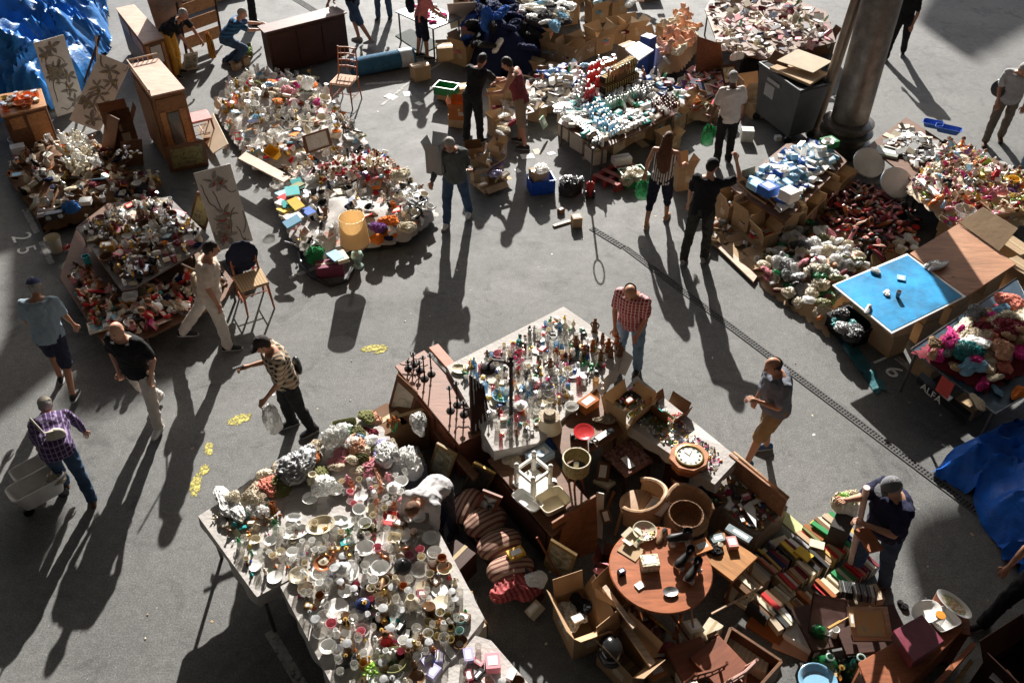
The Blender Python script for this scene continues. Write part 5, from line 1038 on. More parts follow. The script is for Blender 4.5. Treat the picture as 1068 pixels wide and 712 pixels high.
scatter('round',Heap([(655,562),(672,548),(690,550),(675,568)],.76,0),14,[('brooch',3,[('magenta',_p),('yellow',_p),(_W,_h),('green',_p)],(.8,1.4)),('knob',2,[(_B,_w),(_G,_m)],(.8,1.3))],20,.7,.0)
# tub chairs beyond the round table
W_TAN = wood('tan_wood',(.42,.26,.15))
def tub(px,face,label,h=.72,r=.25):
  c = at(*px); t = thing('tub_chair',label,'chair',c,rad(face)); obj('seat',MB().lathe([(r-.03,.4),(r-.02,.43),(.001,.445)],28),W_TAN,t)
  b = MB(); n = 18; V = []
  for rr2,z in ((r,.30),(r+.03,h),(r,h),(r-.03,.32)):
    for i in range(n+1): a = math.pi*(-.12 + 1.24*i/n) + math.pi; V.append((rr2*math.cos(a),rr2*math.sin(a),z - (.16*abs(i/n-.5)*2 if z > .5 else 0)))
  F = []
  for j in range(4):
    for i in range(n): k = (j+1) % 4; F.append((j*(n+1)+i,j*(n+1)+i+1,k*(n+1)+i+1,k*(n+1)+i))
  F += [tuple(j*(n+1) for j in (3,2,1,0)),tuple(j*(n+1)+n for j in (0,1,2,3))]; b.add(V,F); obj('backrest',b,mat('tan_leather',(.38,.25,.15),.7,var=.2),t)
  obj('armrest',MB().tube([((r+.005)*math.cos(math.pi*(-.14+1.28*i/n)+math.pi),(r+.005)*math.sin(math.pi*(-.14+1.28*i/n)+math.pi),h+.005-.16*abs(i/n-.5)*2) for i in range(n+1)],.03,8),W_TAN,t)
  for i in range(4): a = .78 + i*1.571; obj('leg',MB().tube([(.18*math.cos(a),.22*math.sin(a),.4),(.26*math.cos(a),.26*math.sin(a),0)],[.022,.016],8),W_TAN,t)
tub((664,552),60,'tan curved armchair left of the two behind the round table'); tub((712,566),-150,'tan curved armchair right of the two behind the round table')
framed('pale framed mirror lying across the left tan armchair',[(669,532),(690,540),(697,527),(680,517)],[.62,.6,.72,.74],W_BROWN,[(.3,(.5,.5,.47)),(.7,(.62,.62,.6))],16,.04,'framed_mirror','mirror')
put('basket',at(714,544,.72),0,_B,'wicker',1.1,label='round brown wicker basket on the right tan armchair'); 
# stands, stools and boxes that carry the goods of the middle
def stool(px,z,w,d,rz,label,m=W_DARK,name='stool',mtop=None,pad=False):
  c = at(px[0],px[1],z); t = thing(name,label,name.replace('_',' '),(c.x,c.y,0),rz); obj('seat' if name == 'stool' else 'top',MB().box((0,0,z-.02),(w,d,.04)).mesh('s',.008),mtop or m,t)
  for sx in (-1,1):
    for sy in (-1,1): obj('leg',MB().tube([(sx*(w/2-.03),sy*(d/2-.03),z-.04),(sx*(w/2-.02),sy*(d/2-.02),0)],.018,6),m,t)
  return t
mt = table('side_table','dark side table carrying hat box, wooden box and red plate','table',[(560,430),(618,398),(650,450),(592,484)],.72,W_BROWN,W_DARK)
put('shade_small',at(573,446,.72),0,_C,_k,(1.5,1.5,1.3),label='cream hat box tapered upwards on the dark side table'); put('hat',at(573,434,.90),.2,_b,'wicker',.8,label='straw hat resting on top of the cream hat box')
put(_s,at(613,425,.72),.75,_R,_k,(1.9,2.0,2.0),label='orange-brown cube box behind the red plate on the side table')
put(_bw,at(596,429,.72),.2,_W,_h,(1.0,1.0,1.6),label='white round sugar bowl left of the orange-brown cube box'); put('plate',at(609,451,.86),.2,'red',_h,(1.0,1.0,1),label='bright red round plate on the side table',tilt=(.1,-.05)); put('tin',at(609,456,.73),.2,_D,_m,(.8,.8,1),label='dark tin that holds up the red plate')
put('camera',at(600,456,.72),.3,_K,_p,1.0,label='black folding camera left of the red plate'); put('camera',at(617,462,.72),1.2,_K,_p,.9,label='small black camera in front of the red plate'); put(_s,at(628,456,.72),.7,_S,_m,(1.5,.9,.6),label='flat silver case right of the red plate'); put('scarf',at(634,438,.72),.4,_b,_c,1.0,label='coiled beige cloth on the side table right corner'); put(_s,at(637,450,.72),.6,'sky',_m,(.5,.7,.5),label='small pale blue gadget on the side table right corner')
put('jar',at(608,400,.72),1.2,_S,_g,1.0,label='clear glass jar with yellowed lid behind the cube box',tilt=(.0,0)); put('tumbler',at(621,402,.72),0,_G,_g,1.2,label='amber glass tumbler at the far end of the side table'); put('candlestick',at(628,405,.72),0,_W,_h,.5,label='short white candle holder at the far end of the side table')
put(_o,at(650,470,.0),yaw((630,440),(655,420)),_T,_k,(1,1,2.6),label='tall open cardboard box between the side table and bead table')
# white things table
M_TRUNK = W_DARK; tr = cabinet('blanket_chest','dark wooden trunk carrying the white rack and white basin','trunk',[(575,558),(612,520),(550,448),(510,480)],.62,W_DARK,W_BROWN,[(3,0,[('side_panel',.06,.94,.1,.55,W_DARK)]),(0,1,[('side_panel',.08,.92,.1,.55,W_DARK)])])
t = thing('white_rack','white wooden upturned stool frame standing on the dark trunk','rack',at(556,505,.62),yaw((530,490),(556,472))); M_WP = mat('white_painted_wood',(.66,.64,.58),.5,var=.1)
for sx in (-1,1):
  for sy in (-1,1): obj('post',MB().box((sx*.13,sy*.13,.15),(.04,.04,.3)).mesh('p',.004),M_WP,t); obj('foot',MB().ball((sx*.13,sy*.13,.31),.03,10,7),M_WP,t)
  obj('rail',MB().box((sx*.13,0,.24),(.03,.22,.04)).mesh('r',.003),M_WP,t); obj('rail',MB().box((0,sx*.13,.24),(.22,.03,.04)).mesh('r',.003),M_WP,t)
obj('base',MB().box((0,0,.015),(.34,.34,.03)).mesh('b',.004),M_WP,t)
put('basin',at(576,528,.62),yaw((560,530),(590,515)),_C,_p,(.95,1.1,1.3),label='cream rectangular basin at the near end of the dark trunk'); put('basin',at(550,525,.62),yaw((540,515),(560,530)),_W,_p,(1,.7,.7),label='white low drawer box beside the upturned white stool')
put(_s,at(563,478,.62),yaw((550,480),(576,465)),'sky',_p,(2.4,2.4,1.6),label='pale blue translucent plastic storage box with ringed lid',m=mat('pale_blue_plastic',(.30,.38,.46),.3)); put('saucer',at(564,473,.73),0,'sky',_p,.7,label='round ring on the lid of the pale blue storage box',m=mat('pale_blue_plastic',(.30,.38,.46),.3))
put('tumbler',at(577,501,.62),0,_W,_h,(1.4,1.4,.9),label='white enamel mug lying between storage box and cream basin',tilt=(1.3,0)); put('jug',at(548,466,.62),0,_W,_g,1.1,label='clear glass jug on the far end of the dark trunk'); put('tumbler',at(545,455,.62),0,_W,_h,(1.3,1.3,1.2),label='white beaker at the far left end of the dark trunk'); put(_1b,at(578,462,.6),0,'blue',_p,.9,label='blue plastic bag tucked between the trunk and side table')
put('tumbler',at(530,470,.62),0,_W,_h,(1.5,1.5,1),label='white cup behind the upturned white stool'); put(_1,at(535,482,.62),0,_b,_c,.6,label='beige rag behind the upturned white stool')
# wicker lampshade on tripod
c = at(597,540); t = thing('wicker_lamp','tripod lamp with speckled wicker drum shade beside the dark trunk','lamp',c)
for i in range(3): a = .4 + i*2.094; obj('leg',MB().tube([(0.05*math.cos(a),.05*math.sin(a),.82),(.2*math.cos(a),.2*math.sin(a),0)],.014,6),W_MAH,t)
obj('lamp_shade',MB().lathe([(.14,.84),(.145,.85),(.15,1.02),(.147,1.03),(.14,1.02),(.135,.85)],32),mat('speckled_wicker',(.30,.25,.12),.8,var=.6,scale=60,bump=1,bscale=60),t); obj('rim',MB().tube([(.147*math.cos(i/32*6.283),.147*math.sin(i/32*6.283),1.03) for i in range(32)],.009,6,True),cm(_C,_c),t); obj('socket',MB().lathe([(.03,.8),(.03,.95),(.001,.96)],10),M_WHITE,t)
# upright brown boards
board('cupboard_door','orange-brown cupboard door standing upright in front of the wicker lamp','door',[(578,590),(624,574),(622,517),(576,546)],0,.03,wood('door_brown',(.26,.11,.05)),zs=[.0,.0,.72,.72])
board('white_strip','narrow white board standing behind the orange-brown cupboard door','board',[(620,560),(628,562),(630,515),(622,513)],0,.02,M_WP,zs=[.0,.0,.5,.5])
# floral padded stool, dark box with green dish
stool((655,476),.5,.42,.42,.6,'low stool with floral maroon cushion and white paper on it',W_DARK,mtop=picture('floral_cloth',[(.35,(.10,.04,.04)),(.5,(.22,.10,.09)),(.62,(.32,.20,.16)),(.75,(.12,.12,.07))],16,1.5,.9))
put(_a,at(655,482,.51),.5,_W,_a,(.4,.6,2),label='white paper scrap on the floral stool cushion')
put(_o,at(690,470,0),.75,_B,_k,(.75,.9,2.3),label='dark open box filled with white wrapping beside the floral stool'); put(_2,at(690,452,.55),.4,_W,_c,.8,label='white wrapping with green print in the dark box')
put(_n,at(712,512,0),.7,_B,_k,(.9,1.1,2.4),label='dark tall carton under the wooden wall clock',m=W_DARK)
# clock
c = at(717,486,.66); t = thing('wall_clock','octagonal orange-brown wooden clock lying face up on a dark box','clock',c,.5); pl = []
for i in range(8): a = math.pi/8 + i*math.pi/4; r_ = .24 if i % 2 else .235; pl.append((r_*math.cos(a),r_*.92*math.sin(a)))
q = MB(); q.prism([(x*.8,y*.8) for x,y in pl],0,.12); obj('case',q.mesh('c',.01),W_RED,t); q = MB(); q.prism(pl,.12,.17); obj('front_board',q.mesh('f',.012),wood('clock_wood',(.48,.19,.08)),t)
obj('bezel',MB().lathe([(.155,.17),(.16,.185),(.145,.19),(.14,.178)],32),M_BRASS,t); obj('dial',MB().lathe([(.142,.172),(.142,.1755),(.001,.176)],32),mat('dial',(.62,.60,.52),.5),t)
nm = ['XII','I','II','III','IIII','V','VI','VII','VIII','IX','X','XI']; q = MB()
for i in range(12):
  a = math.pi/2 - i*math.pi/6
  for k in range(-1,2): q.box((.115*math.cos(a) - k*.009*math.sin(a),.115*math.sin(a) + k*.009*math.cos(a),.1772),(.024,.004,.002),rz=a)
obj('numerals',q,M_BLACK,t); q = MB().box((.03,.02,.1784),(.085,.006,.002),rz=.6).box((-.01,.035,.1788),(.006,.075,.002),rz=.25); obj('hands',q,M_BLACK,t)
framed('small white framed card leaning below the wooden clock',[(702,512),(718,520),(712,502),(700,498)],[.45,.4,.55,.55],W_MAH,[(.4,(.4,.3,.28)),(.7,(.5,.4,.38))],17,.08)
put('book',at(733,516,.45),.5,_D,_a,.9,label='dark book lying under the right corner of the wooden clock',tilt=(.1,.1)); stool((735,520),.42,.3,.3,.6,'low dark stool under the right corner of the wooden clock')
# tray with blue tin and pink box
ty = stool((757,578),.45,.5,.44,yaw((735,570),(775,600)),'low tray table holding a pink box, blue tin and purses',W_BROWN,'tray_table',wood('orange_tray',(.42,.19,.06)))
put(_s,at(763,568,.45),.1,_P,_p,(.9,1.7,1.0),label='pink box on the tray table',m=mat('pink_box',(.58,.27,.25),.6)); put(_t,at(770,558,.45),-.7,'teal',_m,(1.9,1.4,1.3),label='long grey-blue case on the far side of the tray table',m=mat('greyblue',(.20,.25,.27),.5)); put(_t,at(748,562,.45),.3,_y,_l,(1,1.4,.8),label='grey-blue purse at the left of the tray table',m=mat('greyblue',(.20,.25,.27),.5)); put(_1,at(744,574,.45),.1,_D,_c,.5,label='dark patterned pouch at the left corner of the tray table'); put('tin',at(751,570,.45),0,_b,_m,(.6,.6,.35),label='small round beige tin left of the pink box')
# lower middle boxes
put(_o,at(602,660,0),yaw((570,640),(598,700)),_T,_k,(1.15,1.05,1.6),label='large open cardboard box of newspapers nearest the striped cushion',m=M_CARD); put('newspaper',at(598,642,.32),.5,_C,_a,.8,label='crumpled newspaper in the large open cardboard box',m=picture('newsprint',[(.4,(.30,.29,.26)),(.5,(.42,.41,.37)),(.6,(.52,.50,.46))],30,0)); put('garment3',at(605,632,.34),.5,_K,_c,.7,label='black knotted cloth among the newspapers in the large box'); put(_s,at(602,645,.40),.5,_W,_a,(.9,1,.4),label='small white card on the newspapers in the large box')
put(_o,at(650,700,0),yaw((630,680),(670,720)),_T,_k,(1.05,.95,1.6),label='open cardboard box holding a black helmet at the bottom edge',m=M_CARD); c = at(636,684,.32); t = thing('black_helmet','glossy black helmet in the cardboard box at the bottom edge','helmet',c); obj('shell',MB().ball((0,0,.1),(.13,.16,.13),20,14),mat('helmet_gloss',(.012,.012,.013),.12,coat=.6),t); obj('visor',MB().ball((0,-.08,.09),(.11,.095,.06),16,10),mat('visor',(.03,.03,.035),.08),t)
board('wooden_board','long pale wooden rail leaning across the dark boxes left of round table','board',[(628,612),(632,609),(664,652),(660,656)],.62,.03,W_PALE); board('wooden_board','second pale rail leaning below the long one left of round table','board',[(650,655),(656,650),(684,690),(678,695)],.5,.03,W_PALE)
put(_n,at(676,668,.28),.9,_R,_k,(.5,.5,.5),label='reddish brown box below the round table',m=mat('redbrown',(.16,.06,.045),.5)); put(_n,at(676,676,0),.9,_D,_k,(.7,.6,1.05),label='dark chest carrying the reddish brown box',m=W_DARK); put(_o,at(640,645,0),.8,_B,_k,(.8,.8,1.8),label='tall brown box beside the mottled white folder',m=M_CARD); put(_0,at(632,598,.35),1.2,_P,_c,(.5,.9,.6),label='pinkish white cloth hanging left of the round table'); put(_o,at(632,606,0),1.2,_D,_k,(.5,.6,1.3),label='dark narrow crate left of the round table',m=W_DARK)
put(_t,at(684,700,.3),.4,'orange',_k,(1.2,2.2,.8),label='orange-brown card box at the bottom edge below round table',m=mat('orange_card',(.55,.22,.08),.7)); put(_n,at(688,706,0),.4,_T,_k,(.7,.7,1.1),label='carton carrying the orange-brown card box at bottom edge')
# leaning folding chair frames at bottom centre
for i,(px,f,lb) in enumerate([((716,712),20,'dark folding chair lying folded at the bottom edge'),((742,716),35,'red-brown folding chair with pale curved back at the bottom edge')]):
  chair(lb,px,f,W_MAH,[W_MAH,wood('pale_red',(.5,.3,.25))][i],[.42,.46][i],.75,.4,2)
# open drawer chest at the bottom (cream boxes inside)
t = thing('drawer_unit','long open wooden drawer full of yellowed files at the bottom edge','drawer',at(775,690)); cpx = [(742,706),(775,735),(815,690),(762,655)]
qbox('floor',cpx,.06,.0,W_BROWN,t); PP = quad(cpx,.34)
for i in range(4): panel('side',PP[i],PP[(i+1) % 4],.0,1.0,.0,.36,W_BROWN,t,th=.03,push=-.015)
for i in range(9): put('book',at(760 + i*4.4,676 + i*2.9,.12),yaw((742,706),(762,655)) + .05*R.random(),_C,_a,(1,.9,1.6),(1.35,0),label=None,zone='drawer',adj='yellowed',mats={'cover': cm(_b,_a)})
zone('drawer','',[(780,690,'filed upright in the open drawer at the bottom edge')])
t = put(_n,at(738,668,0),.9,_C,_k,(.6,.5,.8),label='cream cardboard box standing left of the open wooden drawer',m=cm(_C,_k))
# open case at end of bead table
t = thing('display_case','open wooden display case with raised lid at the near end of the bead trays','case',at(800,540,0)); cs_px = [(752,545),(790,590),(828,548),(775,500)]
board('case_lid',None,None,[(762,472),(822,520),(816,538),(758,486)],0,.03,W_PLY,zs=[.72,.72,.46,.46]); lid = [o for o in bpy.data.objects if o.name.startswith('case_lid')][-1]; child(lid,t); lid.pop('category',None) if 'category' in lid else None
for o in (lid,): 
  for k_ in ('label','category'):
    if k_ in o: del o[k_]
# ------------------------------------------------------------------ china tables (front left)
M_LEG = mat('table_leg',(.12,.11,.10),.5,metal=.5)
def clothed(tname,tlabel,clabel,pix,z,drop,mcloth,seed):
  table(tname,tlabel,'table',pix,z,W_BROWN,M_LEG); tag(obj('tablecloth',drape(pix,z,drop,seed),mcloth),clabel,'tablecloth')
A1 = [(207,538),(268,622),(437,530),(372,438)]; clothed('folding_table','folding table under the left white cloth of china','white cloth over the left china table, hem hanging short',A1,.75,.16,M_CLOTHW,1)
A2 = [(290,606),(352,724),(428,740),(505,645),(437,515)]; clothed('folding_table','folding table under the nearest cloth of glass and china','white cloth over the nearest glass and china table with draped corner',A2,.74,.14,M_CLOTHW,2)
A3 = [(395,730),(470,655),(512,668),(570,735),(480,780)]; clothed('folding_table','small folding table of tea boxes at the bottom edge','white cloth under the tea boxes at the bottom edge',A3,.72,.15,M_CLOTHW,3)
WH = [(_W,_h),(_W,_h),(_C,_h)]; GL = [(_W,_g)]; TRK = [('red',_p),('magenta',_p),('blue',_p),('green',_p),('yellow',_p),(_W,_h),(_G,_m),(_S,_m),(_B,_w),('teal',_p),('orange',_p),(_K,_p)]
zone('china1','',[(225,545,'at the left corner of the left china table'),(262,600,'at the lower left edge of the left china table'),(330,510,'at the back of the left china table'),(320,560,'in the middle of the left china table'),(400,520,'at the right end of the left china table'),(380,480,'at the far end of the left china table')])
big = [('round_basin',(324,522),_W,_h,.42,'white round enamel bowl with blue-grey inside on the left china table'),('round_basin',(351,513),_W,_h,.42,'white round bowl beside the tall cream vase on left china table'),('vase',(328,505),_C,_h,(1.3,1.3,.8),'cream pitcher standing behind the white round bowls'),('oval_dish',(309,557),_W,_h,1.0,'white oval dish in the middle of the left china table'),('oval_dish',(335,550),_C,_h,(1.1,1.3,1),'cream oval dish right of the white oval dish'),('oval_dish',(355,544),_W,_h,.7,'small white oval boat at the right of the two oval dishes'),('oval_dish',(307,541),_W,_h,.6,'tiny white gravy boat behind the oval dishes'),(_f,(288,550),'green',_g,.8,'dark green glass figure at the left of the oval dishes'),('round_basin',(385,556),'olive',_m,.42,'olive round tray with pinkish plate on the left china table'),('plate',(385,554),_P,_h,.6,'pinkish plate resting in the olive round tray'),(_t,(362,566),'teal',_a,(.9,1.2,1),'colourful yellow, red and teal package at the front of left china table'),(_t,(349,573),_G,_w,(.8,.6,1),'yellow-brown wooden block beside the colourful package'),(_t,(407,541),'red',_p,(1.1,2.6,.7),'bright red folder at the right end of the left china table'),('basin',(412,563),_C,_h,(.38,.5,.5),'cream square ashtray with dark rim near the red folder'),('pot',(411,513),_W,_h,(1.0,1.0,.9),'white lidded tub at the far right of the left china table'),(_bw,(396,520),_W,_g,1.2,'frosted glass bowl beside the white lidded tub')]
h1 = Heap(A1,.757,0)
for kn,p,c_,f_,s_,lb in big: put(kn,at(*p,.757),U_(-.4,.4),c_,f_,s_,label=lb)
scatter('china1',Heap([(255,600),(275,617),(370,572),(430,530),(300,548),(240,560)],.757,0),85,[('tumbler',3,GL,(.9,1.3)),(_bw,2,WH,(.5,.9)),('wine_glass',1,GL,(.8,1)),('saucer',2,WH + GL,(.8,1.2)),(_f,1,WH + [(_B,_e),('green',_e)],(.4,.7)),('knob',2,TRK,(.8,1.6)),('cup',1,WH,(.6,.9)),('animal_ornament',1,[(_B,_e),(_G,_m)],(.4,.7))],4,.8)
scatter('china1',Heap([(215,540),(240,568),(300,540),(270,505)],.757,.05),60,[(_a,1,[(_W,_a),(_C,_a)],(.2,.4)),(_0,1,[(_W,_c),('teal',_c)],(.25,.35)),('animal_ornament',2,[(_C,_h),(_B,_e)],(.5,.8)),('spoon',1,[(_S,_m)],(.5,.8)),('knob',2,[(_C,_h),(_R,_w)],(1,1.6)),(_s,1,[('teal',_p),(_b,_a)],(.4,.7))],25,.7)
scatter('china1',Heap([(345,500),(430,490),(425,530),(370,545)],.757,.03),42,[(_bw,2,WH,(.5,.9)),('cup',2,WH + [(_P,_h)],(.7,1)),('saucer',1,WH,(.8,1.1)),(_f,1,[(_W,_h),(_P,_h)],(.6,.9)),('tumbler',2,GL + [('peach',_g)],(.7,1)),('flowers',.4,[(_P,_c)],(.5,.6)),('jar',1,[(_W,_h)],(.6,.8))],8,.75)
# heap of linen and bags behind
zone('linen','',[(250,520,'at the left end of the linen heap behind the china'),(320,480,'in the middle of the linen heap behind the china'),(380,470,'at the right end of the linen heap behind the china'),(440,470,'beside the sideboard at the end of the linen heap')])
hp = Heap([(212,535),(290,540),(310,500),(400,500),(420,470),(385,425),(330,455),(270,488)],.76,.12); hp.mound('bed_sheet',M_CLOTHW,'crumpled white sheet beneath the linen heap behind the left china table','sheet')
for kn,p,c_,s_,lb in [(_1b,(350,462),_W,(1.0,1.0,2.0),'big white knotted sack at the top of the linen heap'),(_1,(372,468),'peach',(.9,.9,1.4),'tan ruched fabric beside the big white knotted sack'),('poly_bag2',(360,455),'green',(.6,.6,1),'bright green plastic bag behind the tan ruched fabric'),(_0b,(374,460),'sky',(.6,.6,1),'blue and teal plastic bag beside the bright green bag'),('poly_bag3',(312,490),_y,(1.6,1.2,1.3),'shiny grey-black refuse bag on the left of linen heap'),(_2,(282,508),'salmon',(.8,.8,.9),'dusty pink folded cloth left of the shiny refuse bag'),(_0,(240,528),_W,(1.4,.8,.9),'long white quilt at the left corner of the left china table'),('garment3',(405,478),_W,(1.2,.8,1.3),'pale grey sheet bundle at the right of linen heap'),(_1,(398,468),'lavender',(.8,.6,.8),'lavender-blue cloth with black spots near the white tub'),('scarf',(392,492),'peach',(1.5,.6,.8),'orange rolled cloth beside the lavender-blue cloth'),(_0b,(338,508),_W,(1.0,1.0,1.2),'white plastic bag sagging over the bowls')]:
  put(kn,at(*p,.80),U_(0,3),c_,_c if 'garm' in kn or kn == 'scarf' else _p,s_,label=lb)
scatter('linen',hp,38,[(_0,2,[(_W,_c),(_C,_c),(_P,_c)],(.4,.8)),(_2,2,[(_W,_c),(_b,_c),('olive',_c)],(.4,.8)),('poly_bag2',2,[(_W,_p),(_C,_p)],(.5,.8)),('garment3',1,[(_R,_c),(_b,_c)],(.4,.7))],14,.6)
zone('sacks','',[(430,470,'beside the left end of the sideboard')]); 
for kn,p,z_,c_,s_,lb in [(_1,(437,445),.55,_W,(.9,.7,1.8),'white crocheted bundle hanging in front of the sideboard'),(_2,(425,488),.35,_W,(1.3,1.2,2.6),'large pale grey sack standing behind the bending person'),('flowers',(411,452),.55,_R,(1.1,1.1,1.4),'dried brown leaves in a bundle beside the framed print'),('garment3',(390,440),.7,'peach',(.7,.6,1),'pinkish beige cloth spilling by the framed print'),(_0,(386,452),.74,_M,(.6,.5,.8),'dark red patterned cloth behind the bright green bag'),('basin',(360,446),.8,'olive',(.8,.6,.8),'olive tray at the far edge of the linen heap')]: put(kn,at(*p,z_),U_(0,3),c_,_c if kn != 'basin' else _p,s_,label=lb)
put(_n,at(432,462,0),.4,_B,_k,(.8,1,2.1),label='brown carton hidden under the white crocheted bundle'); put(_n,at(425,500,0),.4,_y,_k,(1,1,1.35),label='carton carrying the large pale grey sack'); put(_n,at(404,470,0),.7,_B,_k,(1.0,1.4,2.1),label='stout carton under the dried leaves at the left of the sideboard')
# nearest table
zone('china2','',[(310,610,'at the left corner of the nearest china table'),(345,690,'at the lower left of the nearest china table'),(360,600,'at the upper left of the nearest china table'),(390,660,'in the middle of the nearest china table'),(430,560,'at the far end of the nearest china table'),(440,610,'at the upper right of the nearest china table'),(470,655,'at the right corner of the nearest china table'),(410,705,'at the bottom of the nearest china table')])
big = [(_bw,(338,590),_R,_e,(1.15,1.15,.9),'red-brown bowl holding a yellow lid on the nearest table'),('pot',(338,586),_C,_h,(.75,.75,.35),'yellowish domed lid resting in the red-brown bowl'),('pot',(358,597),_W,_h,(1.1,1.1,1),'large white domed tureen on the nearest table'),(_bw,(312,602),_C,_h,(1.2,1.2,.8),'cream bowl of curios left of the red-brown bowl'),('jug',(335,616),_W,_h,.9,'tall white jug with dark mouth on the nearest table'),('tin',(399,606),_B,_m,(1.1,1.1,1.3),'brown patterned tin lying on its side on nearest table'),('pot',(421,594),_K,_e,(1.15,1.15,1.0),'glossy black round pot at the far right of nearest table'),('teapot',(379,635),_N,_h,1.1,'blue, white and pink domed teapot in the middle of the nearest table'),('round_basin',(398,630),_b,_h,(.5,.5,.6),'beige round dish right of the domed teapot'),('oval_dish',(413,644),_W,_g,(.8,1.5,1),'cut glass oval dish on the nearest table'),('vase',(430,634),_C,_h,(1.2,1.2,.9),'tall cream vase with green rim at the right of nearest table'),('tin',(448,640),_B,_m,(1.3,1.1,1.1),'brown tea tin with pink picture at the right of nearest table'),(_s,(362,662),_b,_w,(1.5,1.7,.5),'open square beige box with cream lining on the nearest table'),('radio',(362,692),_D,_p,(.8,1.1,.6),'dark clock radio lying at the lower left of nearest table'),('doll',(404,672),'red',_c,1.2,'red-dressed doll lying near the green striped basin'),('round_basin',(411,692),'olive',_e,.65,'large green and gold striped round basin at the bottom of nearest table'),(_f,(411,686),_W,_h,.9,'white figurine inside the green striped basin'),(_f,(433,680),_G,_m,1.1,'golden figurine beside the striped basin'),('frame',(388,609),_D,_w,(.28,.45,1),'small dark picture frame standing beside the brown patterned tin'),('saucer',(358,645),_W,_h,(1.0,1.0,2),'pale green glass dish left of the teapot'),(_bw,(378,660),_W,_g,.9,'glass bowl in the middle left of striped basin'),('round_basin',(398,652),_D,_m,(.42,.55,.6),'dark oval tray with shells beside the cut glass dish'),(_f,(378,566),_D,_e,.9,'dark figurine at the far end of the nearest table'),('basin',(457,592),_R,_w,(.6,.5,.5),'orange-brown tray of ornaments behind the black pot'),(_a,(430,668),_C,_a,(.4,.4,2),'cream folded card near the yellow cups'),(_t,(440,620),_M,_p,(.6,1.3,1),'dark pink glass dish at the upper right of nearest table')]
h2 = Heap([(297,610),(352,712),(428,730),(497,645),(440,525),(380,560)],.747,0)
for kn,p,c_,f_,s_,lb in big: put(kn,at(*p,.747),U_(-.4,.4),c_,f_,s_,label=lb,tilt=(1.45,0) if 'lying on its side' in lb else (0,0))
cnt = 0
for i in range(11): put('cup',at(446 + (i % 4)*11 + U_(-2,2),640 + (i//4)*12 + (i % 4)*3,.747),U_(0,6),_G if i not in (3,7) else 'sky',_e,.95,zone='china2',adj='mustard' if i not in (3,7) else 'pale turquoise',m=mat('mustard_glaze',(.42,.33,.14),.3,coat=.3) if i not in (3,7) else mat('turq_glaze',(.36,.52,.48),.3))
flw = put('flowers',at(387,706,.747),0,'lime',_c,.9,label='bright green artificial plant at the bottom of the nearest table',mats={'stems': cm('lime',_c)})
scatter('china2',h2,300,[('tumbler',3,GL + GL + [(_G,_g)],(1.1,1.6)),('wine_glass',2,GL,(.9,1.2)),(_bw,4,WH + WH + [(_B,_e),('sky',_h)],(.8,1.2)),('cup',3,WH + WH + [(_R,_e),(_P,_h)],(.9,1.2)),('plate',2.5,WH + WH + GL,(.6,1)),('oval_dish',1.5,WH,(.5,.9)),('saucer',3,WH + GL,(1,1.4)),(_f,1.3,WH + [(_B,_e),(_G,_m),(_R,_e)],(.6,1.0)),('vase',1.3,WH + GL + [(_B,_e)],(.6,.9)),('knob',3,TRK,(.8,1.8)),('jar',1.5,[(_W,_g),(_B,_e)],(.9,1.3)),('animal_ornament',1,[(_W,_h),(_R,_e)],(.7,1.1)),(_s,1.5,[(_B,_w),(_D,_m),(_G,_m)],(.7,1.1)),('candlestick',1,[(_G,_m),(_S,_m)],(.5,.8)),('glass_bowl',2,GL + [(_b,_e)],(.8,1.2)),('tin',1,[(_B,_m),(_S,_m),(_M,_m)],(.7,1)),(_2,.3,[(_y,_c),(_b,_c)],(.3,.4))],4,.72)
zone('tea','',[(440,700,'on the tea box table at the left'),(500,690,'on the tea box table at the right'),(470,670,'at the far end of the tea box table')])
scatter('tea',Heap(A3,.727,0),44,[(_s,4,[(_P,_a),(_W,_a),(_M,_a),('lavender',_a)],(.8,1.3)),(_t,3,[(_W,_a),(_P,_a),(_K,_a)],(.6,1)),('tumbler',1,GL,(.8,1.1)),(_bw,1,[(_B,'wicker')],(.6,1)),('jar',1,[(_W,_g)],(.7,1)),('magazine',.5,[(_W,_a)],(.4,.6))],5,.72)
put(_s,at(514,694,.72),.1,_P,_a,(1.1,2.0,1.6),label='bright pink upright box on the tea box table'); put(_n,at(496,664,.2),.6,_W,_k,(.45,.4,.8),label='white carton standing by the far end of the tea box table',m=cm(_b,_k)); put(_n,at(484,640,.25),.6,_C,_k,(.4,.3,.7),label='beige shoe box at the right corner of the nearest china table')
put(_n,at(488,660,0),.6,_B,_k,(.8,.8,.8),label='brown carton below the white carton by the tea table')
# odd rods at the right of nearest table
zone('rods','',[(480,600,'stacked in the dark gap right of the black pot')]); scatter('rods',Heap([(455,575),(480,590),(498,640),(480,640)],.35,.05),14,[('tool',2,[(_R,_w),(_G,_w)],(1,1.8)),(_s,1,[(_N,_p),('olive',_m)],(.8,1.2)),('pot',1,[('olive',_e)],(.8,1))],15,.6); put(_n,at(470,606,0),.9,_D,_k,(1.3,.9,1.3),label='dark crate in the gap right of the black pot',m=W_DARK)
put(_o,at(445,565,.0),yaw((440,545),(470,590)),_D,_p,(.9,.8,1.6),label='dark blue crate with pale edge being searched by the bending person',m=mat('deep_navy_box',(.012,.016,.04),.5))

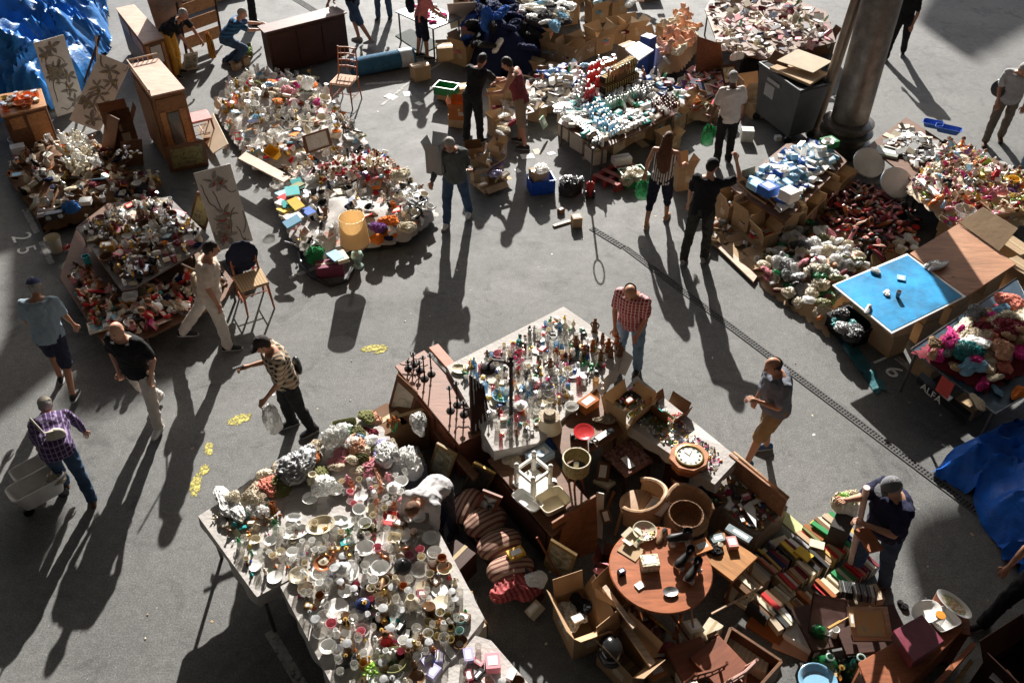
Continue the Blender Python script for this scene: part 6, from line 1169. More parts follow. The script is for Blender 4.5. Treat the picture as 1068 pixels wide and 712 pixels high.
# ------------------------------------------------------------------ trinket table (centre)
Bp = [(466,382),(588,320),(652,364),(640,385),(560,462),(515,470)]; clothed('trestle_table','trestle table of coloured trinkets and figures in the centre','white cloth over the trinket table in the centre of the picture',Bp,.76,.22,M_CLOTHW,5)
zone('trinket','',[(500,370,'at the left end of the trinket table'),(560,345,'at the far edge of the trinket table'),(610,350,'at the far right of the trinket table'),(560,385,'in the middle of the trinket table'),(600,400,'at the right edge of the trinket table'),(540,430,'at the near end of the trinket table')])
big = [('round_basin',(524,415),'sky',_h,(.62,.62,.5),'blue and white patterned bowl at the near left of trinket table'),('pot',(556,402),_W,_h,(1.1,1.1,.8),'white lidded dish behind the round silver bowl'),('pot',(543,426),_W,_h,(1.1,1.1,.7),'white lidded dish at the near end of the trinket table'),('round_basin',(570,406),_S,_m,(.4,.4,.5),'silver bowl of small trinkets on the trinket table'),(_s,(544,405),_b,_k,(.9,1.6,.7),'beige box with round print right of the blue bowl'),(_t,(520,399),_b,_w,(1.6,1.3,.7),'flat wooden tray behind the blue patterned bowl'),('hat',(478,0),_W,_c,1,''),('oval_dish',(600,388),_W,_h,(1.3,1.3,.5),'white curved ceramic swan dish at the right edge'),('vase',(588,402),_W,_g,.9,'cut glass vase at the near right of trinket table'),(_bw,(479,386),_C,_h,(1.2,1,.5),'cream octagonal dish at the left end of the trinket table'),('basket',(520,372),_P,_h,(.45,.45,.5),'pink striped round dish near the lamp head'),('animal_ornament',(541,360),'teal',_g,1.2,'turquoise glass ornament at the far edge of trinket table')]
for kn,p,c_,f_,s_,lb in big:
  if lb: put(kn,at(*p,.767),U_(-.4,.4),c_,f_,s_,label=lb)
for i,p in enumerate([(618,365),(628,358),(637,372),(643,358),(626,375),(609,372),(634,366),(646,370),(600,362),(580,372),(574,384),(620,345)]): put(_f,at(*p,.767),U_(0,6),_B if i % 3 else _R,_w,U_(.9,1.3),zone='trinket')
for i in range(9): put('flowers',at(538 + U_(-6,10),374 + U_(-8,8),.767),0,'magenta',_c,.35,zone='trinket')
scatter('trinket',Heap([(474,384),(586,326),(645,366),(632,385),(558,455),(520,462)],.767,0),330,[('knob',3,TRK,(1.2,2.4)),(_f,2,WH + [(_B,_e),(_K,_e)],(.5,.8)),('tumbler',3,GL + GL + [('sky',_g),(_P,_g)],(.7,1.1)),('glass_bowl',1.5,GL,(.5,.9)),('saucer',1.5,GL + WH,(.7,1)),(_bw,1.5,WH + [('teal',_g)],(.5,.8)),('brooch',3,TRK,(1.5,3)),('bottle',.5,GL + [(_K,_p)],(.4,.6)),(_s,.8,[(_W,_a),('red',_p),(_b,_w)],(.5,.8)),('candlestick',1,[(_G,_m),(_S,_m),(_W,_h)],(.4,.8)),('toy_car',1,TRK,(.6,.9)),('cup',1,WH,(.6,.9)),('glasses',.7,[(_K,_p),(_B,_p)],(1,1.2)),('vase',.8,GL + WH,(.4,.7)),('ring',1,[(_G,_m),(_K,_p),('green',_p)],(.8,1.5)),('animal_ornament',1,[(_W,_h),(_B,_w),('green',_e)],(.4,.8))],5,.68)
board('white_sheet','white card hanging beyond the right corner of the trinket table','card',[(640,385),(652,392),(661,372),(650,364)],0,.006,M_WHITE,zs=[.6,.6,.74,.75])

# ------------------------------------------------------------------ bead trays (right of centre)
Cp = [(662,392),(835,522),(800,545),(700,500),(630,428)]; clothed('tray_table','long narrow table of beads and costume jewellery','white cloth under the beads with a clean strip along its right edge',[(664,392),(770,478),(745,505),(634,428)],.70,.12,M_CLOTHW,6)
zone('beads','',[(660,410,'at the far end of the bead table'),(690,430,'beside the far trays of the bead table'),(715,450,'in the middle of the bead table'),(745,475,'at the near end of the bead table')])
scatter('beads',Heap([(662,398),(757,477),(742,500),(700,470),(640,425)],.707,0),300,[('brooch',5,TRK + [(_S,_m),(_W,_h)]*4,(.9,1.6)),('knob',4,TRK + [(_S,_m),(_W,_h)]*4,(.8,1.5)),('ring',2,[(_S,_m),(_G,_m),(_K,_p)],(.5,.9)),('beads',2,TRK,(.7,1.2)),('watch',1,[(_S,_m),(_K,_p)],(.7,1)),('spoon',.5,[(_S,_m)],(.5,.7))],10,.72,.01)
for p,c_,f_,s_,lb in [((668,432),'olive',_w,(.9,.7,.4),'olive open tray of beads at the far end'),((690,440),'olive',_w,(.8,.8,.4),'olive tray of small things behind the dark box'),((655,418),_D,_w,(.8,.8,.4),'dark tray of red and green beads at the far end')]: put('basin',at(*p,.71),.7,c_,f_,s_,label=lb)
put(_s,at(686,432,.71),.6,'teal',_m,.8,label='small teal box standing on the olive tray'); put(_s,at(656,420,.73),.7,_R,_w,.9,label='small red-brown box on the dark bead tray')
for i in range(6): put('doll',at(706 + U_(-8,8),436 + U_(-5,5),.72),U_(0,6),'red',_c,.35,(1.3,0),zone='beads')
# the near case: chest of knick-knacks
t = thing('knick_knack_chest','long wooden chest of knick-knacks between clock and book rows','chest',at(770,545)); cpx = [(737,518),(790,560),(822,528),(772,484)]
qbox('body',cpx,.40,0,wood('chest_grey',(.22,.17,.13)),t)
zone('chest','',[(750,515,'at the clock end of the knick-knack chest'),(775,530,'in the middle of the knick-knack chest'),(800,540,'at the near end of the knick-knack chest')])
scatter('chest',Heap(cpx,.405,.05),90,[(_s,2,[('red',_p),(_W,_a),(_P,_a),(_S,_m),(_B,_w)],(.6,1)),('tool',2,[(_G,_w),(_W,_p),('red',_p)],(.6,1)),('knob',2,TRK,(1,1.8)),(_t,2,[(_W,_a),(_K,_p),(_B,_w)],(.5,.8)),('brooch',2,TRK,(1.2,2)),('remote',1,[(_K,_p),(_S,_p)],(.7,1)),(_0,.5,[('magenta',_c),(_b,_c)],(.25,.4))],18,.7)
board('paper_fan','white and red folded paper fan on the near end of the knick-knack chest','fan',[(775,528),(789,550),(788,530),(782,522)],.48,.01,M_WHITE)
board('wooden_shutter','pale wooden shutter leaning along the right side of the knick-knack chest','board',[(760,475),(820,524),(824,518),(766,470)],0,.03,wood('shutter_wood',(.36,.20,.09)),zs=[.42,.42,.68,.68]); o_ = put('book',at(826,548,.1),.6,_C,_a,(1,1.6,1),label='yellow-green booklet leaning at the corner of the knick-knack chest',m=mat('yellowgreen',(.5,.52,.25),.6)); 
put('tool',at(812,535,.44),.4,_K,_p,1.2,label='black handled tool at the near end of the chest')
# ------------------------------------------------------------------ rows of books on the ground
zone('books','',[(770,600,'in the book rows near the tray table'),(800,570,'in the book rows beside the chest'),(840,580,'in the middle of the book rows'),(870,600,'in the book rows by the navy man'),(800,630,'in the near middle of the book rows'),(770,650,'in the nearest book rows'),(890,620,'in the book rows under the framed pictures')])
BC = ['green',_M,'yellow',_C,'red',_C,_b,_C,_b,_B,_D,_N,_R,_T,_C,'olive',_T,_y,'salmon',_B,_W,_G,'red']; rd_ = at(905,588) - at(800,552)
rows = [((812,560),(905,604)),((800,578),(893,628)),((776,592),(868,648)),((756,606),(838,652)),((742,622),(800,655))]
for (a,b) in [((795,600),(868,548)),((812,618),(888,566)),((828,642),(902,592)),((772,606),(800,586)),((785,648),(818,622)),((800,658),(832,640)),((768,622),(796,600))]:
  A,B = at(*a),at(*b); d = B - A; Ln = d.length; ang = math.atan2(d.y,d.x); u = 0
  while u < Ln:
    th = U_(.8,1.9); w_ = .034 * th; hs = U_(.8,1.15); p = A + d.normalized()*(u + w_/2); bc = R.choice(BC)
    # book on its fore edge, spine up: x axis of the prototype points up
    o = put('book',(p.x,p.y,.076*hs),ang + math.pi/2,bc,_a,(hs,hs*U_(.9,1.1),th),(0,0),zone='books',adj={_D: _K,_a: 'pale'}.get(bc)); o.rotation_euler = (MR(ang + U_(-.06,.06),3,'Z') @ MR(rad(90) + U_(-.12,.12),3,'Y')).to_euler(); u += w_ + .003
for p,z_,c_,s_,rz,lb in [((775,624),.0,_C,(1.5,1.5,1.6),.9,'large pale art book with portrait cover left of the book rows'),((800,655),.0,_R,(1.6,1.7,1.2),.9,'large orange-brown book with navy square at the nearest book row'),((806,646),.045,_N,(.8,.8,.4),.9,'navy blue thin book on the large orange-brown book'),((838,578),.17,'yellow',(.8,.8,.6),.7,'olive yellow book lying across the middle book rows'),((852,568),.17,_C,(.7,.7,.5),1.2,'cream booklet lying on the book rows'),((860,555),.17,'green',(.4,1.5,1),.75,'bright green long book at the far end of book rows')]: put('book',at(*p,z_),rz,c_,_a,s_,label=lb)
board('printed_portrait',None,None,[(765,625),(778,632),(787,620),(774,613)],.06,.002,picture('portrait_print',[(.35,(.06,.05,.04)),(.5,(.25,.22,.17)),(.65,(.45,.40,.30))],14,.6))
_pp = [o for o in bpy.data.objects if o.name.startswith('printed_portrait')][0]; tag(_pp,'dark portrait print lying on the large pale art book','print')
zone('bookend','',[(820,560,'on the plastic wrapping between chest and books')]); scatter('bookend',Heap([(795,565),(822,552),(838,578),(815,592)],.08,.05),18,[(_0b,2,[(_D,_p),(_K,_p)],(.4,.7)),(_t,1,[(_K,_p),('lavender',_a)],(.6,1)),('book',2,[(_D,_a),('olive',_a),(_C,_a)],(.6,.9))],15,.6)
# ------------------------------------------------------------------ lower right furniture and frames
framed('square dark red framed panel near the navy man',[(842,660),(880,668),(886,628),(848,618)],[.25,.25,.4,.4],W_DARK,[(.4,(.16,.09,.08)),(.6,(.22,.13,.12))],21,.03)
framed('framed watercolour of a sandy landscape at lower right',[(890,668),(932,668),(926,632),(884,632)],[.3,.3,.45,.45],W_PALE,[(.3,(.30,.40,.36)),(.45,(.50,.48,.30)),(.6,(.62,.42,.20)),(.75,(.35,.42,.32))],22,.12)
stool((865,650),.25,.6,.5,.2,'low dark stand under the square framed panel'); stool((908,655),.3,.7,.5,.1,'low dark stand under the sandy watercolour'); put(_n,at(900,626,0),.2,_b,_k,(.8,.6,.5),label='beige tray of discs behind the sandy watercolour',m=cm(_b,_k))
zone('discs','',[(890,618,'in the disc tray behind the watercolour')]); 
for i in range(22): o = put('disc_case',at(876 + i*1.7,614 + i*.3,.2),.1,R.choice([_D,_K,_y,_W]),_p,(1,1,.9),(0,0),zone='discs'); o.rotation_euler = (rad(80),0,rad(85))
put('tool',at(874,650,.45),.5,_G,_w,1.5,label='wooden spatula lying on the square framed panel'); put(_t,at(888,648,.42),1.4,_T,_w,(1,.6,1),label='small tan block standing between the two lower right frames')
for p,c_,f_,s_,lb in [((852,662),'green',_g,1.0,'green glass globe behind the large green demijohn'),((868,664),_W,_h,.9,'white and red figurine jug beside the green glass globe')]: put('pot' if c_ == 'green' else 'jug',at(*p,.2),.3,c_,f_,s_,label=lb)
def demi(px,m,label,s=1): c = at(*px); t = thing('demijohn',label,'bottle',c); t.scale = (s,)*3; obj('body',MB().lathe([(.12,0),(.15,.03),(.165,.12),(.15,.22),(.08,.3),(.04,.34),(.038,.4)],24),m,t); obj('neck_ring',MB().lathe([(.045,.39),(.05,.42),(.035,.425),(.03,.39)],16),mat('greenglass_pale',(.25,.33,.30),.15),t)
demi((857,704),mat('green_glass',(.01,.20,.08),.06,trans=.5),'green glass demijohn at the bottom right beside the white notebook',.85); demi((888,706),mat('dark_green_glass',(.008,.045,.035),.06,trans=.2),'dark green glass demijohn nearest the mahogany table',.9); put('candlestick',at(873,706,.2),0,_G,_m,1,label='brass ornament between the two green demijohns')
put('book',at(838,668,.0),.9,_W,_a,(1.6,1.7,3),label='white ring-bound notebook lying at the bottom right'); put('book',at(826,672,.0),1.1,'peach',_a,(1.7,1.6,.6),label='open pinkish book behind the white notebook'); put('round_basin',at(852,712,.25),0,'sky',_h,(.9,.9,.4),label='pale blue and white platter at the bottom edge'); put(_n,at(850,716,0),0,_D,_k,(.8,.8,.9),label='dark box under the pale blue platter')
t = cabinet('mahogany_table','mahogany cabinet with burgundy case and plates at the bottom right','cabinet',[(918,744),(1003,657),(985,640),(897,690)],.62,W_RED,wood('red_top',(.30,.10,.045)),[(3,0,[('side_panel',.1,.9,.1,.55,W_MAH)])])
M_BUR = mat('burgundy_case',(.18,.035,.055),.35,coat=.3,var=.25); t = thing('burgundy_case','glossy burgundy case on the mahogany cabinet','case',at(957,672,.62)); qq = [(953,690),(985,668),(962,640),(932,657)]
qbox('lower_shell',qq,.73,.622,mat('dark_burgundy',(.06,.018,.022),.5),t); qbox('upper_shell',qq,.86,.733,M_BUR,t)
for p,z_,lb in [((965,640),.68,'white oval dish under the burgundy case')]: put('oval_dish',at(*p,z_),.5,_W,_h,(1.2,1.2,1),label=lb)
M_DEC = picture('decor_dish',[(.38,(.62,.60,.52)),(.48,(.52,.30,.16)),(.56,(.25,.32,.14)),(.7,(.6,.56,.46))],14,1)
t = thing('decorated_tray','white oval tray painted with orange flowers beyond the burgundy case','tray',at(994,631,.66),yaw((975,615),(1012,646))); b_t = basin_me = None
q = MB(); q.lathe([(.13,0),(.14,.004),(.18,.03),(.185,.033),(.17,.03),(.135,.012),(.001,.012)],36,sy=.5); obj('rim',q,cm(_W,_h),t); q = MB(); q.lathe([(.128,.0125),(.128,.0135),(.001,.0136)],36,sy=.5); obj('painted_centre',q,M_DEC,t)
t2 = cabinet('small_chest','small dark chest carrying the white trays at lower right','chest',[(960,650),(1012,662),(1010,640),(978,616)],.60,W_MAH,W_MAH,[])
put('basin',at(982,648,.62),.4,_W,_h,(.8,.9,.6),label='white oblong dish between burgundy case and painted tray'); put('jar',at(977,648,.68),0,_W,_g,(1.2,1.2,1),label='glass jar with orange lid beside the burgundy case',mats={'lid': mat('orange_lid',(.62,.24,.03),.35)})
board('wooden_board','long orange-brown plank standing on edge right of the mahogany cabinet','board',[(952,735),(1014,668),(1018,672),(958,740)],.55,.10,W_RED); board('wooden_board','gold-edged thin plank behind the orange-brown plank','board',[(975,738),(1012,686),(1016,690),(980,742)],.45,.04,wood('gilt',(.28,.18,.07))); 
put(_o,at(1050,718,0),.5,_D,_w,(1.4,1.3,1.8),label='dark wooden crate at the bottom right corner',m=W_DARK); put(_s,at(1042,705,.42),.7,_W,_a,(1.4,1.4,.5),label='white printed card in the dark crate at bottom right'); put(_a,at(1052,710,.42),.3,'peach',_a,.7,label='peach paper in the dark crate at bottom right')
put('garment3',at(941,632),.3,_K,_c,.35,label='small black rag lying on the sunlit asphalt at lower right')
# tube, tray, green tote and bag by the navy man
p0 = p_navy['W']((.02,.42,1.38)); t = thing('cardboard_tube','long pale cardboard tube held upright by the man in navy','tube',at(887,590)); q = MB(); a0,a1 = at(886,592,.05),at(904,508,1.45); q.tube([a0,a0.lerp(a1,.5),a1],.032,16); child(obj('tube',q,mat('pinkish_tube',(.70,.58,.52),.6)),t)
t = thing('tote_bag','cream tote bag with green print on a dark trolley by the navy man','bag',at(880,560)); q = MB(); o = put(_2,at(884,530,.40),.4,_C,_c,(1.1,.9,2.3),label='cream tote bag with green print on top of the dark trolley'); bpy.data.objects.remove(t)
tr_ = cabinet('shopping_trolley','dark upright shopping trolley beside the man in navy','trolley',[(866,548),(886,556),(893,540),(874,532)],.42,mat('trolley_dark',(.035,.028,.025),.7),mat('trolley_dark',(.035,.028,.025),.7),[]); put('poly_bag2',at(880,519,.68),0,'lime',_p,(.45,.4,.4),label='lime green print on the cream tote bag')
cc = p_navy['W']((-.18,.42,1.06)); t = tag(obj('small_tray',MB().box((0,0,0),(.28,.16,.03)).mesh('t',.004),W_RED,None,cc,p_navy['yaw']),'small reddish wooden box held by the man in navy','box')
# shopping cart of the bent man
t = thing('laundry_cart','white plastic two-basin cart pushed by the man in purple plaid','cart',at(48,524),yaw((22,526),(60,505))); M_CP = mat('cart_plastic',(.68,.66,.63),.4)
K_b = K['basin']['parts'][0][1]; o = obj('basket',K_b,M_CP,t,shared=True); o.location = (0,0,.12); o.scale = (1.7,1.2,2.6); o = obj('basket',K_b,M_CP,t,shared=True); o.location = (.05,.26,.14); o.scale = (1.2,1.0,2.4)
for sx in (-1,1): obj('wheel',MB().lathe([(.02,-.02),(.06,-.018),(.06,.018),(.02,.02)],14,M=Matrix.Translation((sx*.2,-.05,.06)) @ MR(rad(90),4,'X')),M_BLACK,t)
put(_1b,at(60,500,.28),.3,_C,_p,.8,label='white and orange parcel in the laundry cart')
def holdbag(P,side,colour,label,s=(.9,.6,2.2),fin=_p):
  sh,e,wv = P['A'][side]; h = P['W'](wv + Vector((0,0,-.10))); z = h.z - .095*s[2]*1.3 - .1; q = put('poly_bag3',(h.x,h.y,max(.02,z)),P['yaw'],colour,fin,s,label=label); return q
holdbag(p_white,-1,'green','bright green plastic bag held by the man in white t-shirt',(.8,.6,2.6)); holdbag(p_woman,-1,'green','bright green plastic bag held by the woman in striped top',(.8,.6,2.3)); holdbag(p_phone,-1,_W,'white plastic bag hanging from the checked shirt person',(.75,.7,2.6))
MATS['green_plastic'].node_tree.nodes['Principled BSDF'].inputs['Roughness'].default_value = .3
def slung(P,off,label,m,s=(1,1,1),strap=True,name='shoulder_bag'):
  c = P['W'](off); t = thing(name,label,'bag',c,P['yaw']); q = MB(); q.ball((0,0,0),(.15*s[0],.06*s[1],.13*s[2]),14,10); obj('pouch',modmesh(q.mesh('p'),.014,1,.008,3,12),m,t)
  if strap: sh = P['W']((-.12 if off[0] > 0 else .12,.0,1.50)) - c; a = -P['yaw']; sh = Vector((sh.x*math.cos(a)-sh.y*math.sin(a),sh.x*math.sin(a)+sh.y*math.cos(a),sh.z)); obj('strap',MB().tube([(0,0,.10*s[2]),sh*.5 + Vector((0,.0,.02)) + Vector((0,.13 if off[1] > 0 else -.13,0)),sh],.012,6),m,t)
slung(p_pink,(0,-.20,1.25),'navy backpack worn by the person in pink top',col(_N,(.012,.014,.03)),(.95,1.6,1.6),False,'backpack'); slung(p_satch,(.18,.12,1.08),'black satchel of the grey-haired man at upper right',M_BLACK,(1.3,1.3,1.4)); slung(p_bagman,(-.2,.05,.92),'beige shoulder bag of the striding man',mat('beige_bag',(.36,.28,.2),.8),(1.1,1,1.4)); slung(p_cart,(.05,.0,1.12),'cream satchel on the back of the man in purple plaid',mat('cream_bag',(.5,.45,.38),.8),(.7,.9,.7)); slung(p_phone,(.10,-.12,.98),'black bag behind the checked shirt person',M_BLACK,(.7,.8,1),False)
h = p_phone['W'](p_phone['A'][1][2] + Vector((0,.12,.03))); o = put('remote',h,p_phone['yaw'],_K,_p,.9,label='black phone held out by the checked shirt person')
zone('gap','',[(700,650,'in the dark gap below the round table'),(620,520,'in the dark gap by the cupboard door'),(570,650,'beside the large box of newspapers'),(750,690,'among the folded chairs at the bottom')])
GP_ = [('book',1,[(_B,_a),(_M,_a),(_C,_a)],(.9,1.5)),('tool',2,[(_R,_w),(_T,_w),(_G,_m)],(1.4,2.6)),(_s,1.2,[(_B,_w),(_R,_w),(_C,_a)],(1.2,2.2)),('frame',1,[(_G,_w),(_D,_w)],(.7,1.1)),('garment3',.8,[(_b,_c),(_M,_c)],(.6,.9)),('basket',.6,[(_T,'wicker'),(_B,'wicker')],(.8,1.1)),(_bw,.6,[(_B,_e),(_G,_m)],(.9,1.3))]
for hx,n,zz in (([(640,640),(700,640),(760,665),(745,705),(680,690)],34,.22),([(618,490),(640,480),(650,545),(628,570)],12,.2),([(700,690),(770,690),(790,712),(700,730)],18,.3),([(545,615),(580,612),(575,660),(556,660)],10,.05)): scatter('gap',Heap(hx,zz,.08),n,GP_,22,.5)
for i,(a,b_,z0,z1,mm,lb) in enumerate([((640,600),(668,650),.5,.2,W_PALE,'thin pale cane leaning left of the round table front'),((700,640),(742,700),.45,.2,W_MAH,'dark red pole leaning below the round table'),((720,632),(728,690),.5,.1,W_PALE,'pale stick standing right below the round table'),((560,560),(584,602),.7,.2,W_MAH,'dark cane leaning on the gilt framed painting'),((795,612),(742,640),.3,.3,W_PALE,'pale lath lying across the nearest books')]): tag(obj('wooden_pole',MB().tube([at(*a,z0),at(*b_,z1)],.013,6),mm),lb,'pole')
# ------------------------------------------------------------------ chair stuff on the left, yellow lamp
c = at(374,278); t = thing('table_lamp','tall table lamp with orange-yellow drum shade and green and white base','lamp',c); obj('base',MB().lathe([(.09,0),(.085,.03),(.04,.06),(.07,.14),(.10,.2),(.08,.27),(.03,.3),(.03,.48)],24),mat('lamp_ceramic',(.34,.46,.40),.25,var=.5,scale=8),t)
obj('lamp_shade',MB().lathe([(.225,.46),(.195,.92),(.19,.92),(.22,.46)],36),film('lamp_shade',(.80,.58,.28)),t); obj('rim',MB().tube([(.225*math.cos(i/32*6.283),.225*math.sin(i/32*6.283),.46) for i in range(32)],.006,5,True),cm(_R,_c),t)
# ------------------------------------------------------------------ right-hand stalls
def boxrow(zn,a,b,n,z=0,kinds=(_o,),cols=(_T,),s=(.8,1.05),zs=(.7,1.1),rz0=0,fill=None,st=1):
  A,B = at(*a,z),at(*b,z); out = []
  for i in range(n):
    f = (i+.5)/n; p = A.lerp(B,f); kn = R.choice(kinds); sc = U_(*s); zz = U_(*zs)
    for k in range(st):
      o = put(kn if k == st-1 else _n,(p.x + U_(-.04,.04),p.y + U_(-.04,.04),z + k*.262*zz),math.atan2((B-A).y,(B-A).x) + rz0 + U_(-.15,.15),R.choice(cols),_k,(sc,sc,zz),zone=zn,adj=_B)
    if fill: h = Heap([(0,0)],0,0); q = K[kn]['h']*zz*.7 + z + (st-1)*.262*zz; contents(zn,(p.x,p.y),q,.15*sc,fill)
    out.append(p)
  return out
def contents(zn,c,z,r,tab,n=7):
  for i in range(n):
    t = R.choices(tab,[q[1] for q in tab])[0]; a = U_(0,6.283); rr = r*R.random()**.5; cl,f_ = R.choice(t[2]); put(t[0],(c[0]+rr*math.cos(a),c[1]+rr*math.sin(a),z + U_(-.03,.02)),U_(0,6.28),cl,f_,U_(*t[3]),(R.gauss(0,.3),R.gauss(0,.3)),zone=zn)
TOOLS = [('tool',2,[(_K,_p),(_S,_m),(_R,_w)],(.8,1.4)),('booklet',2,[(_W,_a),('red',_a),(_B,_k)],(.7,1.1)),(_s,2,[(_W,_a),(_R,_k),(_y,_p)],(.7,1.1)),('remote',1,[(_K,_p),(_y,_p)],(.8,1)),('tin',1,[(_S,_m),(_b,_m)],(.5,.8)),('cup',1,[(_W,_h)],(.8,1))]
CLO = [(_0,1,[(_W,_c),(_P,_c),('sky',_c)],(.5,.8)),(_1,1,[(_b,_c),(_C,_c),(_N,_c)],(.5,.8)),(_2,1,[(_W,_c),(_M,_c),(_y,_c)],(.5,.8))]
PACK = [(_t,3,[(_W,_a),('blue',_a),('sky',_a),(_W,_p)],(1,1.5)),(_s,2,[(_W,_a),('sky',_a),('blue',_a)],(1,1.5)),(_0b,1,[(_W,_p),('sky',_p)],(.6,.9)),(_a,1,[(_W,_a)],(.5,.9))]
Rb = [(752,214),(800,262),(880,190),(872,142),(826,150)]
zone('packs','',[(800,190,'at the left end of the blue package stall'),(820,205,'at the near edge of the blue package stall'),(835,165,'in the middle of the blue package stall'),(865,155,'by the column on the blue package stall')])
table('trestle_table','trestle table under the blue and white packages near the column','table',[(762,196),(818,232),(884,168),(858,146),(820,150)],.52,W_BROWN,M_LEG)
scatter('packs',Heap([(770,190),(818,222),(878,168),(860,146),(826,150)],.53,.12),130,PACK,12,.6); scatter('packs',Heap([(785,180),(820,200),(868,160),(850,150),(826,156)],.66,.06),60,PACK,14,.7)
for p,z_,c_,s_,lb in [((800,202),.66,'blue',(2.1,3.2,2.6),'stack of blue printed boxes at the left of the blue package stall'),((822,208),.66,_W,(2.0,3.0,3.0),'white boxes with red spine at the near edge of package stall'),((788,196),.6,'sky',(1.9,3,1.8),'pale blue flat box at the far left of package stall')]: put(_s,at(*p,z_),yaw((790,200),(815,215)),c_,_a,s_,label=lb)
zone('boxes1','',[(765,225,'at the left below the package stall'),(800,260,'at the near corner below the package stall'),(850,220,'in front of the package stall by the shoes')])
boxrow('boxes1',(752,222),(800,262),3,0,rz0=0,zs=(1.2,1.6),fill=TOOLS); boxrow('boxes1',(775,212),(822,246),3,0,zs=(1.5,1.8),fill=TOOLS); boxrow('boxes1',(752,240),(806,285),3,0,zs=(.5,.7),fill=TOOLS,kinds=('flat_box',)); boxrow('boxes1',(826,240),(878,200),3,0,zs=(1.2,1.5))
board('wooden_board','yellow-brown slat lying against the boxes at the near left of package stall','board',[(740,250),(744,244),(790,288),(786,294)],.06,.03,W_PALE); boxrow('boxes1',(738,258),(752,232),2,0,kinds=('flat_box',),s=(.5,.6),zs=(.8,1),fill=TOOLS)
# column side: boxes and plates
put(_s,at(864,152,.6),.4,'green',_a,(2.2,3,2),label='green box with white plate by the column foot'); put('plate',at(863,149,.74),0,_W,_h,.9,label='white dish on the green box by the column foot'); put(_bw,at(863,148,.75),0,_W,_h,.9,label='white bowl in the dish by the column foot')
for (px,z_,lb) in [((906,170),.42,'large cream round drum head standing at the foot of the paper stall'),((935,191),.42,'large cream round disc standing right of the first one'),]:
  c = at(px[0],px[1],z_); t = thing('round_disc',lb,'disc',c); t.rotation_euler = (rad(38),rad(4),0); obj('disc',MB().lathe([(.26,-.02),(.275,0),(.27,.03),(.24,.035),(.001,.04)],40),mat('drum_cream',(.80,.77,.70),.5,var=.15,scale=3),t); obj('rim',MB().tube([(.272*math.cos(i/36*6.283),.272*math.sin(i/36*6.283),.01) for i in range(36)],.014,6,True),M_SILV,t)
  put(_n,at(px[0],px[1] + 4,0),.3,_B,_k,(.8,.7,.7),label='brown carton supporting ' + ('the first large cream disc' if px[0] == 906 else 'the second large cream disc'))
zone('shoes','',[(870,215,'at the left of the shoe heap'),(900,205,'at the far side of the shoe heap'),(920,230,'in the middle of the shoe heap'),(940,220,'at the right of the shoe heap'),(905,255,'at the near side of the shoe heap')])
hp = Heap([(850,215),(885,190),(920,198),(960,222),(958,250),(915,275),(870,245)],0,.36,.3,4); hp.mound('cardboard_sheet',M_CB2,'torn cardboard under the heap of red shoes',_k)
SH = [('red',_l),(_M,_l),(_M,_l),(_P,_l),(_B,_l),(_R,_l),(_K,_l),('salmon',_l)]
for ly in (0,.05): scatter('shoes',hp,110,[('shoe',3,SH,(.8,1.05)),('slipper',3,SH,(.8,1.05))],28,.5,layer=ly)
scatter('shoes',Heap([(930,245),(955,240),(962,262),(935,268)],.15,.1),12,[(_2,1,[(_W,_c),(_C,_c)],(.4,.6))],15,.6)
zone('bags','',[(825,250,'at the far left of the bag heap'),(850,275,'in the middle of the bag heap'),(815,285,'at the near left of the bag heap'),(880,300,'at the near right of the bag heap'),(860,340,'by the black crate at the end of bag heap')])
hp = Heap([(800,262),(840,225),(870,245),(915,275),(905,300),(870,318),(868,350),(845,330),(800,298),(785,278)],0,.26,.3,5); hp.mound('cardboard_sheet',M_CB2,'flattened cardboard under the heap of clear plastic bags',_k)
BG = [(_W,_p),(_W,_p),(_y,_p),('green',_p),(_C,_p),(_D,_p),('olive',_p)]
for ly in (0,.05): scatter('bags',hp,80,[(_0b,2,BG,(.6,1.0)),(_1b,2,BG,(.6,1.0)),('poly_bag2',1,BG,(.6,.9)),(_1,1,[(_W,_c),(_P,_c),(_R,_c)],(.5,.8)),('slipper',1,SH,(.9,1)),(_s,.6,[('orange',_p),(_W,_a),(_S,_m)],(.6,1))],22,.5,layer=ly)
put('crate',at(884,348,0),yaw((866,335),(900,362)),_K,_p,(.9,1.0,.9),label='black folding crate of dark crinkled bags beside the blue board'); scatter('bags',Heap([(858,328),(884,320),(905,350),(886,362)],.2,.08),16,[('poly_bag2',2,[(_K,_p),(_D,_p),(_y,_p)],(.7,1)),(_0b,1,[('teal',_p)],(.5,.7))],12,.55)
# blue board and plywood on cartons
t = board('blue_board','blue varnished board with pale edge lying on cardboard cartons','board',[(868,297),(930,348),(1008,309),(946,264)],.78,.02,M_WHITE); board('blue_sheet','glossy bright blue plastic sheet covering the board on cartons','sheet',[(871,297),(930,345),(1004,309),(947,266)],.786,.004,mat('blue_gloss',(.004,.25,.52),.5,var=.55,scale=2.2,bump=.4,bscale=5))
board('plywood_sheet','reddish plywood sheet lying on cartons beyond the blue board','board',[(949,264),(1008,309),(1060,275),(1000,233)],.775,.025,W_PLY)
zone('under','',[(900,350,'under the near left edge of the blue board'),(960,345,'under the near right edge of the blue board'),(1030,310,'under the plywood sheet')])
for a,n in [((905,345),0),((925,366),1),((955,352),2),((985,335),3),((1015,322),4),((1045,300),5),((1050,322),6)]:
  for k in range(2): put(_n,at(a[0],a[1],0) + Vector((0,.1,k*.36)),yaw((868,297),(930,348)) + U_(-.1,.1),_T,_k,(1,.95,1.36),zone='under',adj=_B)
